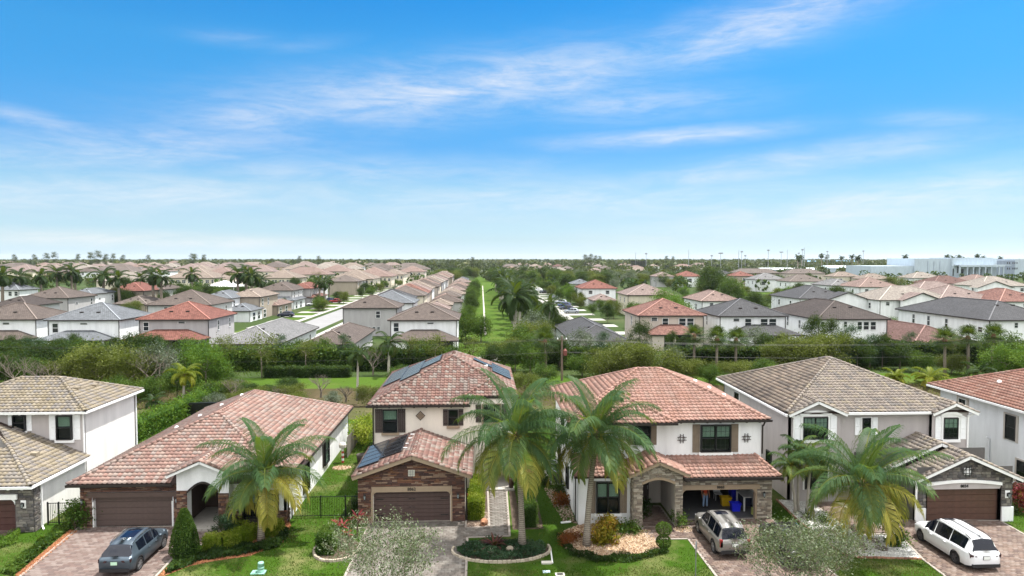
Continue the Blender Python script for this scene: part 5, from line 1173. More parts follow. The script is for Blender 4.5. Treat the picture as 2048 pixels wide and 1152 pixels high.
# ---------------------------------------------------------------- near garden: palms
for lab, p, th, L, nf, ln, wd, sd, ag, nl, ll, el in (('short coconut palm with drooping fronds before the window of the rose roofed house', (-13.3, 41.1, 0), 4.0, 4.5, 24, (.3, .15), (.10, .04, 0), 11, (.02, .72), 46, .95, (86, -14)),
    ('tall windblown coconut palm with pale leaning trunk in the curbed oval bed', (2.4, 39.6, 0), 6.4, 5.0, 28, (-.3, .2), (.5, .12, .05), 12, (.02, .66), 52, 1.1, (86, -20)),
    ('tall windblown coconut palm growing from the wood chip bed', (6.2, 39.4, 0), 6.5, 4.7, 27, (.6, .2), (.5, .14, .05), 13, (.02, .76), 50, 1.05, (86, -22)),
    ('broad coconut palm with browning lower frond on the white gravel bed', (22.2, 38.4, 0), 3.7, 4.9, 26, (.1, .15), (.14, .04, 0), 14, (.02, .74), 48, 1.05, (85, -12))):
    palm('coconut_palm', lab, p, th, L, nf, ln, wd, seed=sd, trunk=(.18, .135), ages=ag, nl=int(nl*1.25), ll=ll, curve=1.5, els=el, w_=.046)
for i, (x, y, h, ln) in enumerate(((20.9, 43.9, 3.3, (-.35, .1)), (21.6, 43.7, 3.7, (.2, .1)), (22.2, 44.2, 3.5, (.6, 0)), (21.3, 44.4, 4.0, (.1, .3)))):
    palm('christmas_palm', ['shortest christmas palm, farthest from the garage, in the clump by the grey wall', 'front christmas palm of the clump by the grey wall', 'christmas palm leaning to the garage in the clump by the grey wall', 'tallest christmas palm at the back of the clump by the grey wall'][i], (x, y, 0), h-.6, 1.7, 13, ln, (.1, 0, 0), mat='palm', nl=22, ll=.45, group='clump of christmas palms at the grey house', seed=20+i, trunk=(.09, .07), tmat=ROYALT, ages=(.15, .5), els=(75, -5), curve=1.7, shaft=.5, nuts=False, base_swell=1.8)
# ---------------------------------------------------------------- beds, edging and gravel
def arcpts(cx, cy, rx, ry, a0=0, a1=360, n=36): return [(cx+rx*math.cos(math.radians(a0+(a1-a0)*i/n)), cy+ry*math.sin(math.radians(a0+(a1-a0)*i/n))) for i in range(n+(0 if a1-a0 == 360 else 1))]
def edging(name, label, pts, mat, w_=.14, h=.16, closed=False, L=.3):
    root = thing(name, label, 'edging', (pts[0][0], pts[0][1], 0)); me = None; P = [Vector((a, b, 0)) for a, b in pts]+([Vector((pts[0][0], pts[0][1], 0))] if closed else [])
    mb = MB(); mb.add([(-.5, -.5, 0), (.5, -.5, 0), (.5, .5, 0), (-.5, .5, 0), (-.46, -.42, 1), (.46, -.42, 1), (.46, .42, 1), (-.46, .42, 1)], [(0, 1, 5, 4), (1, 2, 6, 5), (2, 3, 7, 6), (3, 0, 4, 7), (4, 5, 6, 7)])
    acc = []
    for a, b in zip(P, P[1:]):
        n = max(1, int(round((b-a).length/L)))
        for i in range(n): acc.append((a.lerp(b, (i+.5)/n), (b-a).normalized(), (b-a).length/n))
    for p, d, l in acc[:300]:
        if me is None: o = mb.build('edging_stone', mat, root, world=False); me = o.data
        else: o = put('edging_stone', me, root, False)
        o.matrix_parent_inverse = root_inv(root); o.matrix_basis = Matrix.LocRotScale(p+Vector((0, 0, -.02)), Matrix.Rotation(math.atan2(d.y, d.x)+random.uniform(-.06, .06), 3, 'Z').to_quaternion(), Vector((l*.96, w_, h*random.uniform(.9, 1.1))))
    return root
EDG = palette('edging_concrete', st('a49a88', 'b0a694', '988e7e', 'aca28e'), False, bump=.3)
oval = arcpts(1.15, 39.0, 2.75, 1.55); sheet('mulch_bed', oval, .012, SOIL); edging('bed_edging', 'pale stone edging round the oval bed under the tall palm', arcpts(1.15, 39.0, 2.85, 1.65, 165, 375, 40), EDG)
def groundcover(name, label, poly, n, h, ls, mat, seed=0, cat='ground cover'):
    ng = np.random.default_rng(seed); xs = [p[0] for p in poly]; ys = [p[1] for p in poly]; P = []
    while len(P) < n:
        x, y = ng.uniform(min(xs), max(xs)), ng.uniform(min(ys), max(ys))
        if inpoly(x, y, poly): P.append((x, y, ng.random()**.5*h*(.7+.5*math.sin(x*3+seed)*math.sin(y*3.7))))
    P = np.array(P); me = quads_mesh(name, leaves(P, ls, .4, .5, -.6, ng), np.clip(.45+.3*np.sin(P[:, 0]*2.1+P[:, 1]*1.3)+ng.normal(size=len(P))*.2, 0, 1)); me.materials.append(mat); o = put(name, me); tag(o, label, cat, kind='stuff'); return o
groundcover('ground_cover', 'dark green ground cover filling the oval bed', arcpts(1.15, 39.0, 2.6, 1.42), 5000, .34, .16, LM['blue'], 3)
blades('bromeliad', 'large maroon bromeliad in the oval bed', (.75, 39.3, .1), 46, .95, .14, LM['maroon'], el=(10, 80), droop=.6, seed=4)
rk = MB()
for i, (x, y) in enumerate(((1.7, 39.05), (2.0, 39.0), (1.4, 38.9), (.6, 38.75))): rk.lathe([(.01, 0), (.2, .02), (.17, .14), (.02, .2)], (x, y, .05), 7)
for i, (x, y, s_) in enumerate(((1.65, 39.0, .9), (1.95, 39.12, .6), (.55, 38.8, .8))):
    m = MB(); m.lathe([(.01, 0), (.24, .02), (.2, .16), (.12, .24), (.01, .27)], (0, 0, 0), 8); o = m.build('landscape_rock', EDG); o.location = (x, y, .02); o.scale = (s_*1.3, s_, s_); tag(o, ['larger pale rock', 'small pale rock behind the larger one', 'pale rock in front'][i]+' beside the maroon bromeliad', 'rock', 'rocks by the bromeliad')
# bed left of driveway two
lb = arcpts(-8.4, 39.6, 1.25, 1.6); sheet('mulch_bed', lb, .011, SOIL); edging('bed_edging', 'grey stone edging round the small bed beside the leafy street tree', arcpts(-8.4, 39.6, 1.32, 1.68, 150, 360, 24), EDG)
hedge('boxed_shrub', 'clipped green shrub at the front of the small edged bed', [(-8.95, 38.9), (-9.0, 40.3)], .95, 1.1, 5200, .09, LM['mid'], 2)
for i, (x, y, s_) in enumerate(((-8.3, 40.6, 1.0), (-7.9, 39.9, .8), (-8.7, 41.2, .9), (-7.6, 41.5, 1.1))): blades('cordyline', ['tall crimson cordyline just behind the clipped shrub', 'short crimson cordyline closest to the grey driveway', 'crimson cordyline against the black fence', 'crimson cordyline at the brown stone garage corner'][i], (x, y, 0), 16, .62, .12, LM['red'], el=(10, 80), droop=.5, group='crimson cordylines by the driveway', seed=30+i, sc=s_, stem=.95)
bs = MB(); bs.bar((-7.95, 42.5, .06), (-7.0, 42.6, .06), .1, .1); tag(bs.build('edging_board', EDG), 'pale straight edging strip on the lawn by the stone garage', 'edging')
edging('bed_edging', 'curved pale edging at the side of the solar house garage', [(-8.0, 47.4), (-8.6, 47.6), (-8.75, 49.2), (-8.4, 50.6)], EDG)
hedge('side_hedge', 'dark hedge along the garage side below the solar panels', [(-8.2, 44.6), (-8.2, 49.6)], .55, 1.0, 3500, .12, LM['dark'], 5)
# hedges at the entry walk
bed = sheet('mulch_bed', [(-1.0, 42.45), (.45, 42.5), (.42, 49.2), (-1.0, 49.2)], .0115, SOIL)
hedge('entry_hedge', 'clipped lime green hedge between the stone garage and the entry walk', [(-.35, 43.7), (-.28, 49.0)], .85, 1.35, 9000, .1, LM['lime'], 6)
hedge('entry_hedge', 'long clipped green hedge behind the leaning palm trunk', [(3.05, 42.3), (2.95, 49.3)], .85, 1.35, 9500, .1, LM['mid'], 7)
blades('cordyline', 'crimson cordyline tucked between the garage wall and lime hedge', (-.85, 45.6, 0), 14, .5, .11, LM['red'], el=(10, 80), droop=.5, seed=41, stem=.9); blades('cordyline', 'crimson cordyline at the far end of the long hedge', (3.6, 48.9, 0), 16, .55, .12, LM['red'], el=(10, 80), droop=.5, seed=42, stem=1.3)
sheet('mulch_bed', [(1.95, 42), (3.9, 42), (3.9, 49.3), (2.0, 49.3)], .0112, SOIL)
ur = MB(); ur.lathe([(.0, -.3), (.1, -.3), (.2, -.16), (.24, 0), (.2, .14), (.12, .22), (.16, .3), (.17, .32), (.11, .32), (.09, .22), (.0, .1)], (0, 0, 0), 18, 'y'); o = ur.build('terracotta_urn', plain('terracotta_clay', H('94694e'), .85, var=.2), smooth=True); o.location = (.16, 42.85, .2); o.rotation_euler = (-.1, 0, PI-.25); tag(o, 'terracotta urn lying on its side at the hedge end', 'urn')
blades('potted_plant', 'green strap plant in a tall brown pot beside the porch', (2.2, 49.5, .75), 16, .7, .07, LM['dark'], el=(35, 85), droop=.6, seed=44); pt = MB(); pt.lathe([(.0, 0), (.16, 0), (.26, .55), (.24, .75), (.2, .75), (.2, .6), (0, .6)], (2.2, 49.5, .13), 14); tag(pt.build('porch_pot', plain('pot_brown', H('4a3a30'), .5), smooth=True), 'tall brown glazed pot on the porch edge', 'pot')
# rocks in the bed at the walk
def gravel(name, label, poly, n, s0, mat, z=.012, seed=0):
    ng = np.random.default_rng(seed); xs = [p[0] for p in poly]; ys = [p[1] for p in poly]; V = []; R = []
    B = np.array([(1, 0, 0), (0, 1, 0), (-1, 0, 0), (0, -1, 0), (0, 0, .8)]); 
    while len(V) < n*4:
        x, y = ng.uniform(min(xs), max(xs)), ng.uniform(min(ys), max(ys))
        if not inpoly(x, y, poly): continue
        a = ng.random()*6.28; s_ = s0*ng.uniform(.5, 1.3); c, q = math.cos(a), math.sin(a); P = [(x+s_*(b[0]*c-b[1]*q*.7), y+s_*(b[0]*q+b[1]*c*.7), z+s_*b[2]) for b in B]; r = ng.random()
        for i in range(4): V.append([P[i], P[(i+1) % 4], P[4], P[4]]); R.append(r)
    me = quads_mesh(name, np.array(V), np.array(R)); me.materials.append(mat); o = put(name, me); tag(o, label, 'gravel', kind='stuff'); return o
CHIP = palette('wood_chip_pieces', st('b89c7c', 'c8b094', 'a48868', 'd4c0a8', '8e7058', 'bfa486', f=0.75), True, bump=.2); WGRAV = palette('white_gravel_pieces', st('d8d8d4', 'e6e6e2', 'c4c4c0', 'dededa', 'b4b2ae', f=0.75), True, bump=.2); RGRAV = palette('river_gravel', st('a08a78', 'b8a490', '8a7464', 'c4b4a4', '745e50', f=0.75), True, bump=.2); OCHIP = palette('orange_mulch_pieces', st('96603e', 'a87048', '7c4c30', 'b48058', '8c5838', f=0.75), True, bump=.2)
gravel('river_gravel', 'brown river gravel at the foot of the lime hedge', [(-.95, 42.5), (.42, 42.55), (.42, 45), (.2, 45), (.15, 43.2), (-.95, 43.1)], 500, .07, RGRAV, seed=1)
chips = gp((1128, 1062), (1160, 1050), (1215, 1040), (1262, 1058), (1300, 1062), (1322, 1098), (1290, 1106), (1230, 1110), (1168, 1112), (1130, 1095))
sheet('mulch_bed', chips, .0105, MULCH_T); gravel('wood_chips', 'pale tan wood chips covering the bed round the windblown palm', chips, 4200, .085, CHIP, seed=2)
groundcover('border_plants', 'low dark green border round the wood chip bed', gp((1112, 1075), (1126, 1072), (1148, 1104), (1190, 1113), (1260, 1114), (1330, 1100), (1336, 1108), (1262, 1126), (1190, 1126), (1138, 1112)), 3600, .36, .14, LM['dark'], 9)
bush('rust_shrub', 'round rust coloured shrub beside the border plants', tuple(G(1137, 1088)), (.48, .42, .38), 1600, .09, LM['rust'], seed=1, rad=.12, k=20)
bush('croton', 'tall yellow and green croton below the front window', tuple(G(1218, 1062)), (.75, .5, .42), 1500, .17, LM['yellow'], seed=2, rad=.2); bush('croton', 'low bronze croton at the foot of the windblown palm', tuple(G(1203, 1083)), (.65, .5, .35), 900, .24, LM['yellow'], seed=3, rad=.18)
bush('red_shrub', 'tiny red shrub on the wood chips', tuple(G(1160, 1074)), (.25, .2, .14), 300, .09, LM['red'], seed=8)
bush('green_shrub', 'leafy green shrub at the portico column', tuple(G(1258, 1066)), (.5, .4, .35), 900, .15, LM['mid'], seed=4); bush('entry_shrub', 'dark shrub in the shade of the portico', (10.4, 43.6, 0), (.4, .4, .7), 900, .16, LM['dark'], seed=5); bush('entry_shrub', 'leafy green shrub beside the portico pillar and open garage', (12.45, 42.0, 0), (.35, .3, .5), 700, .14, LM['mid'], seed=6)
gravel('stone_pile', 'pale stones at the pillar by the open garage', arcpts(12.6, 41.5, .6, .5), 260, .09, CHIP, seed=3)
tp = thing('topiary', 'double ball topiary on a stem beside the entry walk', 'topiary', tuple(G(1327, 1100)))
m = MB(); m.tube([(0, 0, 0), (0, 0, 1.6)], .03, 6); m.build('stem', BARKD, tp, world=False)
for z, r_ in ((.5, .42), (1.25, .44)):
    ng = np.random.default_rng(int(z*10)); d = nrm(ng.normal(size=(2600, 3))); P = d*np.array([r_, r_, r_*.85])*(1+ng.normal(size=(2600, 1))*.05)+np.array([0, 0, z]); leafobj('leaf_ball', leaves(P, .06, .6, .5, 0, ng), ng.random(2600), LM['mid'], tp)
# topiary cone of house one
tc_ = thing('topiary', 'tall clipped cone topiary beside the rose paver driveway', 'topiary', tuple(G(370, 1114)))
ng = np.random.default_rng(8); t_ = ng.random(9000)**.75; a_ = ng.random(9000)*2*PI; rr = .78*np.where(t_ < .12, .75+2*t_, 1.0-.0*t_)*(1-np.clip(t_-.12, 0, 1)**1.6*.98)*(1+ng.normal(size=9000)*.05); P = np.stack([rr*np.cos(a_), rr*np.sin(a_), t_*2.75+.03], 1)
leafobj('foliage', leaves(P, .09, .5, .5, -.3, ng), np.clip(.4+ng.normal(size=9000)*.22, 0, 1), LM['mid'], tc_); m = MB(); m.lathe([(.5, .1), (.66, .4), (.5, 1.4), (.2, 2.3), (.01, 2.6)], (0, 0, 0), 12); m.r = [.1]*len(m.f); m.build('core', LM['dark'], tc_, world=False, rnd=True)
# beds of house one
bedr = gp((352, 1118), (405, 1108), (470, 1075), (562, 1060), (577, 1040), (582, 1052), (566, 1085), (500, 1112), (430, 1122), (380, 1132), (330, 1152), (316, 1152))
sheet('mulch_bed', bedr, .0105, MULCH_O); gravel('mulch_pieces', 'orange bark mulch under the liriope by the drive', bedr, 2600, .06, OCHIP, seed=4)
hedge('low_hedge', 'low yellow green hedge before the front window', gp((412, 1100), (445, 1098), (480, 1090), (505, 1076)), .85, .85, 4200, .09, LM['lime'], 11); hedge('low_hedge', 'low yellow green hedge behind the short palm trunk', gp((530, 1072), (562, 1066)), .8, .8, 2200, .09, LM['lime'], 12)
groundcover('liriope', 'dark grassy border along the orange mulch', gp((352, 1122), (400, 1112), (470, 1096), (545, 1082), (572, 1062), (578, 1070), (556, 1096), (480, 1112), (400, 1122), (345, 1146), (330, 1150)), 4200, .34, .26, LM['dark'], 10)
bush('bluegreen_shrub', 'soft blue green shrub beside the arched entry', tuple(G(446, 1066)), (.7, .5, .5), 1500, .12, LM['blue'], seed=9); bush('variegated_shrub', 'small yellow green shrub under the front window', tuple(G(478, 1058)), (.6, .3, .3), 700, .14, LM['lime'], seed=10)
bedl = gp((156, 1062), (140, 1060), (28, 1152), (44, 1152)); sheet('mulch_bed', bedl, .0105, MULCH_O); gravel('mulch_pieces', 'orange bark mulch along the other edge of the rose driveway', bedl, 1200, .06, OCHIP, seed=5)
groundcover('liriope', 'green strap leaved border along the mulch strip by the driveway', gp((150, 1048), (128, 1050), (2, 1146), (28, 1152)), 3200, .34, .28, LM['mid'], 12)
bush('leafy_shrub', 'tall open shrub at the corner of the brown stone garage', tuple(G(150, 1058)), (.75, .6, .95), 1500, .17, LM['mid'], seed=11, rad=.25); groundcover('low_border', 'clipped green border plants beside the grey stone garage', gp((0, 1076), (42, 1066), (36, 1086), (-20, 1106), (-60, 1110)), 2600, .5, .13, LM['bright'], 13)
sl = MB(); sl.tube([G(407, 1094), G(407, 1094)+Vector((0, 0, .5))], .035, 6); tag(sl.build('path_light', METAL_B), 'black bollard path light by the low hedge', 'path light')
# white gravel garden of house four
wg = gp((1553, 1000), (1600, 1000), (1622, 1006), (1712, 1071), (1792, 1070), (1800, 1072), (1843, 1117), (1719, 1114), (1680, 1104), (1600, 1045))
sheet('gravel_bed', wg, .0095, plain('white_gravel_base', H('c4c4c0'), .95, var=.25, sc=9, bump=.5)); gravel('white_gravel', 'white gravel covering the garden round the broad palm', wg, 6500, .06, WGRAV, seed=6)
wg2 = gp((1664, 1004), (1690, 1006), (1770, 1050), (1764, 1056)); sheet('gravel_bed', wg2, .0097, plain('white_gravel_base_b', H('c4c4c0'), .95, var=.25, sc=9, bump=.5)); gravel('white_gravel', 'white gravel strip between the entry walk and garage', gp((1672, 1020), (1700, 1022), (1768, 1052), (1764, 1056)), 900, .06, WGRAV, seed=7)
edging('bed_edging', 'scalloped brown edging along the white gravel and lawn', gp((1553, 1000), (1600, 1046), (1680, 1106), (1719, 1116), (1843, 1119)), palette('scallop_edging', st('8a6450', '9c7460', '7c5848'), False), .1, .12, L=.25)
for i, (u, v) in enumerate(((1664, 1064), (1692, 1080), (1746, 1082), (1763, 1098), (1736, 1049), (1612, 1038), (1790, 1090), (1722, 1096))):
    p = G(u, v); m = MB(); m.lathe([(.0, .03), (.3, .03), (.34, .06), (.36, .0)], (0, 0, 0), 14); o = m.build('mulch_ring', SOIL); o.location = (p.x, p.y, .01); tag(o, 'dark round planting ring in the white gravel, '+['nearest the entry walk bend', 'beside the wispy pale shrub', 'between the palm and the upright shrub', 'at the front gravel point', 'on the gravel strip by the garage', 'round the spiky plant', 'under the upright shrub', 'round the broad palm trunk'][i], 'planting ring', 'planting rings in the white gravel')
bush('upright_shrub', 'upright green shrub in the gravel by the white minivan', tuple(G(1790, 1088)), (.5, .45, .75), 1500, .14, LM['mid'], seed=13, rad=.16); bush('low_shrub', 'rounded low shrub on the gravel near the entry walk', tuple(G(1646, 1046)), (.42, .4, .28), 800, .1, LM['mid'], seed=14); bush('low_shrub', 'small round shrub beside the entry walk behind the palm trunk', tuple(G(1703, 1028)), (.4, .35, .3), 700, .1, LM['mid'], seed=15); bush('grey_shrub', 'wispy pale shrub beside a planting ring', tuple(G(1688, 1078)), (.4, .35, .35), 320, .08, LM['grey'], seed=16)
blades('cycad', 'dark spiky plant in an edged ring near the house', tuple(G(1612, 1034)), 16, .8, .08, LM['dark'], el=(20, 80), droop=.7, seed=17)
# lawn grass blades
def grass(n):
    polys = [gp((580, 1050), (690, 890), (740, 890), (712, 1045), (690, 1152), (330, 1152), (400, 1128), (500, 1114), (570, 1086)), gp((1076, 880), (1105, 880), (1120, 1000), (1130, 1100), (1200, 1128), (1340, 1098), (1392, 1095), (1424, 1152), (935, 1152), (940, 1110), (1075, 1100), (1085, 980)), gp((1545, 1000), (1600, 1048), (1690, 1112), (1845, 1120), (1885, 1152), (1520, 1152), (1530, 1060)), gp((80, 1060), (140, 1058), (26, 1150), (-10, 1150), (-5, 1105)), gp((2012, 1040), (2048, 1025), (2048, 1066), (2020, 1050)), [(-40, 33), (40, 33), (40, 36.5), (-40, 36.5)]]
    V = []; R = []
    A = [abs(sum(p[i][0]*p[(i+1) % len(p)][1]-p[(i+1) % len(p)][0]*p[i][1] for i in range(len(p))))/2 for p in polys]; tot = sum(A)
    for p, a in zip(polys, A):
        m = int(n*a/tot); xs = [q[0] for q in p]; ys = [q[1] for q in p]; X = rng.uniform(min(xs), max(xs), m*3); Y = rng.uniform(min(ys), max(ys), m*3); c = 0
        for x, y in zip(X, Y):
            if c >= m: break
            if not inpoly(x, y, p) or any(inpoly(x, y, d) for d in (D1, D2, D3, D4, oval, chips, wg)): continue
            c += 1; V.append((x, y, .0)); 
    P = np.array(V); Q = leaves(P, .11, .3, .1, -1.8); Q[:, :, 2] += .03
    f = np.clip(.5+.35*np.sin(P[:, 0]*.9+1.3*np.sin(P[:, 1]*.7))+rng.normal(size=len(P))*.25, 0, 1)
    me = quads_mesh('grass', Q, f); me.materials.append(leafmat('grass_blade', [(.050, .128, .008), (.075, .165, .014), (.12, .20, .03), (.28, .26, .10)], .3)); o = put('grass', me); tag(o, 'short green lawn grass in the front yards', 'grass', kind='stuff')
grass(46000)
# young street trees in front
def street_tree(label, loc, h, nl, seed, spread=1.0):
    g = random.Random(seed); root = thing('street_tree', label, 'tree', loc); mb = MB(); tips = []
    mb.tube([(0, 0, -.1), (.05, .02, h*.16), (0, .05, h*.3)], [.09, .07, .06], 8)
    for i in range(11):
        a = i*2.4; tips += branches(mb, Vector((0, 0, h*(.16+.015*i))), Vector((math.cos(a)*spread, math.sin(a)*spread, 1.0)).normalized(), h*.25, .026, 3, g, .38, 3)
    mb.build('trunk', BARK, root, world=False, smooth=True); ng = np.random.default_rng(seed); T = np.array([tuple(t) for t in tips]); i = ng.integers(0, len(T), nl); P = T[i]*(1-(ng.random((nl, 1))**1.5)*.30*np.array([1, 1, .8]))+ng.normal(size=(nl, 3))*.15
    leafobj('crown', leaves(P, .125, .4, .3, .1, ng), np.clip(ng.normal(.55, .28, nl), 0, 1), LM['oak'], root); return root
street_tree('sparse young oak between the rose and grey paver driveways', (-4.4, 31.2, 0), 6.3, 7000, 51); street_tree('sparse young oak beside the brown paver driveway and dark car', (14.3, 30.8, 0), 6.0, 6500, 52); street_tree('smaller sparse oak behind the other beside the white gravel', (17.0, 32.6, 0), 5.0, 4500, 53)
# ---------------------------------------------------------------- cars
def lerp_tab(tab, x):
    for (a, b), (c, d) in zip(tab, tab[1:]):
        if x <= c: t = 0 if c == a else max(0, (x-a)/(c-a)); t = t*t*(3-2*t)*.5+t*.5; return b+(d-b)*t
    return tab[-1][1]
TYRE = plain('tyre_rubber', (.012, .012, .013), .85); RIM = plain('alloy_wheel', H('a4a8ac'), .3, .8); RIMD = plain('dark_alloy_wheel', H('5c5e62'), .35, .7); CARGL = plain('car_glass', (.004, .006, .012), .06, spec=.45, var=.1); BLKP = plain('black_plastic', (.014, .014, .016), .6); LAMPR = plain('tail_lamp_red', (.20, .012, .012), .15, spec=.7); LAMPD = plain('smoked_tail_lamp', (.03, .006, .01), .12, spec=.7); LAMPW = plain('clear_lamp', (.55, .57, .6), .1, spec=.7); CHROME = plain('chrome', (.7, .7, .7), .12, 1); PLATE = plain('plate_white', H('d8dcd8'), .4); PLATEG = plain('plate_pale_green', H('b4d8be'), .4)
def carpaint(name, c, met=.0): return plain(name, c, .28, met, .04, 2, 0, .5, 0)
def wheel_mesh(R_, W):
    t = MB(); t.lathe([(R_*.66, -W/2), (R_*.92, -W/2), (R_, -W*.36), (R_, W*.36), (R_*.92, W/2), (R_*.66, W/2), (R_*.62, W*.2), (R_*.62, -W*.2), (R_*.66, -W/2)], (0, 0, 0), 24, 'x')
    r = MB(); r.lathe([(R_*.60, W*.40), (R_*.67, W*.46), (R_*.67, W*.30), (R_*.58, W*.28)], (0, 0, 0), 24, 'x'); r.lathe([(.001, W*.40), (R_*.14, W*.40), (R_*.16, W*.3)], (0, 0, 0), 12, 'x')
    for k in range(10): a = 2*PI*k/10+(.09 if k % 2 else -.09); a2 = 2*PI*(k//2*2+.5)/10; r.bar((W*.36, R_*.1*math.cos(a), R_*.1*math.sin(a)), (W*.38, R_*.62*math.cos(a), R_*.62*math.sin(a)), .045, .03)
    r.lathe([(R_*.58, W*.12), (.001, W*.12)], (0, 0, 0), 16, 'x'); return t, r
def car(label, cat, loc, L, W, top, belt, hw, axles, R_, paint, glass, ws, rw, side, pillars, rz=0, name='parked_suv', sun=None, rails=True, rim=RIM, plate=PLATE, lamp='side', lampm=LAMPR, railm=None, group=None, ground=.24, trim=None, tp=.30):
    """tables run from the tail (0) to the nose (L); ws/rw = windscreen and tailgate glass stations, side = side glass span"""
    root = thing(name, label, cat, loc, rz, group); xs = set(np.linspace(0, L, 47))
    for a in axles: xs |= {a+R_*1.13*math.cos(PI*k/8) for k in range(9)}
    xs |= {ws[0], ws[1], rw[0], rw[1], side[0], side[1]}
    for p in pillars: xs |= set(p)
    xs = sorted(x for x in xs if 0 <= x <= L); Q = []
    for i in range(len(xs)): 
        if not Q or xs[i]-Q[-1] > .004: Q.append(xs[i])
    xs = Q; rings = []
    for x in xs:
        w_ = lerp_tab(hw, x); zt = lerp_tab(top, x); zb = min(lerp_tab(belt, x), zt-.02); zs_ = ground+.10*max(0, 1-x/.35)+.08*max(0, 1-(L-x)/.4); arch = 0
        for a in axles:
            if abs(x-a) < R_*1.13: arch = max(arch, math.sqrt(max(0, (R_*1.13)**2-(x-a)**2))+R_)
        z1 = max(zs_, arch); gh = zt-zb > .14; f = min(1, (zt-zb)/.5); taper = 1-tp*f
        zmid = max(z1+.03, (zs_+zb)*.5+.06)
        zm2 = max(zmid+.03, zb-.10)
        zb2 = max(zm2+.03, zb)
        P = [(0, z1 if arch else zs_), (w_*.9, z1 if arch else zs_), (w_*.985, max(z1+.015, zs_+.1)), (w_, zmid), (w_*.985, zm2), (w_*.945, zb2+.01)]
        if gh: P += [(w_*(.93-.05*f), zb2+.05), (w_*taper*.98, zt-.10*f), (w_*taper*.90, zt-.03), (w_*taper*.55, zt+.005), (0, zt+.02)]
        else: P += [(w_*.90, zb2+.02), (w_*.84, (zb2+zt)/2+.02), (w_*.74, zt), (w_*.45, zt+.01), (0, zt+.015)]
        rings.append(P)
    n = len(rings[0]); mb = MB(); V = []; 
    for x, P in zip(xs, rings): V += [(-p[0], x, p[1]) for p in reversed(P[1:])]+[(p[0], x, p[1]) for p in P]
    m = 2*n-1; F = [(i*m+j, i*m+j+1, (i+1)*m+j+1, (i+1)*m+j) for i in range(len(xs)-1) for j in range(m-1)]+[(i*m+m-1, i*m, (i+1)*m, (i+1)*m+m-1) for i in range(len(xs)-1)]
    F += [tuple(range(m))[::-1], tuple((len(xs)-1)*m+j for j in range(m))]; mb.add(V, F); b = mb.build('body', paint, root, world=False, smooth=True)
    bm_mod = b.modifiers.new('bev', 'WEIGHTED_NORMAL') if False else None
    def glassp(name, cond, off=.006, mat=glass):
        g = MB(); cnt = 0
        for i in range(len(xs)-1):
            for sgn in (-1, 1):
                for j in range(n-1):
                    if cond(xs[i], xs[i+1], j, sgn):
                        P = [Vector((sgn*rings[i][j][0], xs[i], rings[i][j][1])), Vector((sgn*rings[i][j+1][0], xs[i], rings[i][j+1][1])), Vector((sgn*rings[i+1][j+1][0], xs[i+1], rings[i+1][j+1][1])), Vector((sgn*rings[i+1][j][0], xs[i+1], rings[i+1][j][1]))]
                        N = (P[1]-P[0]).cross(P[3]-P[0]); N = N.normalized() if N.length > 1e-9 else Vector((0, 0, 1)); c = sum(P, Vector())/4
                        if N.dot(c-Vector((0, L/2, .6))) < 0: N = -N
                        g.poly([p+N*off for p in (P if sgn > 0 else P[::-1])]); cnt += 1
        return g.build(name, mat, root, world=False, smooth=True) if cnt else None
    inp = lambda a, b: any(p[0]-.004 <= a and b <= p[1]+.004 for p in pillars)
    for sg in (-1, 1): glassp('side_window', lambda a, b, j, s_, sg=sg: s_ == sg and j == 6 and side[0]-.004 <= a and b <= side[1]+.004 and not inp(a, b))
    glassp('windscreen', lambda a, b, j, s_: j >= 7 and ws[0]-.004 <= a and b <= ws[1]+.004); glassp('rear_window', lambda a, b, j, s_: j >= 7 and rw[0]-.004 <= a and b <= rw[1]+.004)
    if sun: glassp('sunroof', lambda a, b, j, s_: j >= 9 and sun[0]-.05 <= a and b <= sun[1]+.05)
    lo = ground+.10
    glassp('sill_trim', lambda a, b, j, s_: j == 1, .004, BLKP if trim is None else trim)
    for a in axles:
        for sg in (-1, 1):
            t, r = wheel_mesh(R_, .23); wv = lerp_tab(hw, a); o = t.build('wheel', TYRE, root, world=False, smooth=True); o.location = (sg*(wv-.12), a, R_); o.rotation_euler = (0, 0, 0 if sg > 0 else PI); r.build('rim', rim, o, world=False)
    ar = MB(); ar.box(-W/2+.18, W/2-.18, axles[0]-R_, axles[1]+R_, ground+.04, ground+.16); ar.build('underbody', BLKP, root, world=False)
    # tail
    zr = lerp_tab(belt, .12); wr = lerp_tab(hw, .1)
    for sg in (-1, 1):
        l = MB()
        if lamp == 'tall': l.box(min(sg*wr*.80, sg*wr*.985), max(sg*wr*.80, sg*wr*.985), .0, .16, zr-.34, zr+.08)
        elif lamp == 'side': l.add([(sg*wr*.42, -.012, zr-.08), (sg*wr*1.0, .03, zr-.02), (sg*wr*1.012, .42, zr+.03), (sg*wr*1.012, .40, zr-.05), (sg*wr*1.0, .02, zr-.20), (sg*wr*.5, -.014, zr-.16)], [(0, 1, 4, 5), (1, 2, 3, 4)])
        else: l.add([(sg*wr*.62, -.01, zr-.12), (sg*wr*1.0, .02, zr-.03), (sg*wr*1.01, .5, zr+.10), (sg*wr*1.01, .12, zr-.12), (sg*wr*1.008, .2, zr-.42), (sg*wr*1.0, .02, zr-.16), (sg*wr*.62, -.012, zr-.16)], [(0, 1, 5, 6), (1, 2, 3, 5), (5, 3, 4)])
        l.build('tail_lamp', lampm, root, world=False)
        mi = MB(); my = ws[0]+.18 if ws[0] > rw[1] else ws[1]; mz = lerp_tab(belt, my)+.10; wv = lerp_tab(hw, my)
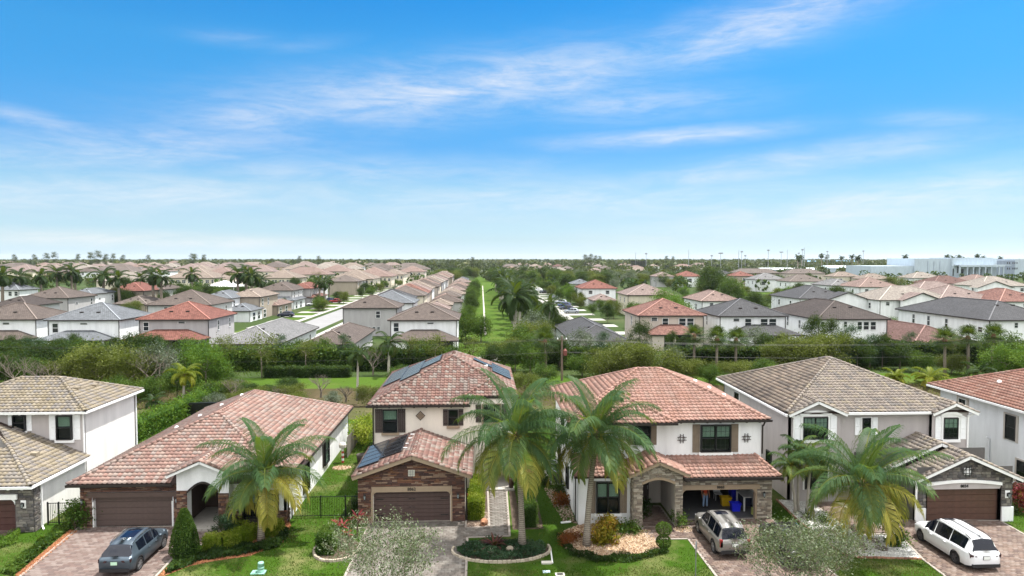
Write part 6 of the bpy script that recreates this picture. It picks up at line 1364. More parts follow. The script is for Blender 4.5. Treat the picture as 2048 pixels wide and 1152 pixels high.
        mi.lathe([(.01, -.09), (.08, -.08), (.10, 0), (.08, .09), (.01, .10)], (sg*(wv+.09), my, mz), 8, 'x'); mi.bar((sg*wv*.93, my, mz-.05), (sg*(wv+.06), my, mz-.03), .05, .04); mi.build('wing_mirror', paint, root, world=False, smooth=True)
        hl = MB(); wn = lerp_tab(hw, L-.25); zn = lerp_tab(top, L-.2)-.12; hl.add([(sg*wn*.55, L-.02, zn-.02), (sg*wn*1.0, L-.22, zn+.03), (sg*wn*1.01, L-.5, zn+.05), (sg*wn*1.01, L-.26, zn-.10), (sg*wn*.58, L-.015, zn-.12)], [(0, 1, 3, 4), (1, 2, 3)]); hl.build('headlight', LAMPW, root, world=False)
        for dy in (side[0]+(side[1]-side[0])*.42, side[0]+(side[1]-side[0])*.78):
            h = MB(); zz = lerp_tab(belt, dy)-.1; wv = lerp_tab(hw, dy); h.box(min(sg*wv*.98, sg*(wv+.03)), max(sg*wv*.98, sg*(wv+.03)), dy-.1, dy+.1, zz-.015, zz+.02); h.build('door_handle', paint, root, world=False)
    p = MB(); p.box(-.17, .17, -.035, .05, zr-.30, zr-.13); p.build('licence_plate', plate, root, world=False); q = MB(); q.box(-.19, .19, -.028, .05, zr-.32, zr-.11); q.build('plate_frame', BLKP, root, world=False)
    bp = MB(); bp.box(-wr*.92, wr*.92, -.03, .22, ground+.08, ground+.26); bp.build('bumper', BLKP, root, world=False)
    wp = MB(); wp.bar((-.25, rw[0]-.02, lerp_tab(top, rw[0])+.05), (.15, rw[0]-.0, lerp_tab(top, rw[0])+.06), .02, .02); wp.build('wiper', BLKP, root, world=False)
    an = MB(); xr = rw[1]+.25; an.add([(-.02, xr-.1, lerp_tab(top, xr)+.01), (.02, xr-.1, lerp_tab(top, xr)+.01), (0, xr+.1, lerp_tab(top, xr)+.01), (0, xr-.1, lerp_tab(top, xr)+.09)], [(0, 1, 3), (1, 2, 3), (2, 0, 3)]); an.build('aerial_fin', BLKP, root, world=False)
    if rails:
        for sg in (-1, 1):
            r = MB(); pts = []; 
            for k in range(7): x = rw[1]+.1+(ws[0]-rw[1]-.1)*k/6; zt = lerp_tab(top, x); f = min(1, (zt-lerp_tab(belt, x))/.5); pts.append((sg*lerp_tab(hw, x)*(1-tp*f)*.92, x, zt-.015+(.045 if 0 < k < 6 else .0)))
            r.tube(pts, .022, 5); r.build('roof_rail', railm or CHROME, root, world=False)
    return root
GREYM = carpaint('paint_slate_grey', H('4a5660'), .5); GOLD = carpaint('paint_champagne', H('8a8884'), .45); WHTP = carpaint('paint_white', H('d6d8da'), 0)
bmw = car('slate grey crossover with glass roof parked on the rose paver driveway', 'car', (-19.5, 36.5, 0), 4.72, 1.9, [(0, 1.0), (.12, 1.05), (.62, 1.52), (1.0, 1.62), (2.2, 1.68), (2.8, 1.62), (3.55, 1.08), (4.2, 1.0), (4.6, .86), (4.72, .62)], [(0, 1.0), (1.0, 1.02), (2.5, .98), (3.5, 1.0), (4.72, .7)], [(0, .80), (.25, .92), (1.2, .95), (3.4, .95), (4.3, .88), (4.72, .66)], (.85, 3.72), .37, GREYM, CARGL, (2.78, 3.5), (.16, .66), (.95, 3.2), ((1.75, 1.83), (2.6, 2.66)), sun=(1.35, 2.5), plate=PLATEG, lampm=LAMPD, railm=CHROME, trim=None)
lex = car('champagne coloured large suv backed up to the open garage', 'car', (14.25, 37.1, 0), 4.88, 1.89, [(0, 1.05), (.06, 1.12), (.36, 1.72), (.8, 1.82), (2.4, 1.86), (2.95, 1.78), (3.6, 1.18), (4.3, 1.1), (4.75, .98), (4.88, .7)], [(0, 1.08), (2.5, 1.10), (3.6, 1.12), (4.88, .85)], [(0, .84), (.2, .92), (1.2, .945), (3.5, .945), (4.5, .88), (4.88, .7)], (1.0, 3.86), .39, GOLD, CARGL, (2.93, 3.56), (.09, .37), (.45, 3.3), ((1.25, 1.33), (2.2, 2.28)), sun=(2.0, 2.7), lamp='tall', lampm=LAMPR, ground=.3)
van = car('white minivan with black roof rails parked before the chestnut garage door', 'van', (27.25, 35.0, 0), 5.17, 1.99, [(0, 1.05), (.06, 1.12), (.34, 1.70), (.8, 1.79), (2.6, 1.82), (3.2, 1.74), (4.25, 1.10), (4.75, .98), (5.05, .82), (5.17, .6)], [(0, 1.02), (1.0, 1.06), (2.8, .98), (4.2, .93), (5.17, .66)], [(0, .70), (.12, .86), (.4, .95), (.9, .99), (2.5, .995), (3.9, .975), (4.6, .88), (4.95, .76), (5.17, .54)], (1.12, 4.18), .36, WHTP, CARGL, (3.18, 4.17), (.09, .36), (.55, 3.85), ((1.7, 1.75), (2.98, 3.04)), name='parked_minivan', sun=(2.75, 3.15), lamp='y', lampm=LAMPD, railm=BLKP, rim=RIMD, ground=.2, tp=.37)
dark = car('black suv mostly hidden behind the sparse oak on the brown drive', 'car', (17.55, 35.6, 0), 4.6, 1.85, [(0, 1.0), (.1, 1.05), (.5, 1.55), (.9, 1.64), (2.2, 1.68), (2.8, 1.62), (3.5, 1.08), (4.2, 1.0), (4.5, .86), (4.6, .62)], [(0, 1.0), (1.0, 1.02), (2.5, .98), (3.5, 1.0), (4.6, .7)], [(0, .80), (.25, .9), (1.2, .925), (3.4, .925), (4.2, .86), (4.6, .66)], (.85, 3.6), .36, carpaint('paint_black', (.012, .012, .014), 0), CARGL, (2.78, 3.45), (.14, .55), (.8, 3.15), ((1.75, 1.83), (2.6, 2.66)), lampm=LAMPD)

# ---------------------------------------------------------------- fences, utilities and yard things
def iron_fence(label, a, b, h=1.35, posts=(0, 1), rz=0):
    a = Vector((a[0], a[1], 0)); b = Vector((b[0], b[1], 0)); root = thing('iron_fence', label, 'fence', a); d = b-a; L = d.length; u = d/L
    for t in posts: p = a+d*t; m = MB(); m.box(p.x-.035, p.x+.035, p.y-.035, p.y+.035, 0, h+.05); m.build('post', METAL_B, root)
    for z in (.12, h-.03): m = MB(); m.bar(a+Vector((0, 0, z)), b+Vector((0, 0, z)), .03, .04); m.build('rail', METAL_B, root)
    me = None
    for i in range(1, int(L/.11)):
        if me is None: m = MB(); m.box(-.009, .009, -.009, .009, .1, h); o = m.build('picket', METAL_B, root, world=False); me = o.data
        else: o = put('picket', me, root, False)
        o.location = u*i*.11
iron_fence('black aluminium picket fence between the white ranch house and the stone garage', (-12.38, 44.6), (-7.95, 44.6), 1.4, (0, .42, .78, 1)); iron_fence('short black aluminium fence and gate beside the grey stone garage', (-27.7, 44.2), (-25.25, 44.2), 1.4, (.02, .3, 1))
for x, y, dx, lab in ((5.55, 52.9, 0, 'farther dark air conditioner unit on its pad by the white wall'), (5.75, 50.9, 0, 'nearer dark air conditioner unit on its pad by the white wall')):
    r = thing('air_conditioner', lab, 'air conditioner', (x, y, 0), 0, None); b = MB(); b.box(x-.42, x+.42, y-.42, y+.42, .1, .92); b.build('cabinet', plain('ac_dark_grey', H('3a4046'), .5, .2), r)
    t = MB(); t.box(x-.46, x+.46, y-.46, y+.46, .92, .99); t.build('top_frame', plain('ac_top', H('a4a8aa'), .5, .3), r); g = MB(); g.lathe([(.36, .995), (.30, 1.005), (.001, 1.01)], (x, y, 0), 20); g.build('fan_guard', METAL_B, r)
    for k in range(8): q = MB(); zz = .16+k*.095; q.box(x-.43, x+.43, y-.432, y-.42, zz, zz+.03); q.build('louvre', METAL_B, r)
    p = MB(); p.box(x-.55, x+.55, y-.55, y+.55, 0, .1); p.build('pad', CONCW, r)
bush('yard_shrub', 'dark shrub beside the air conditioner units', (4.75, 50.2, 0), (.4, .5, .35), 700, .13, LM['dark'], seed=61); bush('yard_shrub', 'small copper shrub at the corner of the white wall', (5.5, 46.2, 0), (.45, .45, .35), 700, .16, LM['rust'], seed=62); bush('yard_shrub', 'dark shrub at the foot of the white side wall', (5.6, 48.3, 0), (.4, .6, .35), 800, .13, LM['dark'], seed=63)
gravel('side_gravel', 'grey gravel strip along the white side wall by the air conditioners', [(4.6, 49.6), (6.1, 49.6), (6.1, 42.8), (5.3, 43.2), (4.9, 46.5)], 900, .06, RGRAV, seed=9)
pp = thing('drain_pipe', 'thin white plastic pipe lying on the lawn beside the border plants', 'pipe', tuple(G(1105, 1127))); m = MB(); m.tube([G(1101, 1097)+Vector((0, 0, .04)), G(1105, 1127)+Vector((0, 0, .04))], .045, 8); m.build('pipe', TRIMW, pp)
m = MB(); a, b = G(1083, 1127), G(1104, 1127); m.box(a.x, b.x, a.y-.12, a.y+.12, 0, .1); tag(m.build('concrete_block', CONCW), 'flat concrete block on the lawn beside the white pipe', 'block')
m = MB(); c = G(1093, 1144); m.box(c.x-.2, c.x+.2, c.y-.13, c.y+.13, 0, .035); tag(m.build('meter_lid', plain('lid_pale_blue', H('b4c8d0'), .5)), 'pale blue meter lid set in the lawn', 'lid')
mt = thing('valve_cover', 'concrete valve cover with dark centre in the lawn', 'cover', tuple(G(1120, 1150))); c = G(1120, 1150); m = MB(); m.box(c.x-.25, c.x+.25, c.y-.17, c.y+.17, 0, .05); m.build('frame', CONCW, mt); m = MB(); m.box(c.x-.16, c.x+.16, c.y-.1, c.y+.1, .05, .062); m.build('lid', METAL_B, mt)
m = MB(); a = G(1122, 1047); m.bar(a+Vector((0, 0, .05)), a+Vector((.65, .15, .05)), .14, .07); tag(m.build('splash_block', TRIMW), 'white downspout splash block on the grass by the corner', 'splash block')
ub = thing('utility_pedestal', 'pale green cable pedestal with ribbed cap on the lawn', 'utility box', tuple(G(522, 1146))); c = G(522, 1146); UG = plain('utility_green', H('7ca898'), .5)
m = MB(); m.lathe([(.17, 0), (.17, .15), (.155, .16), (.17, .17), (.165, .3), (.15, .31), (.165, .32), (.16, .46), (.17, .47), (.14, .54), (.001, .56)], (c.x, c.y, .06), 16); m.build('ribbed_cap', UG, ub, smooth=True); m = MB(); m.box(c.x-.5, c.x+.24, c.y-.25, c.y+.22, 0, .07); m.build('base', UG, ub); m = MB(); m.box(c.x-.42, c.x-.22, c.y-.2, c.y+.15, .07, .1); m.build('vault_lid', UG, ub)
sg = thing('street_sign', 'street sign plate seen almost edge on at the lawn by the brown driveway', 'sign', (11.2, 34.6, 0)); m = MB(); m.tube([(11.2, 34.6, 0), (11.2, 34.6, 2.15)], .03, 6); m.build('pole', GALV, sg)
m = MB(); pts = [(.38*math.cos(PI/8+k*PI/4), .38*math.sin(PI/8+k*PI/4)) for k in range(8)]; m.prism(pts, -.006, .006); o = m.build('plate', GALV, sg, world=False); o.location = (0, -.04, 1.85); o.rotation_euler = (0, 0, math.radians(66))
# side yard behind the solar house
sheet('patio', [(-9.9, 57), (-7.9, 57), (-7.9, 66), (-9.9, 66)], .03, plain('bright_patio', H('d0cbc0'), .9, var=.06))
wf = thing('wood_fence', 'weathered grey board fence between the ranch house and the patio', 'fence', (-11.4, 59, 0)); WOODG = plain('weathered_wood', H('6e6a62'), .95, var=.3, sc=4)
me = None
for i in range(34):
    if me is None: m = MB(); m.box(-.012, .012, -.065, .065, 0, 1.75); o = m.build('board', WOODG, wf, world=False); me = o.data
    else: o = put('board', me, wf, False)
    o.location = (random.uniform(-.01, .01), i*.14-1.0, 0); o.scale = (1, 1, random.uniform(.97, 1.02))
for z in (.4, 1.4): m = MB(); m.bar((-11.44, 58, z), (-11.44, 62.8, z), .04, .09); m.build('rail', WOODG, wf)
bush('yellow_vine_shrub', 'tall yellow green shrub over the board fence', (-10.6, 62.5, 0), (.7, 2.6, 1.3), 2600, .22, LM['lime'], seed=64, k=22, rad=.3)
for x, y, s_, lab in ((-9.9, 56.4, 1.0, 'large dark planter on the grass by the bright patio'), (-8.9, 56.5, .95, 'second dark planter nearest the cream wall')):
    m = MB(); m.lathe([(0, 0), (.34, 0), (.46, .75), (.42, .78), (.38, .7), (0, .68)], (0, 0, 0), 14); o = m.build('planter', plain('planter_dark', H('3a342e'), .7), smooth=True); o.location = (x, y, 0); o.scale = (s_, s_, s_); tag(o, lab, 'planter')
m = MB(); m.lathe([(0, 0), (.28, 0), (.42, .5), (.36, .8), (.3, .82), (0, .75)], (-8.15, 65.2, .03), 14); tag(m.build('clay_pot', plain('clay_pot', H('8c5c48'), .8), smooth=True), 'clay pot at the back of the bright patio', 'pot'); blades('pot_plant', 'red and green plant in the clay pot', (-8.15, 65.2, .85), 14, 1.0, .1, LM['rust'], seed=66); bush('patio_shrub', 'bluish shrub beside the cream wall at the patio', (-8.35, 54.8, 0), (.45, .6, .6), 900, .13, LM['blue'], seed=67)
tk = thing('garden_totem', 'striped red and white garden pole with stone cap', 'garden ornament', (-11.5, 56.6, 0)); 
for i in range(6): m = MB(); m.lathe([(.1, i*.2), (.1, i*.2+.2)], (-11.5, 56.6, 0), 8); m.build('band', TRIMW if i % 2 else plain('band_red%d' % i, H('a83a38'), .6), tk)
m = MB(); m.lathe([(.1, 1.2), (.3, 1.3), (.32, 1.55), (.2, 1.7), (0, 1.72)], (-11.5, 56.6, 0), 10); m.build('cap_stone', CONCW, tk)
m = MB(); m.box(-8.9, -8.45, 51.6, 52.1, 0, .55); tag(m.build('blue_bin', plain('bin_blue', H('2c4a78'), .5)), 'small blue bin by the corner of the solar garage roof', 'bin')
gravel('yard_stones', 'pale stones scattered at the edge of the side lawn', arcpts(-11.3, 55.2, .7, .5), 120, .12, CHIP, seed=10)
pf = thing('plank_fence', 'brown plank fence beside the chestnut garage door', 'fence', (34.5, 44, 0)); me = None; WOODB = plain('brown_fence_wood', H('5c4a3c'), .95, var=.3, sc=4)
for i in range(22):
    if me is None: m = MB(); m.box(-.065, .065, -.012, .012, 0, 1.8); o = m.build('board', WOODB, pf, world=False); me = o.data
    else: o = put('board', me, pf, False)
    o.location = (i*.14, random.uniform(-.01, .01), 0); o.scale = (1, 1, random.uniform(.97, 1.02))
m = MB(); m.bar((34.5, 44.04, 1.4), (37.5, 44.04, 1.4), .04, .09); m.build('rail', WOODB, pf)
bush('red_leaf_shrub', 'dark red shrub in front of the brown plank fence', (36.0, 43.5, 0), (.8, .5, .85), 1400, .16, LM['red'], seed=68); bush('green_shrub', 'dark green shrub at the foot of the plank fence', (35.2, 43.3, 0), (.5, .4, .4), 800, .14, LM['dark'], seed=69)
# inside the open garage
def binbox(label, x, y, z, w0, w1, d, h, col, rot=0):
    r = thing('storage_bin', label, 'bin', (x, y, z), rot); m = MB(); V = [(-w0/2, -d*.45, 0), (w0/2, -d*.45, 0), (w0/2, d*.45, 0), (-w0/2, d*.45, 0), (-w1/2, -d/2, h), (w1/2, -d/2, h), (w1/2, d/2, h), (-w1/2, d/2, h)]; m.add(V, [(3, 2, 1, 0), (0, 1, 5, 4), (1, 2, 6, 5), (2, 3, 7, 6), (3, 0, 4, 7)]); mt = plain('bin_'+label.split()[0], H(col), .45); m.build('tub', mt, r, world=False)
    q = MB(); t = .04; q.box(-w1/2-t, w1/2+t, -d/2-t, -d/2, h-.06, h); q.box(-w1/2-t, w1/2+t, d/2, d/2+t, h-.06, h); q.box(-w1/2-t, -w1/2, -d/2, d/2, h-.06, h); q.box(w1/2, w1/2+t, -d/2, d/2, h-.06, h); q.build('rim', mt, r, world=False)
binbox('blue recycling crate on the garage floor', 17.05, 44.5, .035, .5, .62, .45, .55, '1420c8'); binbox('yellow recycling crate behind the blue crate in the garage', 16.75, 45.5, .035, .55, .65, .45, .6, 'c8a418'); binbox('dark blue wheeled bin standing tall against the garage side', 17.6, 46.2, .035, .5, .6, .6, 1.15, '10189c')
WPL = plain('white_plastic', H('c8cac8'), .5)
ch = thing('plastic_chair', 'white plastic chair standing deep in the open garage', 'chair', (16.6, 46.6, .035)); 
for x in (-.22, .22):
    for y in (-.2, .2): m = MB(); m.bar((x, y, 0), (x*.9, y*.9, .44), .035, .035); m.build('leg', WPL, ch, world=False)
m = MB(); m.box(-.25, .25, -.24, .24, .43, .47); m.build('seat', WPL, ch, world=False); m = MB(); m.add([(-.25, .24, .47), (.25, .24, .47), (.22, .34, .95), (-.22, .34, .95), (-.25, .27, .47), (.25, .27, .47), (.22, .37, .95), (-.22, .37, .95)], [(0, 1, 2, 3), (7, 6, 5, 4), (3, 2, 6, 7)]); m.build('backrest', WPL, ch, world=False)
tb = thing('white_table', 'white folding table against the side wall of the garage', 'table', (18.1, 45.0, .035)); m = MB(); m.box(-.55, .5, -.7, .7, .92, .97); m.build('tabletop', WPL, tb, world=False)
for x, y in ((-.5, -.65), (.45, -.65), (-.5, .65), (.45, .65)): m = MB(); m.box(x-.05, x+.05, y-.04, y+.04, 0, .92); m.build('leg', WPL, tb, world=False)
bx = thing('black_cabinet', 'dark storage cabinet under the white table', 'cabinet', (18.1, 45.5, .035)); m = MB(); m.box(-.35, .35, -.3, .3, 0, .8); m.build('body', plain('cab_navy', H('1a1e30'), .6), bx, world=False); m = MB(); m.box(-.3, .3, -.315, -.3, .05, .75); m.build('door', plain('cab_navy_b', H('20263a'), .6), bx, world=False)
bg = thing('shopping_bag', 'white and yellow green bag standing on the garage floor', 'bag', (18.05, 43.75, .035)); m = MB(); m.add([(-.16, -.1, 0), (.16, -.1, 0), (.18, .1, 0), (-.18, .1, 0), (-.2, -.1, .42), (.2, -.12, .40), (.16, .1, .45), (-.18, .1, .44)], [(0, 1, 5, 4), (1, 2, 6, 5), (2, 3, 7, 6), (3, 0, 4, 7), (0, 3, 2, 1)]); m.build('sack', plain('bag_lime', H('b8c070'), .6, var=.4, sc=14), bg, world=False); m = MB(); m.tube([(-.1, -.1, .42), (-.05, -.1, .6), (.05, -.1, .6), (.1, -.1, .42)], .012, 5); m.build('handle', WPL, bg, world=False)
bg2 = thing('shopping_bag', 'crumpled white bag beside the yellow green one', 'bag', (18.42, 43.8, .035)); m = MB(); m.add([(-.13, -.1, 0), (.13, -.1, 0), (.15, .1, 0), (-.14, .1, 0), (-.17, -.08, .4), (.16, -.1, .44), (.13, .1, .41), (-.14, .1, .46)], [(0, 1, 5, 4), (1, 2, 6, 5), (2, 3, 7, 6), (3, 0, 4, 7), (0, 3, 2, 1)]); m.build('sack', plain('bag_white', H('c8ccc0'), .6, var=.3, sc=14), bg2, world=False)

# ---------------------------------------------------------------- the person in the garage
def skin(name, mat, parent, pts, edges, root=0, sub=2):
    me = bpy.data.meshes.new(name); me.from_pydata([p[0] for p in pts], edges, []); o = put(name, me, parent, False); sk = o.modifiers.new('skin', 'SKIN')
    sv = me.skin_vertices[0].data if me.skin_vertices else None
    if sv is None:
        bpy.context.view_layer.objects.active = o; bpy.ops.mesh.customdata_skin_add(); sv = me.skin_vertices[0].data
    for i, p in enumerate(pts): r = p[1]; sv[i].radius = (r, r) if isinstance(r, (int, float)) else r; sv[i].use_root = (i == root)
    ss = o.modifiers.new('sub', 'SUBSURF'); ss.levels = ss.render_levels = sub
    dg = bpy.context.evaluated_depsgraph_get(); nm = bpy.data.meshes.new_from_object(o.evaluated_get(dg)); o.modifiers.clear(); o.data = nm; nm.name = name; nm.materials.clear(); nm.materials.append(mat); nm.polygons.foreach_set('use_smooth', [True]*len(nm.polygons)); return o
SKINM = plain('skin', H('a87c62'), .6, var=.05); SHIRT = plain('orange_shirt', H('b04428'), .85, var=.15); JEANS = plain('washed_jeans', H('7a94b4'), .9, var=.25, sc=5); HAIR = plain('dark_hair', H('241c18'), .8); SHOE = plain('dark_shoe', H('22222a'), .7)
def person():
    P = thing('person', 'person in an orange shirt and washed jeans standing in the open garage', 'person', (15.2, 45.1, .035), .15)
    B = [((0, 0, .95), (.15, .10)), ((0, 0, 1.12), (.135, .095)), ((0, .01, 1.32), (.165, .105)), ((0, .01, 1.44), (.12, .08)), ((0, 0, 1.52), .052), ((0, -.01, 1.60), (.07, .085)), ((0, -.015, 1.70), (.078, .095)), ((0, 0, 1.77), (.055, .07))]; E = [(i, i+1) for i in range(7)]
    for sg in (-1, 1):
        i = len(B); B += [((sg*.17, .01, 1.41), .058), ((sg*.235, .02, 1.24), .045), ((sg*.26, .0, 1.10), .038), ((sg*.265, -.07, .90), .028), ((sg*.265, -.09, .83), (.022, .038)), ((sg*.1, 0, .86), .085), ((sg*.11, -.01, .66), .075), ((sg*.115, -.01, .48), .054), ((sg*.12, .01, .28), .048), ((sg*.125, .02, .09), .036), ((sg*.13, -.05, .04), (.04, .03)), ((sg*.14, -.15, .03), (.036, .022))]
        E += [(3, i), (i, i+1), (i+1, i+2), (i+2, i+3), (i+3, i+4), (0, i+5), (i+5, i+6), (i+6, i+7), (i+7, i+8), (i+8, i+9), (i+9, i+10), (i+10, i+11)]
        for k in range(5):
            j = len(B); a = (k-2)*.016; 
            if k == 4: B += [((sg*.24, -.125, .82), .010), ((sg*.225, -.14, .785), .008)]; E += [(i+4, j), (j, j+1)]
            else: B += [((sg*.265, -.095+a*1.2, .775), .0095), ((sg*.26, -.10+a*1.3, .74), .0085), ((sg*.25, -.105+a*1.2, .715), .007)]; E += [(i+4, j), (j, j+1), (j+1, j+2)]
    skin('body', SKINM, P, B, E)
    T = [((0, 0, .93), (.168, .125)), ((0, 0, 1.12), (.155, .118)), ((0, .01, 1.32), (.18, .122)), ((0, .01, 1.43), (.13, .09))]; e = [(0, 1), (1, 2), (2, 3)]
    for sg in (-1, 1): i = len(T); T += [((sg*.175, .01, 1.40), .075), ((sg*.24, .02, 1.23), .064), ((sg*.25, .015, 1.17), .06)]; e += [(3, i), (i, i+1), (i+1, i+2)]
    skin('shirt', SHIRT, P, T, e)
    J = [((0, 0, .97), (.16, .115))]; e = []
    for sg in (-1, 1): i = len(J); J += [((sg*.1, 0, .85), .10), ((sg*.112, -.01, .66), .09), ((sg*.117, -.01, .48), .074), ((sg*.122, .01, .28), .068), ((sg*.126, .01, .08), .062)]; e += [(0, i), (i, i+1), (i+1, i+2), (i+2, i+3), (i+3, i+4)]
    skin('jeans', JEANS, P, J, e)
    for sg in (-1, 1): skin('shoe', SHOE, P, [((sg*.128, .05, .045), .045), ((sg*.13, -.05, .045), (.05, .045)), ((sg*.142, -.17, .035), (.045, .03))], [(0, 1), (1, 2)])
    skin('hair', HAIR, P, [((0, .03, 1.66), (.075, .075)), ((0, .01, 1.74), (.088, .095)), ((0, -.02, 1.79), (.065, .075))], [(0, 1), (1, 2)])
    f = MB(); f.lathe([(.001, -.03), (.014, -.005), (.008, .03)], (0, -.105, 1.655), 6, 'z'); f.build('nose', SKINM, P, world=False)
    for sg in (-1, 1): f = MB(); f.lathe([(.001, -.01), (.011, 0), (.001, .01)], (sg*.03, -.098, 1.69), 8); f.build('eye', HAIR, P, world=False); f = MB(); f.lathe([(.001, -.035), (.016, 0), (.001, .035)], (sg*.082, .0, 1.67), 6); f.build('ear', SKINM, P, world=False)
    f = MB(); f.box(-.025, .025, -.104, -.095, 1.605, 1.613); f.build('mouth', plain('lips', H('7c4a42'), .6), P, world=False)
person()
# ---------------------------------------------------------------- houses beyond the canal
def farroof(name, c, var=.22, row=.34, alt=None):
    t = NT(name); v = t.coord('UV'); br = t.n('TexBrick'); br.offset = .5; br.inputs['Scale'].default_value = 1.0; br.inputs['Brick Width'].default_value = .34; br.inputs['Row Height'].default_value = row; br.inputs['Mortar Size'].default_value = .035; br.inputs['Mortar Smooth'].default_value = .4
    a = tuple(x*(1-var) for x in c); b = tuple(min(1, x*(1+var)) for x in (alt or c)); br.inputs['Color1'].default_value = (*a, 1); br.inputs['Color2'].default_value = (*b, 1); br.inputs['Mortar'].default_value = (*[x*.5 for x in c], 1); t.link(v, br.inputs['Vector'])
    g = t.noise(.35, 4, .6, t.n('NewGeometry').outputs['Position']); k = t.mix(.4, br.outputs[0], t.ramp(g, [(.3, (.62, .6, .6)), (.7, (1.15, 1.15, 1.15))]), 'MULTIPLY'); t.col(k); t.set(.85, 0, .25)
    bp = t.n('Bump'); bp.inputs['Strength'].default_value = .6; bp.inputs['Distance'].default_value = .05; t.link(br.outputs[1], bp.inputs['Height']); bp.invert = True; t.link(bp.outputs[0], t.b.inputs['Normal']); return t.m
FD = .36
FR = {k: farroof('far_roof_'+k, tuple(x*FD for x in H(c)), alt=tuple(x*FD for x in H(a)) if a else None) for k, c, a in (('brown', '857870', None), ('darkbrown', '645a55', None), ('grey', '969ca2', None), ('charcoal', '68696c', None), ('red', 'a4685a', 'ae7668'), ('taupe', '948880', None), ('tan', (180, 163, 148), (188, 172, 158)), ('orange', (176, 149, 138), (184, 159, 148)), ('pink', (176, 154, 146), (186, 166, 158)), ('rust', '9c6a5e', 'b28678'), ('cream', 'c0b6aa', 'c8beb2'), ('silver', 'a6a6a6', None), ('white', 'c0c0bc', None), ('umber', '876258', '92726a'))}
RIDGE = {k: plain('far_ridge_'+k, tuple(min(.6, x*1.5) for x in m.node_tree.nodes['Brick Texture'].inputs['Color2'].default_value[:3]), .8) for k, m in FR.items()}
FW = {'white': stucco('far_wall_white', H('e9ecec')), 'grey': stucco('far_wall_grey', H('acaaaa')), 'lgrey': stucco('far_wall_pale_grey', H('c0c0c0')), 'cream': stucco('far_wall_cream', H('d8d0bc')), 'taupe': stucco('far_wall_taupe', H('a09688')), 'beige': stucco('far_wall_beige', H('c2b8ac')), 'tan': stucco('far_wall_tan', H('c8b49c'))}
def uvface(mb, P):
    P = [Vector(p) for p in P]; u = (P[1]-P[0]).normalized(); n = (P[1]-P[0]).cross(P[2]-P[1]).normalized(); v = n.cross(u); mb.poly([tuple(p) for p in P], 0, [((p-P[0]).dot(u), (p-P[0]).dot(v)) for p in P])
def hiproof(mb, x0, x1, y0, y1, z, s, thick=.16):
    hw = min(x1-x0, y1-y0)/2; zr = z+hw*s; a, b, c, d = (x0, y0, z), (x1, y0, z), (x1, y1, z), (x0, y1, z)
    if (x1-x0) <= (y1-y0): A, B = ((x0+x1)/2, y0+hw, zr), ((x0+x1)/2, y1-hw, zr); F = [[a, b, A], [b, c, B, A], [c, d, B], [d, a, A, B]]
    else: A, B = (x0+hw, (y0+y1)/2, zr), (x1-hw, (y0+y1)/2, zr); F = [[a, b, B, A], [b, c, B], [c, d, A, B], [d, a, A]]
    if abs((x1-x0)-(y1-y0)) < .02: F = [[a, b, A], [b, c, A], [c, d, A], [d, a, A]]
    for f in F: uvface(mb, f)
    return A, B
def gableroof(mb, x0, x1, y0, y1, z, s, axis='y'):
    if axis == 'y': xm = (x0+x1)/2; zr = z+(x1-x0)/2*s; uvface(mb, [(x0, y1, z), (x0, y0, z), (xm, y0, zr), (xm, y1, zr)]); uvface(mb, [(x1, y0, z), (x1, y1, z), (xm, y1, zr), (xm, y0, zr)]); return (xm, y0, zr), (xm, y1, zr)
    ym = (y0+y1)/2; zr = z+(y1-y0)/2*s; uvface(mb, [(x0, y0, z), (x1, y0, z), (x1, ym, zr), (x0, ym, zr)]); uvface(mb, [(x1, y1, z), (x0, y1, z), (x0, ym, zr), (x1, ym, zr)]); return (x0, ym, zr), (x1, ym, zr)
def slab(mb, x0, x1, y0, y1, z0, z1): mb.box(x0, x1, y0, y1, z0, z1)
_wm = {}
def simple_window(root, face, p, w_, h, frame=WHITEF):
    """far window: a frame with a mid rail, and two panes under it"""
    key = frame.name
    if key not in _wm:
        m = MB(); t = .07
        m.box(-.5, -.5+t, -1, -.02, 0, 1); m.box(.5-t, .5, -1, -.02, 0, 1); m.box(-.5+t, .5-t, -1, -.02, 0, t*.8); m.box(-.5+t, .5-t, -1, -.02, 1-t*.8, 1); m.box(-.5+t, .5-t, -.9, -.02, .48, .52)
        me = bpy.data.meshes.new('window'); me.from_pydata(m.v, [], m.f); me.materials.append(frame); me.update()
        q = MB(); q.box(-.46, .46, -.5, -.05, 0, .45); pe = bpy.data.meshes.new('pane'); pe.from_pydata(q.v, [], q.f); pe.materials.append(FARGLASS); pe.update(); _wm[key] = (me, pe)
    me, pe = _wm[key]; o = put('window', me, root, True); o.matrix_basis = local_M(p, face) @ Matrix.Diagonal((w_, .10, h, 1))
    for z in (.03, .53): put('pane', pe, o, False, Matrix.Translation((0, 0, z)))
    return o
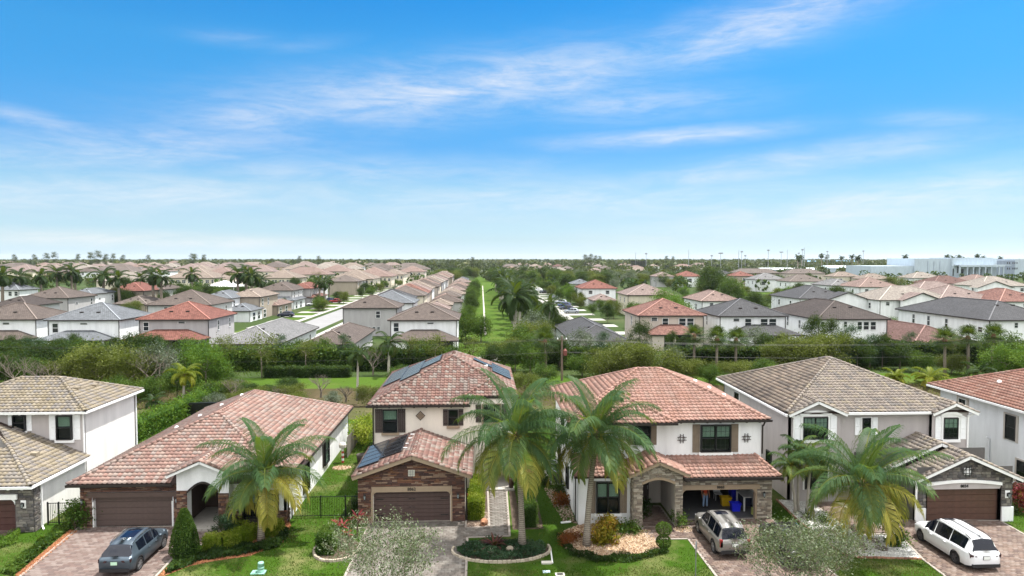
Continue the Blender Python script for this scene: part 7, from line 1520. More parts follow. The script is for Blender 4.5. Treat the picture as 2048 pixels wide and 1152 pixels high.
def fhouse(label, x0, x1, y0, y1, st, roof, wall, wins=(), lanai=None, ridge_l=True, group=None, pitch=.42, fascia=TRIMB, ov=.5, name='house', zt=None, wing=None, cat='house', side=None, gable=None, frame=WHITEF, vents=2, door=None, rooftype='hip', chim=None):
    """walls x0..x1, y0..y1; st storeys; wins = (face, a, z, w, h) with a along the wall"""
    z = zt or (6.2 if st == 2 else 3.0); cx, cy = (x0+x1)/2, (y0+y1)/2; root = thing(name, label, cat, (cx, cy, 0), 0, group)
    w_ = MB(); w_.box(x0, x1, y0, y1, -.1, z); 
    if wing: a, b, c, d, zz = wing; w_.box(a, b, c, d, -.1, zz)
    w_.build('wall', FW[wall], root)
    r = MB(); f = MB()
    if rooftype == 'hip': A, B = hiproof(r, x0-ov, x1+ov, y0-ov, y1+ov, z, pitch)
    else: A, B = gableroof(r, x0-ov, x1+ov, y0-ov, y1+ov, z, pitch, rooftype); g = MB(); (g.add([(x0, y0+.01, z), (x1, y0+.01, z), ((x0+x1)/2, y0+.01, A[2]-.2)], [(0, 1, 2)]) if rooftype == 'y' else g.add([(x0, y0, z), (x0, y1, z), (x0, cy, A[2]-.2), (x1, y0, z), (x1, y1, z), (x1, cy, A[2]-.2)], [(0, 2, 1), (3, 4, 5)])); g.build('gable_wall', FW[wall], root)
    f.box(x0-ov, x1+ov, y0-ov, y1+ov, z-.2, z-.004)
    ro = r.build('roof', FR[roof], root); f.build('fascia', fascia, root)
    if wing:
        r2 = MB(); hiproof(r2, a-ov, b+ov, c-ov, d+ov, zz, pitch); r2.build('wing_roof', FR[roof], root); f2 = MB(); f2.box(a-ov, b+ov, c-ov, d+ov, zz-.2, zz-.004); f2.build('fascia', fascia, root)
    if gable:
        gx0, gx1, gy0, gz, gp_ = gable; r3 = MB(); xm = (gx0+gx1)/2; zr = gz+(gx1-gx0)/2*gp_; uvface(r3, [(gx0-.3, gy0+5, gz), (gx0-.3, gy0-.4, gz), (xm, gy0-.4, zr+.15), (xm, gy0+5, zr+.15)]); uvface(r3, [(gx1+.3, gy0-.4, gz), (gx1+.3, gy0+5, gz), (xm, gy0+5, zr+.15), (xm, gy0-.4, zr+.15)]); r3.build('gable_roof', FR[roof], root)
        g2 = MB(); g2.box(gx0, gx1, gy0, gy0+1, -.1, gz); g2.add([(gx0, gy0, gz), (gx1, gy0, gz), (xm, gy0, zr)], [(0, 1, 2)]); g2.build('gable_wall', FW[wall], root); k = MB(); k.bar((gx0-.3, gy0-.42, gz-.05), (xm, gy0-.42, zr+.1), .06, .22); k.bar((gx1+.3, gy0-.42, gz-.05), (xm, gy0-.42, zr+.1), .06, .22); k.build('rake_board', fascia, root)
    if lanai:
        la, lb, depth, lz = lanai; r4 = MB(); sl = .36; hh = lz+depth*sl; rr = min(depth, (lb-la)/3)
        uvface(r4, [(la-.4, y0-depth, lz), (lb+.4, y0-depth, lz), (lb+.4-rr, y0-.02, hh), (la-.4+rr, y0-.02, hh)]); uvface(r4, [(lb+.4, y0-depth, lz), (lb+.4, y0, lz), (lb+.4-rr, y0-.02, hh)]); uvface(r4, [(la-.4, y0, lz), (la-.4, y0-depth, lz), (la-.4+rr, y0-.02, hh)]); r4.build('lower_roof', FR[roof], root)
        f4 = MB(); f4.box(la-.4, lb+.4, y0-depth, y0-.03, lz-.2, lz-.004); f4.build('fascia', fascia, root)
        for x in (la, (la*.55+lb*.45), lb-.4): c_ = MB(); c_.box(x, x+.4, y0-depth+.3, y0-depth+.7, -.1, lz-.2); c_.build('column', FW[wall], root)
        d_ = MB(); d_.box(la+.6, la+(lb-la)*.42, y0-.03, y0-.004, .02, 2.4); d_.build('sliding_door', FARGLASS, root); d_ = MB(); d_.box(la+(lb-la)*.5, lb-.6, y0-.03, y0-.004, .02, 2.4); d_.build('sliding_door', FARGLASS, root)
        bw = MB(); bw.box(la, la+(lb-la)*.25, y0-depth+.35, y0-.03, -.1, lz-.2); bw.build('lanai_wall', FW[wall], root)
    for (fc, a_, zz_, ww, hh_) in wins:
        p = {'front': (a_, y0, zz_), 'left': (x0, a_, zz_), 'right': (x1, a_, zz_)}[fc]; simple_window(root, fc, p, ww, hh_, frame)
    for cx_, cy_ in ((x0+.02, y0), (x1-.02, y0)): q = MB(); q.box(cx_-.06, cx_+.06, cy_-.1, cy_-.005, .1, z-.25); q.build('downspout', fascia, root)
    for i in range(vents):
        t = .35+.3*i; px_, py_ = x0+(x1-x0)*(.38+.24*i), y0+(y1-y0)*.18; hz = z+min(py_-(y0-ov), px_-(x0-ov), (x1+ov)-px_)*pitch; q = MB(); q.box(px_-.3, px_+.3, py_-.15, py_+.15, hz-.05, hz+.18); q.build('roof_vent', fascia if fascia is TRIMB else GALV, root)
    if ridge_l:
        rc = MB()
        for p, q_ in (((x0-ov, y0-ov, z), A), ((x1+ov, y0-ov, z), A if (x1-x0) <= (y1-y0) else B), (A, B), ((x1+ov, y1+ov, z), B), ((x0-ov, y1+ov, z), B if (x1-x0) <= (y1-y0) else A)):
            if rooftype == 'hip' and (Vector(p)-Vector(q_)).length > .3: rc.bar(Vector(p)+Vector((0, 0, .04)), Vector(q_)+Vector((0, 0, .05)), .2, .1)
        if rc.v: rc.build('ridge_cap', RIDGE[roof], root)
    return root
def wpx(y, lst, face='front'):
    out = []
    for (u0, u1, v0, v1) in lst: a, b = AT(u0, v1, y), AT(u1, v0, y); out.append((face, (a.x+b.x)/2, a.z, b.x-a.x, b.z-a.z))
    return out
def hpx(label, uL, uR, vE, depth, st, roof, wall, wins=(), lan=None, ov=.5, side=(), **k):
    """place a house whose wall corners show at uL and uR and whose eave shows at vE"""
    zt = k.pop('zt', None) or (6.2 if st == 2 else 3.0); y = G((uL+uR)/2, vE, zt).y+ov; x0, x1 = AT(uL, vE, y).x, AT(uR, vE, y).x
    W = wpx(y, wins); sx = x1 if (uL+uR)/2 < 962 else x0; fc = 'right' if (uL+uR)/2 < 962 else 'left'
    for (t, z, w_, h) in side: W.append((fc, y+depth*t, z, w_, h))
    if lan: k['lanai'] = (x0+(x1-x0)*lan[0], x0+(x1-x0)*lan[1], lan[2], lan[3])
    return fhouse(label, x0, x1, y, y+depth, st, roof, wall, W, zt=zt, ov=ov, **k)
# first row beyond the hedge, far from the camera's left to right
hpx('white house with brown roof at the frame edge beside the slate blue roof', -75, 72, 639, 11, 2, 'brown', 'white', [(5, 20, 645, 649)], (0, 1, 3.6, 3.0), side=((.75, 3.9, .9, 1.6),))
hpx('white two storey house with slate blue roof beyond the dark trees', 96, 238, 640, 11.5, 2, 'grey', 'white', [(105, 117, 646, 666), (160, 176, 646, 649)], (-.02, .92, 3.8, 3.0), side=((.62, 3.7, .9, 1.9),))
hpx('grey two storey house with brick red hip roof and matching lower roof', 279, 417, 639, 12.5, 2, 'red', 'grey', [(287, 298, 644, 662), (356, 371, 643, 647)], (-.08, 1.0, 4, 3.0), side=((.35, 3.8, .8, 1.9), (.8, 3.8, .8, 1.9)))
hpx('white single storey house with wide grey tile roof behind the leafy hedge', 428, 556, 688, 26, 1, 'silver', 'white', [(432, 474, 690, 708), (488, 520, 690, 708)], None, side=((.3, 1.0, 1.2, 1.2), (.5, 1, 1.2, 1.2), (.8, 1.0, 1.2, 1.2)), vents=3)
hpx('single storey house with brown tile roof and wide rear windows', 608, 702, 689, 22, 1, 'brown', 'lgrey', [(666, 700, 691, 702)], None, wing=None, side=((.3, 1, 1, 1.2),), vents=3)
hpx('white two storey house with brown roof at the corner of the grass strip', 781, 913, 640, 12, 2, 'brown', 'white', [(787, 798, 645, 664), (854, 868, 645, 648)], (.03, 1.0, 4.2, 3.0), side=((.5, 3.8, .8, 1.7),), vents=2)
hpx('white single storey house with dark roof and solar strips beside the grass strip', 1146, 1254, 681, 26, 1, 'charcoal', 'white', [(1185, 1196, 690, 701)], None, side=((.3, 1, 1, 1.2),), vents=2)
hpx('beige two storey house with rust red tile roof behind three cabbage palms', 1279, 1407, 631, 13, 2, 'rust', 'beige', [(1302, 1315, 635, 642), (1324, 1337, 636, 652), (1357, 1372, 636, 652), (1373, 1388, 636, 652)], (.12, .85, 4.2, 3.0), side=((.5, 3.8, .8, 1.8),))
hpx('white two storey house with charcoal roof and white framed windows', 1440, 1571, 632, 13, 2, 'charcoal', 'white', [(1466, 1479, 637, 643), (1489, 1503, 637, 653), (1520, 1536, 637, 653), (1537, 1553, 637, 653)], (.15, 1.1, 4.4, 3.0), side=((.55, 3.8, .8, 1.8),))
hpx('white two storey house with dark brown roof behind the wispy pines', 1637, 1774, 638, 20, 2, 'darkbrown', 'white', [(1641, 1649, 643, 654), (1687, 1694, 643, 654), (1714, 1724, 643, 660), (1726, 1738, 643, 660), (1740, 1752, 643, 660), (1713, 1724, 689, 698), (1726, 1737, 689, 698), (1738, 1749, 689, 698)], side=((.12, 3.8, 1.4, 1.8), (.35, 3.8, .9, 1.6), (.6, 3.8, .9, 1.8), (.8, 3.8, .9, 1.8)))
hpx('single storey house with umber tile roof between two dark roofed houses', 1830, 1950, 686, 26, 1, 'umber', 'cream', [(1836, 1863, 692, 699), (1915, 1950, 695, 701)], None, vents=0, side=((.1, .8, 2.2, 1.4),))
hpx('white two storey house with charcoal roof cut by the frame behind tall palms', 1979, 2120, 640, 26, 2, 'charcoal', 'white', [(2028, 2036, 645, 656), (2004, 2018, 689, 701), (2020, 2032, 689, 701)], side=((.08, 3.8, 1.2, 1.0), (.2, 3.8, 1.2, 1.0), (.42, 3.6, .9, 1.9), (.62, 3.6, .9, 2.0), (.8, 3.6, .9, 2)))
# second rows, west of the strip
hpx('small white house with slate roof and arched windows at the frame edge', -30, 38, 580, 10, 2, 'grey', 'white', [(17, 24, 583, 592), (29, 36, 583, 592)])
hpx('grey two storey house with wide brown hip roof behind the slate blue one', 44, 136, 596, 13, 2, 'brown', 'grey', (), None, side=((.3, 4.3, 1.1, .5), (.85, 3.6, .9, 1.9)))
hpx('white two storey house with pale slate roof behind the wide brown roof', 140, 182, 588, 13, 2, 'grey', 'white', (), None, side=((.35, 4.3, 1.1, .5), (.9, 3.5, .9, 1.9)))
hpx('grey two storey house with red hip roof before the royal palms', 216, 287, 582, 16, 2, 'red', 'taupe', (), None, side=((.45, 4.3, 1.1, .5), (.9, 3.6, .9, 1.9)))
hpx('white house with brown roof just behind the red hip roofed house', 300, 328, 579, 14, 2, 'brown', 'lgrey', (), None, side=((.5, 4.3, 1.1, .5),))
hpx('low single storey house with taupe roof between the blue and red roofs', 230, 292, 608, 14, 1, 'taupe', 'taupe', vents=3)
hpx('brown roofed house standing behind the slate blue roofed house', -20, 54, 612, 12, 2, 'darkbrown', 'lgrey'); hpx('brown roofed low house filling the gap behind the slate blue roof', 66, 140, 612, 14, 1, 'taupe', 'lgrey')
hpx('white two storey house with broad brown roof behind the brick red one', 295, 420, 610, 14, 2, 'brown', 'lgrey', [(328, 336, 614, 622)], None, side=((.2, 3.7, 1.2, 1.8), (.7, 3.7, 1.2, 1.8)))
hpx('white gabled house with slate roof on the left of the street', 404, 462, 597, 14, 2, 'grey', 'white', (), None, side=((.15, 3.6, 1.2, 2), (.55, 3.6, 1.0, 2), (.8, 3.6, 1.0, 2)), wing=None)
hpx('low white house with slate roof and garage on the street corner', 448, 500, 622, 10, 1, 'grey', 'white', (), None, side=((.3, .2, 2.2, 2.2), (.7, .2, 2.2, 2.2)))
hpx('taupe two storey house with tan tile roof facing the street', 458, 519, 594, 17, 2, 'tan', 'taupe', (), None, side=((.15, 3.6, 1.2, 2), (.45, 3.6, 1.2, 2), (.25, .1, 2.4, 2.4)))
hpx('low house with orange tile roof beside the taupe house on the street', 525, 555, 611, 15, 1, 'orange', 'taupe', (), None, side=((.2, .1, 2.4, 2.2), (.6, .1, 2.4, 2.2)))
hpx('grey two storey house with brown roof facing the street', 516, 584, 581, 18, 2, 'brown', 'lgrey', (), None, side=((.15, 3.6, 1.2, 2), (.45, 3.6, 1.2, 2), (.75, 3.6, 1.2, 2)), gable=None)
hpx('white house with slate lower roof facing the street', 540, 588, 601, 14, 1, 'grey', 'white', (), None, side=((.2, .1, 2.4, 2.2), (.6, .1, 2.4, 2.2)))
hpx('grey two storey house with red roof facing the street', 578, 622, 577, 18, 2, 'red', 'grey', (), None, side=((.15, 3.6, 1.2, 2), (.45, 3.6, 1.2, 2), (.75, 3.6, 1.2, 2)))
hpx('low grey house with rust roof facing the street', 598, 632, 595, 16, 1, 'rust', 'grey', (), None, side=((.2, .1, 2.4, 2.2), (.6, .1, 2.4, 2.2)))
hpx('white house with brown roof at the end of the near street block', 610, 634, 573, 18, 2, 'brown', 'lgrey', (), None, side=((.3, 3.6, 1.2, 2), (.7, 3.6, 1.2, 2)))
hpx('pale house with brown hip roof before the long tan townhouses', 664, 697, 563, 18, 2, 'brown', 'cream', [(688, 694, 566, 572)], None, side=((.3, 3.6, 1.4, 1.8),))
tn = thing('event_tent', 'white peaked tent roof among the palms', 'tent', tuple(G(450, 586))); m = MB(); c = G(450, 586); m.lathe([(9.5, 3.2), (9.5, 3.6), (5, 4.6), (.5, 6.0), (.01, 6.2)], (c.x, c.y, 0), 8); m.build('canopy', TRIMW, tn)
for k in range(8): m = MB(); a = 2*PI*k/8; m.bar((c.x+9.2*math.cos(a), c.y+9.2*math.sin(a), 0), (c.x+9.2*math.cos(a), c.y+9.2*math.sin(a), 3.3), .2, .2); m.build('pole', TRIMW, tn)
# row between the street and the strip, receding
rc_ = ['brown', 'grey', 'charcoal', 'taupe', 'rust', 'pink', 'tan', 'brown', 'orange', 'taupe', 'tan', 'cream', 'pink', 'brown', 'tan', 'orange', 'taupe', 'tan', 'pink', 'tan']
wc_ = ['grey', 'white', 'lgrey', 'cream', 'beige', 'taupe', 'white', 'beige', 'lgrey', 'cream']
ordw = ['first', 'second', 'third', 'fourth', 'fifth', 'sixth', 'seventh', 'eighth', 'ninth', 'tenth', 'eleventh', 'twelfth', 'thirteenth', 'fourteenth', 'fifteenth', 'sixteenth', 'seventeenth', 'eighteenth', 'nineteenth', 'twentieth']
g0 = random.Random(4)
for i in range(20):
    y = 150+i*15.6+g0.uniform(-1.2, 1.2); dx = g0.uniform(-1.2, 1.2); dd = g0.uniform(9.6, 12.2)
    fhouse('%s roofed two storey house, %s along the row beside the street' % (rc_[i], ordw[i]), -29+dx, -17.2+dx*.6+g0.uniform(-.8, .5), y, y+dd, 2, rc_[i], wc_[i % 10], [('front', -25.5, 3.7, 1.1, 1.6)] if i else [('front', -22.4, 3.9, 1.0, 1.6), ('front', -20, 3.9, .01, .01), ('front', -24.3, 1.4, .7, .6), ('front', -23.3, 1.4, .7, .6), ('front', -22.3, 1.4, .7, .6)], group='houses in the row beside the street', vents=1)
    fhouse('%s roofed low rear wing, %s along the row facing the grass strip' % (rc_[(i+3) % 20], ordw[i]), -15.6, -7.0+g0.uniform(-2.5, 1.2), y+2.5+dx, y+2.5+dd*.85, 1, rc_[(i+3) % 20], wc_[(i+4) % 10], [('right', y+6, .8, 1.4, 1.3)], group='low rear wings facing the grass strip', vents=1, zt=3.2)
# west side of the street, receding
for i in range(16):
    y = 232+i*17
    fhouse('%s roofed two storey house, %s on the far side of the street' % (rc_[(i*3+1) % 20], ordw[i]), -70, -57, y, y+12, 2, rc_[(i*3+1) % 20], wc_[(i*3) % 10], [('right', y+3, 3.7, 1.2, 1.7), ('right', y+8.5, 3.7, 1.2, 1.7), ('right', y+4, .2, 2.6, 2.2)], group='houses on the far side of the street', vents=1) if y < 225 or y > 300 else None
# long tan townhouses
def townhouse(label, uL, uR, vE, depth, n, group=None, roof='tan'):
    y = G((uL+uR)/2, vE, 6.6).y; x0, x1 = AT(uL, vE, y).x, AT(uR, vE, y).x; W = []
    for k in range(n):
        a = x0+(x1-x0)*(k+.5)/n; W += [('front', a-1.1, 3.9, 1.1, 1.7), ('front', a+1.2, 3.9, 1.1, 1.7), ('front', a, .4, 1.8, 2.0)]
    for k in range(3): W.append(('right', y+depth*(k+.5)/3, 3.9, 1.2, 1.7))
    return fhouse(label, x0, x1, y, y+depth, 2, roof, 'cream', W, zt=6.6, group=group, cat='townhouse', name='townhouse', vents=0, ov=.7)
for i, (a, b, v, d, n, rf_, lab) in enumerate(((192, 292, 562, 18, 0, 'cream', 'broad pale roofed building between the palm clumps'), (332, 426, 556, 24, 8, 'tan', 'long tan roofed townhouses with a row of white windows'), (402, 468, 549, 20, 5, 'orange', 'orange roofed townhouses behind the window row'), (446, 490, 558, 14, 3, 'tan', 'short tan roofed townhouse before the palms'), (520, 592, 556, 22, 5, 'tan', 'tan roofed townhouses behind the brown street house'), (560, 656, 549, 20, 6, 'orange', 'long orange roofed townhouses in the middle rows'), (660, 745, 558, 26, 6, 'tan', 'tan roofed townhouses with windows above the street end'), (700, 782, 553, 26, 5, 'orange', 'orange roofed townhouses at the street end'), (764, 806, 549, 26, 3, 'tan', 'tan roofed townhouse block nearest the grass strip'))): townhouse(lab, a, b, v, d, n, None, rf_)
g_ = random.Random(5); k = 0
for row, (v, z0) in enumerate(((543, 6.5), (538, 6.5), (534, 6.5), (531, 6.5), (528.5, 6.5))):
    u = -20+g_.uniform(0, 30)
    while u < 830-row*10:
        wd = g_.uniform(38, 75)*(1-row*.1); y = G(u+wd/2, v, 6.5).y*g_.uniform(.98, 1.02); x0, x1 = AT(u, v, y).x, AT(u+wd, v, y).x
        if not (-75 < x0 < -50 and False): fhouse('tan roofed townhouse block in the far rows west of the strip', x0, x1, y, y+g_.uniform(16, 26), 2, g_.choice(['tan', 'orange', 'pink', 'tan', 'cream', 'taupe', 'brown', 'taupe', 'pink']), g_.choice(['cream', 'beige', 'white', 'tan']), [('front', x0+(x1-x0)*t, 3.8, 1.6, 1.8) for t in (.2, .5, .8)], zt=6.5, group='townhouse blocks in the far rows', cat='townhouse', name='townhouse', vents=0, wing=(x0+(x1-x0)*.1, x0+(x1-x0)*.45, y-g_.uniform(2, 5), y+4, 6.1) if g_.random() < .55 else None)
        u += wd+g_.uniform(4, 26)
# east of the strip
E_ = [('red roofed white house beyond the parked cars', 1164, 1232, 577, 16, 2, 'red', 'white'), ('slate roofed house behind the red roofed house by the cars', 1146, 1182, 568, 12, 2, 'grey', 'lgrey'), ('pink roofed cream house with blank side wall', 1256, 1344, 590, 15, 2, 'pink', 'cream'), ('low pink roofed wing beside the cream house', 1188, 1232, 601, 12, 1, 'pink', 'lgrey'), ('pink roofed white house behind the charcoal roof', 1404, 1480, 602, 15, 2, 'orange', 'white'), ('pale grey two storey house with pink roof on the lawn', 1312, 1348, 553, 14, 2, 'pink', 'lgrey'), ('pale grey two storey house with red roof on the lawn', 1356, 1404, 553, 14, 2, 'red', 'white'), ('white gabled house with charcoal roof by the sports field', 1432, 1466, 548, 12, 2, 'charcoal', 'white'), ('rust roofed house behind the gabled white one', 1470, 1508, 552, 14, 2, 'red', 'taupe'), ('low brown house behind the leafy tree', 1478, 1496, 567, 16, 1, 'brown', 'beige'), ('white house with pale flat looking grey roof', 1512, 1572, 559, 14, 2, 'silver', 'white'), ('white house with taupe roof beyond the green lawn', 1580, 1652, 563, 14, 2, 'taupe', 'white'), ('low house with orange roof beyond the green lawn', 1592, 1640, 583, 12, 1, 'orange', 'beige'), ('white house with charcoal roof and gable behind the pines', 1600, 1702, 597, 18, 2, 'charcoal', 'white'), ('white house with orange hip roof past the gabled house', 1720, 1800, 574, 16, 2, 'orange', 'white'), ('white house with silver roof beside the orange hip roof', 1664, 1716, 571, 16, 2, 'silver', 'white'), ('white house with pale cream roof and centre gable', 1760, 1912, 600, 15, 2, 'cream', 'white'), ('cream house with pale pink roof beside the centre gable', 1880, 1998, 600, 16, 2, 'pink', 'white'), ('house with broad pale pink roof behind the cream one', 1832, 1960, 588, 16, 2, 'pink', 'cream'), ('rust roofed white house at the frame edge', 2000, 2100, 603, 16, 2, 'rust', 'white'), ('pale hip roofed house before the white school', 1826, 1886, 556, 14, 2, 'cream', 'white'), ('white house with tan roof beside the white school trees', 1668, 1720, 553, 12, 2, 'tan', 'cream'), ('cream house with tan roof beyond the silver roof', 1728, 1784, 558, 12, 2, 'tan', 'cream'), ('umber roofed house below the white school', 1868, 1950, 567, 14, 2, 'umber', 'taupe'), ('orange hip roofed house in front of the white school', 1948, 2000, 562, 16, 2, 'orange', 'white'), ('white gabled house with pale roof at the frame edge', 1964, 2060, 572, 16, 2, 'cream', 'white'), ('brown roofed house beyond the leaning palms', 1470, 1560, 546, 14, 2, 'taupe', 'taupe'), ('taupe roofed low building by the sports field', 1576, 1650, 547, 14, 2, 'taupe', 'beige')]
for (lab, a, b, v, d, s_, rf_, wl) in E_:
    n = max(1, int((b-a)/26)); wn = [(a+(b-a)*(t+.5)/n-4, a+(b-a)*(t+.5)/n+4, v+4, v+11) for t in range(n)] if s_ == 2 and 'blank' not in lab else []
    kw = {}
    if 'centre gable' in lab: y = G((a+b)/2, v, 6.2).y; c = AT(1838, v, y).x; kw['gable'] = (c-5, c+5, y-1.2, 6.2, .36)
    if 'charcoal roof and gable' in lab: y = G((a+b)/2, v, 6.2).y; c = AT(1690, v, y).x; kw['gable'] = (c-6.5, c+6.5, y-1.5, 5.6, .34)
    if 'white gabled house with pale' in lab: y = G((a+b)/2, v, 6.2).y; c = AT(1985, v, y).x; kw['gable'] = (c-7, c+7, y-1.5, 5.6, .34)
    hpx(lab, a, b, v, d, s_, rf_, wl, wn, None, side=((.3, 3.7, 1.1, 1.6), (.7, 3.7, 1.1, 1.6)) if s_ == 2 else (), **kw)
k = 0
for row, v in enumerate((541, 537, 533, 530)):
    u = 1000+g_.uniform(0, 40)
    while u < (1290 if row < 2 else 1400):
        wd = g_.uniform(20, 40); y = G(u, v, 6.2).y; x0, x1 = AT(u, v, y).x, AT(u+wd, v, y).x
        fhouse('pale roofed house half hidden in the far trees', x0, x1, y, y+14, 2, g_.choice(['pink', 'tan', 'orange', 'taupe', 'cream', 'umber']), g_.choice(['white', 'cream', 'beige']), [('front', x0+(x1-x0)*t, 3.7, 1.4, 1.6) for t in (.3, .7)], group='houses half hidden in the far trees', vents=0); u += wd+g_.uniform(20, 70)
# white school
SCW = stucco('school_wall', H('b4c2cc')); SCG = stucco('school_grey', H('8c98a8'))
sc_ = thing('school', 'long white school building with columned porch and dark doors', 'school', tuple(G(1930, 556)))
ys = G(1930, 556).y
def sbox(u0, u1, v0, y, d, mat, name, zb=-.2): a, b = AT(u0, v0, y), AT(u1, v0, y); m = MB(); m.box(a.x, b.x, y, y+d, zb, a.z); return m.build(name, mat, sc_)
sbox(1830, 1994, 517, ys, 40, SCW, 'main_hall'); sbox(1905, 1986, 515.5, ys-2, 30, SCW, 'front_block'); sbox(1742, 1832, 532, ys+2, 40, SCW, 'low_hall'); sbox(1994, 2030, 521, ys+6, 30, SCG, 'classroom_block'); sbox(2030, 2080, 518, ys+8, 30, SCW, 'end_block')
sbox(1920, 2010, 531, ys-9, 1.2, SCW, 'porch_beam', AT(1920, 534, ys-9).z)
for u in (1920, 1935, 1947, 1959, 1971, 1983, 1998, 2007): sbox(u, u+1.8, 533, ys-9, 1.0, SCW, 'column')
a, b = AT(1920, 531, ys-9), AT(2010, 531, ys-2); m = MB(); m.box(a.x, b.x, ys-9, ys-2.05, a.z, a.z+.5); m.build('porch_roof', SCW, sc_)
for u in (1921, 1933, 1945, 1957, 1969): a, b = AT(u, 548, ys-2.05), AT(u+6, 538, ys-2.05); m = MB(); m.box(a.x, b.x, ys-2.2, ys-2.05, -.1, b.z); m.build('door', FARGLASS, sc_)
for u, v0, v1 in ((1905, 537, 552), (1914, 533, 546)): a, b = AT(u, v1, ys-2.05), AT(u+2.6, v0, ys-2.05); m = MB(); m.box(a.x, b.x, ys-2.2, ys-2.05, a.z, b.z); m.build('window', FARGLASS, sc_)
for u in (1855, 1867, 1879): a, b = AT(u, 552, ys-.05), AT(u+.8, 522, ys-.05); m = MB(); m.box(a.x, b.x, ys-.4, ys-.01, 0, b.z); m.build('downspout', SCG, sc_)
for u in (2014, 2018, 2025, 2029, 2033):
    for v in (524, 535): a, b = AT(u, v+4, ys+5.9), AT(u+1.6, v, ys+5.9); m = MB(); m.box(a.x, b.x, ys+5.7, ys+5.95, a.z, b.z); m.build('window', FARGLASS, sc_)
# tents and pale halls on the sports ground
for lab, u0, u1, v0, v1, mt in (('long blue roofed hall beyond the sports lights', 1578, 1760, 522, 528, plain('hall_blue', H('7aa8d0'), .6)), ('long white roofed hall beside the blue one', 1528, 1660, 537, 545, plain('hall_white', H('d4dce0'), .7)), ('white block beside the long halls', 1660, 1738, 533, 545, plain('hall_pale', H('c0d0d8'), .7))):
    y = G((u0+u1)/2, v1, 0).y; a, b = AT(u0, v0, y), AT(u1, v0, y); r = thing('sports_hall', lab, 'hall', ((a.x+b.x)/2, y, 0)); m = MB(); m.box(a.x, b.x, y, y+30, -.1, a.z*.75); m.build('wall', SCW, r)
    m = MB(); m.add([(a.x-1, y-1, a.z*.75), (b.x+1, y-1, a.z*.75), (b.x+1, y+31, a.z*.75), (a.x-1, y+31, a.z*.75), (a.x-1, y+15, a.z*1.12), (b.x+1, y+15, a.z*1.12)], [(0, 1, 5, 4), (2, 3, 4, 5), (0, 4, 3), (1, 2, 5)]); m.build('roof', mt, r)
for i, (u, vt, vb, kind) in enumerate(((1271, 505, 545, 0), (1292, 506, 545, 1), (1377, 499, 545, 0), (1423, 510, 545, 1), (1441, 505, 545, 2), (1477, 500, 545, 0), (1483, 502, 545, 1), (1490, 510, 545, 1), (1536, 499, 545, 1), (1562, 503, 540, 2), (1574, 499, 543, 0), (1604, 498, 545, 1), (1608, 495, 545, 0), (1654, 502, 540, 1), (1726, 501, 540, 1), (1597, 505, 542, 1))):
    p = G(u, vb); top = AT(u, vt, p.y).z; r = thing('light_pole', 'tall thin floodlight pole over the sports ground trees', 'floodlight pole', (p.x, p.y, 0), 0, 'floodlight poles at the sports ground'); m = MB(); m.tube([(0, 0, 0), (0, 0, top)], [.42, .22], 6); m.build('pole', plain('pole_grey', H('8c9094'), .7) if 'pole_grey' not in MATS else MATS['pole_grey'], r, world=False)
    if kind: m = MB(); m.box(-2.2*kind*.6, 2.2*kind*.6, -.3, .3, top-1.6, top-.2); m.build('lamp_bank', MATS['pole_grey'], r, world=False)
net = thing('sports_net', 'tall dark netting on posts by the sports ground', 'netting', tuple(G(1277, 546))); p = G(1262, 546); y = p.y; zt = AT(1262, 521, y).z
for i in range(9): x = AT(1262+i*3.6, 530, y).x; m = MB(); m.box(x-.25, x+.25, y-.25, y+.25, 0, zt); m.build('post', METAL_B, net)
for i in range(8): x = AT(1262+i*3.6, 530, y).x; x2 = AT(1262+(i+1)*3.6, 530, y).x; m = MB(); [m.box(x+(x2-x)*t, x+(x2-x)*(t+.16), y-.05, y+.05, .5, zt) for t in (.1, .4, .7)]; stuff(m.build('net_panel', METAL_B, net))
# ---------------------------------------------------------------- streets, walks and the grass strip
structure(sheet('back_street', [(-46.5, 120), (-38.5, 120), (-38.5, 600), (-46.5, 600)], .006, FARROAD))
for x0, x1 in ((-50, -48.4), (-36.6, -35)): structure(sheet('sidewalk', [(x0, 120), (x1, 120), (x1, 600), (x0, 600)], .010, WALK))
for i in range(24):
    y = 150+i*15.5; structure(sheet('driveway', [(-57, y+2), (-48.4, y+2), (-48.4, y+7.5), (-57, y+7.5)], .008, WALK)); structure(sheet('driveway', [(-35, y+3), (-29.2, y+3), (-29.2, y+8), (-35, y+8)], .008, WALK)); structure(sheet('lawn', [(-56.8, y+8), (-50.2, y+8), (-50.2, y+15), (-56.8, y+15)], .0075, BANK))
structure(sheet('cross_street', [(-300, 330), (-46.5, 330), (-46.5, 338), (-300, 338)], .007, FARROAD)); structure(sheet('strip_lawn', [(-5.0, 104), (9.5, 104), (9.5, 620), (-5.0, 620)], .005, BANK)); structure(sheet('strip_path', [(.7, 150), (1.2, 150), (1.2, 420), (.7, 420)], .009, CONC))
structure(sheet('east_walk', [(23.0, 128), (26.0, 128), (26.0, 520), (23.0, 520)], .009, WALK)); structure(sheet('east_street', [(15.5, 128), (21.5, 128), (21.5, 520), (15.5, 520)], .006, ROAD)); structure(sheet('pond_edge_walk', [(-5.8, 112), (3.4, 112), (3.4, 117), (-5.8, 117)], .011, WALK))
for i in range(18): y = 150+i*17; structure(sheet('driveway', [(26, y), (34, y), (34, y+6), (26, y+6)], .0085, WALK))
structure(sheet('park_lawn', [(150, 262), (230, 262), (235, 330), (130, 330)], .006, BANK)); structure(sheet('park_lawn', [(92, 195), (128, 195), (128, 225), (92, 225)], .006, BANK))
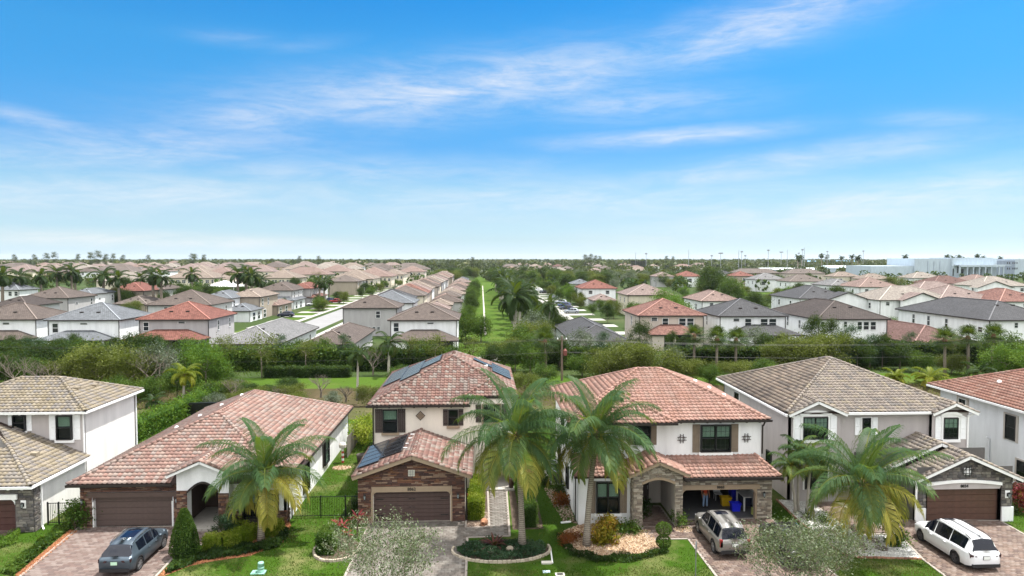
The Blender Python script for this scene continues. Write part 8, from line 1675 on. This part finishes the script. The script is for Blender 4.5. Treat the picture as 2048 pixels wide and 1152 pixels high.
# parked cars far away
far_mats = [carpaint('far_paint_white', H('d0d2d4')), carpaint('far_paint_black', (.012, .012, .014)), carpaint('far_paint_silver', H('8c9298'), .4), carpaint('far_paint_red', H('8c1c24')), carpaint('far_paint_blue', H('24345c')), carpaint('far_paint_navy', H('161c30'))]
proto = car('black pickup sized car parked at the street corner', 'car', (-44+0, 0, 0), 4.7, 1.88, [(0, 1.0), (.12, 1.05), (.6, 1.55), (1.0, 1.66), (2.2, 1.70), (2.8, 1.62), (3.5, 1.08), (4.2, 1.0), (4.6, .86), (4.7, .62)], [(0, 1.0), (1.0, 1.02), (2.5, .98), (3.5, 1.0), (4.7, .7)], [(0, .80), (.25, .9), (1.2, .94), (3.4, .94), (4.3, .87), (4.7, .66)], (.85, 3.7), .36, far_mats[5], CARGL, (2.78, 3.48), (.14, .6), (.9, 3.2), ((1.75, 1.83), (2.6, 2.66)), rails=False)
spots = [(588, 634, 4, 90, 'dark navy car at the near corner of the street', 1), (640, 612, 0, 90, 'white car parked across a driveway on the street', 1), (670, 604, 4, 90, 'dark blue car further along the street', 1), (683, 606, 3, 90, 'red car parked beyond the white one', 1), (755, 580, 1, 80, 'black car at the far end of the street', 1), (768, 577, 0, 80, 'white car at the far end of the street', 1), (1158, 627, 2, 90, 'silver car nearest in the east driveway line', 1), (1147, 620, 5, 90, 'navy car second in the east driveway line', 1), (1142, 614, 4, 90, 'blue car third in the east driveway line', 1), (1134, 608, 2, 90, 'silver blue car fourth in the east driveway line', 1), (1118, 598, 2, 90, 'grey car beyond the gap in the east driveway line', 1), (1112, 588, 1, 90, 'black car among the far east driveways', 1), (1098, 587, 1, 90, 'second black car among the far east driveways', 1), (1085, 583, 0, 90, 'white car farthest along the east driveways', 1)]
for i, (u, v, mi, rz, lab, sc2) in enumerate(spots):
    p = G(u, v)
    if i == 0: proto.location = p; proto.rotation_euler = (0, 0, math.radians(rz)); proto['label'] = lab; proto['group'] = 'cars parked along the far streets'
    else: copy_thing(proto, p, math.radians(rz), sc2, lab, {'body': far_mats[mi], 'wing_mirror': far_mats[mi], 'door_handle': far_mats[mi]})
# ---------------------------------------------------------------- hedges and trees in the middle ground
def U(u, y): return AT(u, 700, y).x
hedge('tall_hedge', 'tall leafy green hedge running behind the canal bank', [(U(395, 105), 105), (U(708, 105), 105)], 2.2, 3.0, 15000, .42, LM['mid'], 70, jit=.28); hedge('tall_hedge', 'dark tall hedge behind the solar house roof', [(U(712, 104), 104), (U(905, 104), 104)], 2.2, 2.8, 9000, .42, LM['dark'], 71, jit=.25)
hedge('box_hedge', 'dark clipped box hedge standing on the bright bank', [(U(532, 97.5), 97.5), (U(698, 97.5), 97.5)], 1.6, 1.5, 9000, .22, LM['dark'], 72, jit=.1)
hedge('tall_hedge', 'dark hedge behind the utility pole', [(U(1090, 104), 104), (U(1262, 104), 104)], 2.2, 2.9, 9000, .4, LM['dark'], 73, jit=.25); hedge('tall_hedge', 'trimmed dark hedge behind the cabbage palm trunks', [(U(1345, 104), 104), (U(1590, 104), 104)], 2.2, 2.9, 11000, .4, LM['dark'], 74, jit=.18); hedge('tall_hedge', 'trimmed dark hedge before the umber roofed house', [(U(1690, 105), 105), (U(2130, 105), 105)], 2.2, 3.3, 17000, .4, LM['dark'], 75, jit=.18)
hedge('low_hedge', 'low yellowish shrub row in front of the cabbage palms', [(U(1345, 98), 98), (U(1530, 98), 98)], 1.6, 1.3, 6000, .3, LM['olive'], 76, jit=.3); hedge('back_hedge', 'bright green hedge between the buff and rose roofed houses', [(-32.6, 62), (-31.6, 84)], 1.7, 1.8, 9000, .22, LM['bright'], 77, jit=.2)
hedge('dark_screen', 'black mesh screened fence behind the bright green hedge', [(-34.5, 73.5), (-27.5, 74)], .3, 1.7, 400, .1, LM['dark'], 78, core=METAL_B)
T = {}
def proto_tree(key, *a, **k): T[key] = make_tree(*a, **k); T[key]['_used'] = 0; return T[key]
tree_spec = {
 'round_dark': dict(cat='tree', h=6.5, ext=(2.6, 2.6, 2.3), nl=5200, ls=.36, mat=LM['dark'], k=30, rad=.5, seed=1),
 'bushy_olive': dict(cat='tree', h=5.5, ext=(2.6, 2.4, 2.5), nl=4800, ls=.32, mat=LM['olive'], k=32, rad=.5, seed=2, trunk_h=1.2),
 'feathery': dict(cat='tree', h=6.8, ext=(1.9, 1.9, 3.0), nl=4200, ls=.4, mat=LM['blue'], k=34, rad=.36, seed=3, aspect=.22, trunk_h=1.5),
 'bright': dict(cat='tree', h=5.0, ext=(2.4, 2.2, 1.9), nl=4200, ls=.34, mat=LM['bright'], k=26, rad=.5, seed=4),
 'pine': dict(cat='tree', h=7.5, ext=(1.8, 1.8, 3.4), nl=4400, ls=.42, mat=LM['dark'], k=40, rad=.34, seed=5, aspect=.2, trunk_h=2.2),
 'silver': dict(cat='tree', h=5.0, ext=(1.9, 1.9, 1.9), nl=2600, ls=.3, mat=LM['grey'], k=24, rad=.4, seed=6),
 'mid': dict(cat='tree', h=6.0, ext=(2.2, 2.2, 2.3), nl=4200, ls=.36, mat=LM['mid'], k=26, rad=.5, seed=7),
 'wispy': dict(cat='tree', h=6.2, ext=(1.6, 1.5, 1.8), nl=900, ls=.34, mat=LM['olive'], k=16, rad=.45, seed=8, trunk_r=.09, trunk_h=3.4),
}
done = {}
def tree(key, label, u, y, h=None, name=None, group=None, wide=1.0, x=None):
    sp = tree_spec[key]; xx = U(u, y) if x is None else x; sc = (h or sp['h'])/sp['h']; names = {'round_dark': 'dense_tree', 'bushy_olive': 'bushy_tree', 'feathery': 'feathery_tree', 'bright': 'bright_tree', 'pine': 'pine_tree', 'silver': 'silver_tree', 'mid': 'leafy_tree', 'wispy': 'slender_tree'}
    if key not in done: done[key] = make_tree(names[key], label, sc=(sc*wide, sc*wide, sc), loc=(xx, y, 0), group=group, **sp); return done[key]
    o = copy_thing(done[key], (xx, y, 0), random.uniform(0, 6.28), (sc*wide*random.uniform(.92, 1.08), sc*wide, sc), label)
    if group: o['group'] = group
    elif 'group' in o: del o['group']
    return o
def bare(label, u, y, h, seed, x=None, sc=1):
    g = random.Random(seed); root = thing('bare_tree', label, 'bare tree', (U(u, y) if x is None else x, y, 0)); mb = MB(); mb.tube([(0, 0, -.1), (.1, 0, h*.2), (0, .1, h*.35)], [.13, .1, .08], 6)
    for i in range(5): a = i*2.4; branches(mb, Vector((0, 0, h*(.2+.04*i))), Vector((math.cos(a)*.9, math.sin(a)*.9, .9)).normalized(), h*.3, .06, 3, g, .5, 3)
    mb.build('trunk', LM['twig'], root, world=False); return root
L1 = [('pine', 20, 103, 5.6), ('pine', 48, 104, 5.0), ('round_dark', 78, 103, 4.2), ('pine', 118, 104, 5.0), ('pine', 150, 102, 6.0), ('round_dark', 182, 103, 4.2), ('pine', 232, 104, 5.2), ('round_dark', 262, 105, 4.2), ('pine', 318, 105, 5.4), ('mid', 300, 103, 4.6), ('mid', 388, 104, 5.0), ('pine', -14, 102, 5.6)]
for i, (k, u, y, h) in enumerate(L1): tree(k, 'dark dense %s in the screen before the slate blue and brown roofs' % ('pine' if k == 'pine' else 'tree'), u, y, h, group='dark trees screening the far houses')
for i, (u, y, h) in enumerate(((8, 94, 5.4), (58, 95, 5.0), (100, 96, 5.2), (140, 95, 4.6))): tree('round_dark', 'dark green tree standing low behind the buff tile roof', u, y, h, group='dark low trees behind the buff roof', wide=1.15)
tree('bushy_olive', 'large olive green bushy tree behind the buff roofed house', 208, 88, 6.6, wide=1.15); tree('bushy_olive', 'second olive bushy tree beside the bare branches', 254, 86, 6.0); tree('bushy_olive', 'small olive bush tree at the end of the buff roof', 175, 90, 5.2); tree('bright', 'bright green tree beside the yellow feather palm', 412, 88, 5.4, wide=.9); tree('bright', 'low bright green tree behind the palm fronds', 378, 92, 5.0, wide=.85); tree('silver', 'grey twiggy tree between the olive and bright trees', 318, 89, 5.6); tree('mid', 'low green tree behind the bright hedge', 352, 84, 4.0)
tree('mid', 'dark green sapling beside the buff house corner', 300, 80, 3.4); bare('pale bare branching tree behind the buff tile roof', 30, 86, 5.6, 1); bare('bare forked tree further along the buff roof', 84, 87, 4.6, 2); bare('grey bare tree beside the olive bushes', 296, 86, 6.4, 3); bare('bare shrub over the rose roof corner', 462, 82, 3.0, 4); bare('wide bare bush on the canal bank', 640, 84, 3.0, 5); bare('bare tree before the dark hedge near the slim palm', 745, 99, 4.6, 6); bare('low bare scrub on the near canal edge', 560, 80, 2.2, 7); bare('low bare scrub beside the slim palm trunk', 690, 81, 2.2, 8)
palm('feather_palm', 'yellow green feather palm behind the rose roof ridge', (U(365, 80), 80, 0), 3.4, 2.6, 15, (.1, .1), (.05, 0, 0), mat='palmy', nl=26, ll=.55, seed=80, trunk=(.14, .1), tmat=ROYALT, ages=(.1, .8), els=(80, 0), curve=2.2, nuts=False, w_=.09); palm('small_palm', 'small green palm beside the dark mesh screen', (U(302, 74), 74, 0), 1.6, 1.7, 12, (.1, .1), mat='palmd', nl=20, ll=.4, seed=81, trunk=(.12, .1), ages=(.1, .4), els=(75, 0), curve=1.9, nuts=False, w_=.08)
palm('slim_palm', 'slim pale trunked palm rising before the box hedge', (U(714, 82), 82, 0), 4.9, 2.6, 13, (.1, .1), (.12, 0, 0), mat='palmd', nl=24, ll=.5, seed=82, trunk=(.15, .11), tmat=ROYALT, ages=(.1, .6), els=(78, -20), curve=1.9, shaft=.7, nuts=False, w_=.09); palm('slim_palm', 'second slim pale palm nearer the solar house roof', (U(777, 98), 98, 0), 4.2, 3.2, 14, (.1, .1), (.2, 0, 0), mat='palmd', nl=24, ll=.6, seed=83, trunk=(.2, .14), tmat=ROYALT, ages=(.1, .75), els=(78, -25), curve=1.9, shaft=.7, nuts=False, w_=.1)
tree('wispy', 'slender pale young tree at the end of the box hedge', 523, 97, 6.4)
for i, (k, u, y, h, wd) in enumerate((('bushy_olive', 130, 91, 4.2, 1.2), ('mid', 60, 90, 4.4, 1.1), ('round_dark', 10, 90, 4.6, 1.1), ('mid', 232, 82, 3.2, 1.2), ('bushy_olive', 285, 90, 4.6, 1.1), ('silver', 345, 94, 4.2, 1), ('mid', 445, 92, 3.2, 1), ('bushy_olive', 470, 79, 1.8, 1.4), ('silver', 520, 78, 1.6, 1.4), ('bushy_olive', 585, 79, 1.7, 1.5), ('silver', 665, 78, 1.7, 1.5), ('bushy_olive', 735, 80, 2.2, 1.4), ('mid', 800, 90, 3.0, 1.2), ('bushy_olive', 1050, 86, 2.6, 1.4), ('mid', 1090, 90, 3.0, 1.2), ('mid', 1165, 96, 3.6, 1.2), ('bushy_olive', 1370, 92, 3.4, 1.4), ('mid', 1420, 90, 2.8, 1.3), ('bushy_olive', 1470, 91, 3.2, 1.3), ('mid', 1530, 92, 3.2, 1.3), ('round_dark', 1800, 100, 4.2, 1.2), ('mid', 1840, 97, 3.4, 1.2), ('bushy_olive', 1905, 96, 3.2, 1.2))): tree(k, ['low bushy tree behind the buff and rose roofs', 'scrubby bush on the near canal bank', 'low bushy growth behind the terracotta roof', 'low tree in front of the trimmed dark hedge'][min(3, i//7)], u, y, h, group=['low trees behind the buff roof', 'scrub on the canal bank', 'growth behind the terracotta roof', 'trees before the trimmed dark hedge'][min(3, i//7)], wide=wd)
for i in range(34):
    u = [420+i*11, 1180+(i-17)*34][i > 16]+random.uniform(-8, 8); y = random.uniform(76, 88); tree(random.choice(['bushy_olive', 'silver', 'mid', 'round_dark']), 'dry scrub clump on the canal edge', u, y, random.uniform(1.3, 2.4), group='dry scrub clumps on the canal edge', wide=1.5)
for i in range(16): tree(random.choice(['pine', 'feathery', 'round_dark', 'mid']), 'dark tree packed into the screen behind the olive bushes', -30+i*29+random.uniform(-8, 8), random.uniform(98, 101), random.uniform(4.2, 5.8), group='dark trees packed behind the olive bushes')
# middle: behind the solar house and the strip entrance
for i, (k, u, y, h) in enumerate((('mid', 640, 107, 4.8), ('mid', 590, 107, 4.5), ('mid', 850, 106, 4.6), ('wispy', 822, 104, 5.0), ('mid', 905, 103, 4.0), ('wispy', 945, 101, 5.4), ('round_dark', 985, 101, 3.8), ('round_dark', 1030, 100, 4.4), ('mid', 1060, 99, 4.6), ('bushy_olive', 1010, 104, 5.0), ('bushy_olive', 1065, 116, 6.6), ('round_dark', 1118, 103, 4.6), ('silver', 1165, 108, 5.2), ('silver', 1062, 126, 6.6), ('mid', 1040, 112, 6.0), ('mid', 962, 138, 5.6))): tree(k, ['leafy tree behind the solar house roof in the hedge gap', 'tree rising from the hedge at the strip entrance', 'green tree near the utility pole and strip'][min(2, i//6)], u, y, h, group='trees at the strip entrance')
fanpalm('cabbage_palm', 'big dark cabbage palm left of the utility pole', (U(1092, 101), 101, 0), 4.6, 2.7, 26, 1); fanpalm('cabbage_palm', 'second cabbage palm close behind the first by the pole', (U(1080, 106), 106, 0), 3.8, 2.4, 22, 2)
for i, (u, y, h, lab) in enumerate(((1388, 99.5, 5.4, 'first cabbage palm of three before the beige rust roofed house'), (1434, 96.5, 5.4, 'middle cabbage palm of the three before the beige house'), (1472, 99, 4.9, 'third cabbage palm before the charcoal lower roof'), (1891, 94, 5.4, 'stout cabbage palm before the umber roofed house'), (1938, 94.7, 5.6, 'tall thin cabbage palm beside the umber roofed house'), (1982, 97, 5.6, 'cabbage palm nearest the frame edge'))): fanpalm('cabbage_palm', lab, (U(u, y), y, 0), h, 2.3, 26, 10+i)
for i, (k, u, y, h) in enumerate((('wispy', 450, 104, 5.4), ('feathery', 560, 106, 5.0), ('wispy', 612, 103, 4.8), ('feathery', 690, 105, 5.2), ('wispy', 870, 102, 5.6), ('feathery', 1210, 103, 5.6), ('wispy', 1240, 101, 5.0), ('feathery', 1445, 106, 4.8), ('wispy', 1570, 104, 5.4), ('feathery', 1820, 106, 5.0), ('wispy', 1905, 104, 5.2))): tree(k, 'loose feathery tree breaking the line of the tall hedges', u, y, h, group='loose trees in the hedge line')
for i, (k, u, y, h, wd) in enumerate((('bushy_olive', 1205, 92, 4.8, 1.2), ('bushy_olive', 1255, 93, 5.6, 1.15), ('bushy_olive', 1310, 92, 5.2, 1.25), ('pine', 1280, 101, 7.6, .9), ('pine', 1345, 105, 5.6, .8), ('bushy_olive', 1560, 99, 4.6, 1.2), ('bushy_olive', 1618, 98, 6.0, 1.2), ('bushy_olive', 1655, 99, 6.2, 1.1), ('pine', 1628, 102, 8.2, .9), ('pine', 1662, 103, 7.6, .9), ('feathery', 1696, 101, 6.6, 1.2), ('feathery', 1740, 102, 5.0, 1.2), ('round_dark', 1765, 102, 5.0, .8), ('silver', 1515, 108, 5.4, 1.1), ('round_dark', 1715, 100, 4.6, 1), ('bushy_olive', 1580, 101, 5.0, 1), ('silver', 1345, 98, 4.0, 1), ('round_dark', 1530, 106, 4.6, 1))): tree(k, ['olive bush tree behind the terracotta roof', 'bushy tree by the dark brown roofed house', 'feathery tree beside the dark brown roofed house'][min(2, i//6)], u, y, h, group='bushy trees behind the terracotta and tan roofs', wide=wd)
tree('mid', 'round headed tree before the white house at the frame edge', 1998, 100, 6.4, wide=.9); tree('bright', 'bright green bush tree behind the orange roof', 2010, 90, 4.4, wide=1.1); tree('bright', 'second bright bush tree at the frame edge', 2046, 90, 4.2, wide=1.1)
for i, (u, y, s_, lab, mt) in enumerate(((1794, 90.5, 1.0, 'small golden yellow palm on the far verge', 'palmy'), (1862, 89, 1.35, 'wide yellow green feather palm before the dark hedge', 'palmy'))): palm('feather_palm', lab, (U(u, y), y, 0), .5, 2.1*s_, 13, (.05, .05), mat=mt, nl=22, ll=.5*s_, seed=90+i, trunk=(.14, .12), ages=(.2, .9), els=(75, 10), curve=1.6, nuts=False, w_=.12)
palm('feather_palm', 'arching green feather palm beside the bright bushes', (U(1962, 90), 90, 0), 1.2, 3.0, 12, (.05, .05), mat='palmd', nl=24, ll=.55, seed=93, trunk=(.14, .12), ages=(.2, .7), els=(75, 5), curve=2.0, nuts=False, w_=.1)
# rough growth on the banks
gr = []
for n_, y0, y1, mt, lab, sd, ls in ((15000, 72, 89.5, LM['olive'], 'dry rough weeds along the canal banks', 3, .28), (9000, 97.2, 104.6, LM['mid'], 'low undergrowth at the foot of the far hedges', 4, .3)):
    ng = np.random.default_rng(sd); X = ng.uniform(-75, 85, n_); Y = ng.uniform(y0, y1, n_); hz = np.interp(Y, [p[0] for p in prof], [p[1] for p in prof]); keep = (np.sin(X*.35+np.sin(Y*.5)*2)+np.sin(X*.13+1)+ng.normal(size=n_)*.8) > -.2; P = np.stack([X, Y, hz+ng.random(n_)**1.5*(.9+.7*np.sin(X*.5+Y*.9))], 1)[keep]
    me = quads_mesh('undergrowth', leaves(P, ls, .35, .3, -.8, ng), np.clip(ng.normal(.6, .25, len(P)), 0, 1)); me.materials.append(mt); tag(put('undergrowth', me), lab, 'undergrowth', kind='stuff')
# royal palms and trees of the strip
palm('royal_palm', 'towering royal palm in the middle of the grass strip', (6.5, 132, 0), 7.9, 6.2, 21, (.1, .2), (.18, 0, 0), mat='palmd', nl=38, ll=1.1, seed=100, trunk=(.36, .30), tmat=ROYALT, ages=(.1, .5), els=(82, -35), curve=1.7, shaft=1.6, nuts=False, w_=.17, base_swell=1.2)
RP = palm('royal_palm', 'royal palm in the line along the grass strip', (8.5, 150, 0), 6.8, 5.0, 17, (.1, .2), (.15, 0, 0), mat='palmd', nl=26, ll=.8, seed=101, trunk=(.32, .26), tmat=ROYALT, ages=(.05, .45), els=(82, -35), curve=1.8, shaft=1.4, nuts=False, w_=.16, group='royal palms along the grass strip', base_swell=1.2)
for i in range(15): y = 162+i*14; copy_thing(RP, (8.2+random.uniform(-.7, .9), y, 0), random.uniform(0, 6), random.uniform(.95, 1.25))
for i in range(13): copy_thing(RP, (random.uniform(10.5, 14.5), 146+i*19+random.uniform(-4, 4), 0), random.uniform(0, 6), random.uniform(.7, 1.1))
for i in range(24):
    y = 134+i*7; tree(random.choice(['round_dark', 'mid', 'feathery', 'round_dark']), 'dark tree crowding the palm line of the grass strip', 0, y, random.uniform(4, 6.5), group='dark trees crowding the palm line', x=random.uniform(8.5, 18.5), wide=.95)
for i in range(18):
    y = 140+i*13.5; tree(random.choice(['mid', 'bright', 'mid', 'round_dark']), 'green tree in the line on the house side of the grass strip', 0, y, random.uniform(4.6, 6.4), group='trees along the house side of the strip', x=-3.2+random.uniform(-.9, .7), wide=.8)
for i in range(26):
    y = 140+i*11; tree(random.choice(['bushy_olive', 'mid', 'silver', 'feathery', 'bushy_olive']), 'garden tree between the grass strip and the east street', 0, y, random.uniform(4, 6.5), group='trees between the strip and east street', x=random.uniform(10.5, 15), wide=.9)
for i in range(22):
    y = 150+i*13; tree(random.choice(['mid', 'round_dark', 'bright', 'olive' if False else 'bushy_olive']), 'garden tree in front of the east street houses', 0, y, random.uniform(3.6, 6.0), group='trees before the east street houses', x=random.uniform(30, 38), wide=.85)
fence_y = thing('yard_fence', 'black yard fence with dark hedge beside the grass strip', 'fence', (-5.6, 130, 0))
for i in range(14): m = MB(); m.box(-5.6, -5.5, 122+i*2.4, 122.1+i*2.4, 0, 1.5); m.build('post', METAL_B, fence_y)
for z in (.2, 1.4): m = MB(); m.bar((-5.55, 122, z), (-5.55, 153, z), .04, .05); m.build('rail', METAL_B, fence_y)
hedge('yard_hedge', 'dark clipped hedge against the house side of the strip', [(-7.4, 140), (-6.9, 160)], 1.5, 2.6, 2500, .4, LM['dark'], 110, jit=.2); bush('cone_shrub', 'dark conical shrub at the yard fence of the strip', (-3.0, 129, 0), (1.0, 1.0, 1.5), 1500, .3, LM['dark'], seed=111)
# royal palms of the western skyline, cabbage palms, scattered mid-distance trees
WP = palm('royal_palm', 'dark royal palm standing between the tan roofs', (U(1085*.26, 255), 255, 0), 8.4, 4.6, 15, (.2, .2), (.1, 0, 0), mat='palmd', nl=22, ll=.9, seed=120, trunk=(.4, .3), tmat=BARK, ages=(.0, .3), els=(80, -40), curve=1.7, shaft=1.2, nuts=False, w_=.2, group='royal palms between the western roofs')
for i, (u, v) in enumerate(((8, 536), (45, 540), (85, 540), (118, 533), (148, 530), (155, 540), (210, 537), (242, 542), (310, 535), (325, 540), (386, 537), (478, 533), (496, 533), (505, 538), (525, 552), (650, 556), (640, 553), (660, 552))):
    y = random.uniform(215, 285); z = AT(u, v, y).z; copy_thing(WP, (U(u, y), y, 0), random.uniform(0, 6), max(.5, z/11.5))
g2 = random.Random(9)
def scatter(n, xr, yr, keys, hr, label, group, avoid=()):
    c = 0
    for _ in range(n*8):
        if c >= n: break
        x, y = g2.uniform(*xr), g2.uniform(*yr)
        if any(a < x < b and d < y < e for a, b, d, e in avoid): continue
        tree(g2.choice(keys), label, 0, y, g2.uniform(*hr), group=group, x=x, wide=g2.uniform(.9, 1.2)); c += 1
scatter(9, (-37.5, -30.5), (270, 460), ['mid', 'round_dark', 'silver'], (3.5, 6), 'small street tree along the near side of the street', 'street trees on the near side of the street', ())
scatter(22, (-56, -48), (215, 460), ['mid', 'round_dark', 'bushy_olive'], (3.2, 5.5), 'small yard tree on the far side of the street', 'yard trees on the far side of the street', ())
scatter(60, (-330, -75), (300, 620), ['round_dark', 'mid', 'bushy_olive'], (5, 8.5), 'tree between the far townhouse rows', 'trees between the far townhouse rows', ())
scatter(40, (90, 330), (200, 520), ['round_dark', 'mid', 'bushy_olive'], (4.5, 8), 'tree between the far eastern roofs', 'trees between the far eastern roofs', ())
AV = [(-58, -28, 118, 500), (-30, 12, 100, 520), (14, 27, 100, 520)]
scatter(34, (-130, -60), (135, 300), ['mid', 'round_dark', 'bushy_olive', 'pine'], (3.5, 5.6), 'garden tree among the western houses', 'garden trees among the western houses', AV)
scatter(34, (38, 150), (140, 300), ['mid', 'round_dark', 'bushy_olive', 'bright'], (3.4, 5.4), 'garden tree among the eastern houses', 'garden trees among the eastern houses', AV)
scatter(30, (-120, -75), (225, 262), ['round_dark', 'mid'], (5, 7.5), 'dark tree in the belt before the royal palms', 'dark trees below the western royal palms', AV)
scatter(40, (20, 130), (330, 520), ['bushy_olive', 'round_dark', 'mid', 'silver'], (6, 9.5), 'large tree in the park beyond the east street', 'park trees beyond the east street', ())
scatter(36, (-40, 60), (420, 640), ['round_dark', 'mid', 'bushy_olive'], (7, 10), 'large tree closing the end of the grass strip', 'trees closing the end of the strip', ())
tree('round_dark', 'big dark round tree beside the pale grey houses', 1418, 268, 12.5, wide=1.1); tree('mid', 'leafy tree next to the big dark round tree', 1462, 258, 10, wide=1.1); tree('bright', 'lime green tree by the pink roofed house', 1352, 168, 6.2); tree('bright', 'lime green tree behind the pink roof', 1330, 190, 7); tree('round_dark', 'dark tree behind the charcoal lower roof', 1510, 190, 6.8, wide=1.1)
palm('courtyard_palm', 'feathery palm clump before the centre gabled house', (U(1838, 150), 150, 0), 2.6, 4.2, 20, (.1, .2), mat='palmd', nl=24, ll=.8, seed=130, trunk=(.3, .25), ages=(.1, .7), els=(80, -10), curve=2.0, nuts=False, w_=.2); palm('courtyard_palm', 'feathery palm before the charcoal gabled house', (U(1652, 165), 165, 0), 3.8, 3.8, 16, (.1, .2), mat='palmd', nl=22, ll=.8, seed=131, trunk=(.3, .25), ages=(.1, .6), els=(80, -20), curve=2.0, nuts=False, w_=.2); palm('courtyard_palm', 'dark palm on the green lawn', (U(1580, 215), 215, 0), 5.6, 3.4, 14, (.1, .2), mat='palmd', nl=20, ll=.8, seed=132, trunk=(.3, .25), ages=(.0, .4), els=(80, -20), curve=2.0, nuts=False, w_=.2)
# ---------------------------------------------------------------- utility line
WOODP = plain('pole_wood', H('6a5c50'), .95, var=.25, sc=3)
for i, (x, y, lab) in enumerate(((11.1, 93, 'weathered wooden utility pole with a red brown transformer'), (-80, 93, 'wooden utility pole beyond the frame edge to the west'), (88, 93, 'wooden utility pole beyond the frame edge to the east'))):
    r = thing('utility_pole', lab, 'utility pole', (x, y, 0)); m = MB(); m.tube([(0, 0, -.1), (0, 0, 6.3)], [.17, .13], 9); m.build('pole', WOODP, r, world=False); m = MB(); m.bar((-.7, 0, 5.75), (.7, 0, 5.75), .1, .12); m.build('crossarm', WOODP, r, world=False)
    m = MB(); m.lathe([(.001, 3.6), (.26, 3.62), (.28, 4.3), (.2, 4.4), (.08, 4.55), (.001, 4.55)], (.42, -.1, 0), 12); m.build('transformer', plain('transformer_rust%d' % i, H('6c3c34'), .6), r, world=False)
    for xx in (-.6, .0, .6): m = MB(); m.lathe([(.06, 5.82), (.09, 5.9), (.04, 6.05), (.001, 6.06)], (xx, 0, .3 if xx == 0 else 0), 8); m.build('insulator', TRIMW, r, world=False)
for zz, dx, lab in ((5.9, -.6, 'upper thin power line crossing before the hedges'), (5.9, .6, 'second thin power line crossing before the hedges'), (4.1, 0, 'lower cable strung along the utility poles')):
    m = MB()
    for a, b in ((-80, 11.1), (11.1, 88)): m.tube([(a+(b-a)*t/14+dx*0, 93+dx, zz-1.1*4*(t/14)*(1-t/14)) for t in range(15)], .015, 4, cap=False)
    tag(m.build('power_line', METAL_B), lab, 'power line')
# ---------------------------------------------------------------- far woods to the horizon
def wood(name, label, y0, y1, n, half, hmin, hmax, mat, seed, ls, per=16, hole=None):
    ng = np.random.default_rng(seed); Y = y0*(y1/y0)**ng.random(n); X = ng.uniform(-1, 1, n)*(Y*half)+Y*.045; hh = ng.uniform(hmin, hmax, n)
    if hole is not None: kk = ~hole(X, Y); X, Y, hh = X[kk], Y[kk], hh[kk]
    n = len(X); i = np.repeat(np.arange(n), per); s_ = hh[i]*.42; d = nrm(ng.normal(size=(len(i), 3))); P = np.stack([X[i]+d[:, 0]*s_*1.25, Y[i]+d[:, 1]*s_, hh[i]*.56+d[:, 2]*s_], 1); P[:, 2] = np.abs(P[:, 2])
    me = quads_mesh(name, leaves(P, ls*hh[i]/8, .75, .5, 0, ng), np.clip(ng.random(n)[i]*.8+ng.random(len(i))*.2, 0, 1)); me.materials.append(mat); tag(put(name, me), label, 'woodland', kind='stuff')
def clear(X, Y): return ((Y < 760) & (X < 0) & (X > -700)) | ((Y < 620) & (X > 150))
wood('far_wood', 'mixed woodland of the middle distance fading behind the roofs', 480, 1100, 1500, .85, 5, 9, LM['far'], 1, 2.6, 40, clear); wood('far_wood', 'dense dark woodland stretching to the horizon', 1000, 3600, 3200, .85, 8, 13, LM['far'], 2, 4.2, 22); wood('scattered_wood', 'scattered street trees between the far tan roofs', 320, 760, 420, .85, 4, 7, LM['dark'], 3, 2.0, 60, lambda X, Y: (np.abs(X-5) < 30))
SK = make_tree('skyline_pine', 'tall feathery pine standing above the horizon woods', 'tree', 17, (2.4, 2.4, 6.5), 1500, .9, LM['far'], (-300, 1000, 0), k=30, rad=.7, seed=140, trunk_r=.3, group='tall pines on the skyline', aspect=.3, trunk_h=8)
for i, (u, v) in enumerate(((35, 508), (98, 505), (115, 503), (188, 503), (200, 500), (215, 507), (230, 506), (250, 509), (300, 509), (388, 506), (395, 507), (410, 508), (600, 511), (640, 511), (945, 513), (1170, 508), (1180, 507), (1190, 510), (1200, 511), (1330, 511), (1345, 512), (1650, 508), (75, 508), (160, 507))): y = random.uniform(850, 1300); copy_thing(SK, (U(u, y), y, 0), random.uniform(0, 6), max(.6, AT(u, v, y).z/17)*1.0)
SP = palm('skyline_palm', 'tall thin palm standing above the horizon by the school', (U(1594, 700), 700, 0), 15, 3.6, 12, (.2, .2), mat='palmd', nl=10, ll=1.2, seed=141, trunk=(.3, .25), tmat=BARK, ages=(0, .3), els=(75, -30), curve=1.7, nuts=False, w_=.5, group='tall palms on the eastern skyline')
for i, (u, v) in enumerate(((1592, 507), (1600, 508), (1640, 505), (1680, 510), (1700, 507), (1712, 508), (1806, 507), (1890, 507), (1900, 510), (1912, 508), (1925, 512), (1950, 506), (1960, 510), (1995, 511))): y = random.uniform(640, 900); copy_thing(SP, (U(u, y), y, 0), random.uniform(0, 6), max(.5, AT(u, v, y).z/18))
# ---------------------------------------------------------------- air
hz_ = NT('air'); hz_.nt.links.clear()
pv = hz_.n('VolumePrincipled'); pv.inputs['Color'].default_value = (.86, .92, 1, 1); pv.inputs['Density'].default_value = .00004; pv.inputs['Anisotropy'].default_value = .2
hz_.link(pv.outputs[0], hz_.out.inputs['Volume']); hm = MB(); hm.box(-9500, 9500, -400, 9500, -2.0, 60); stuff(hm.build('haze', hz_.m))
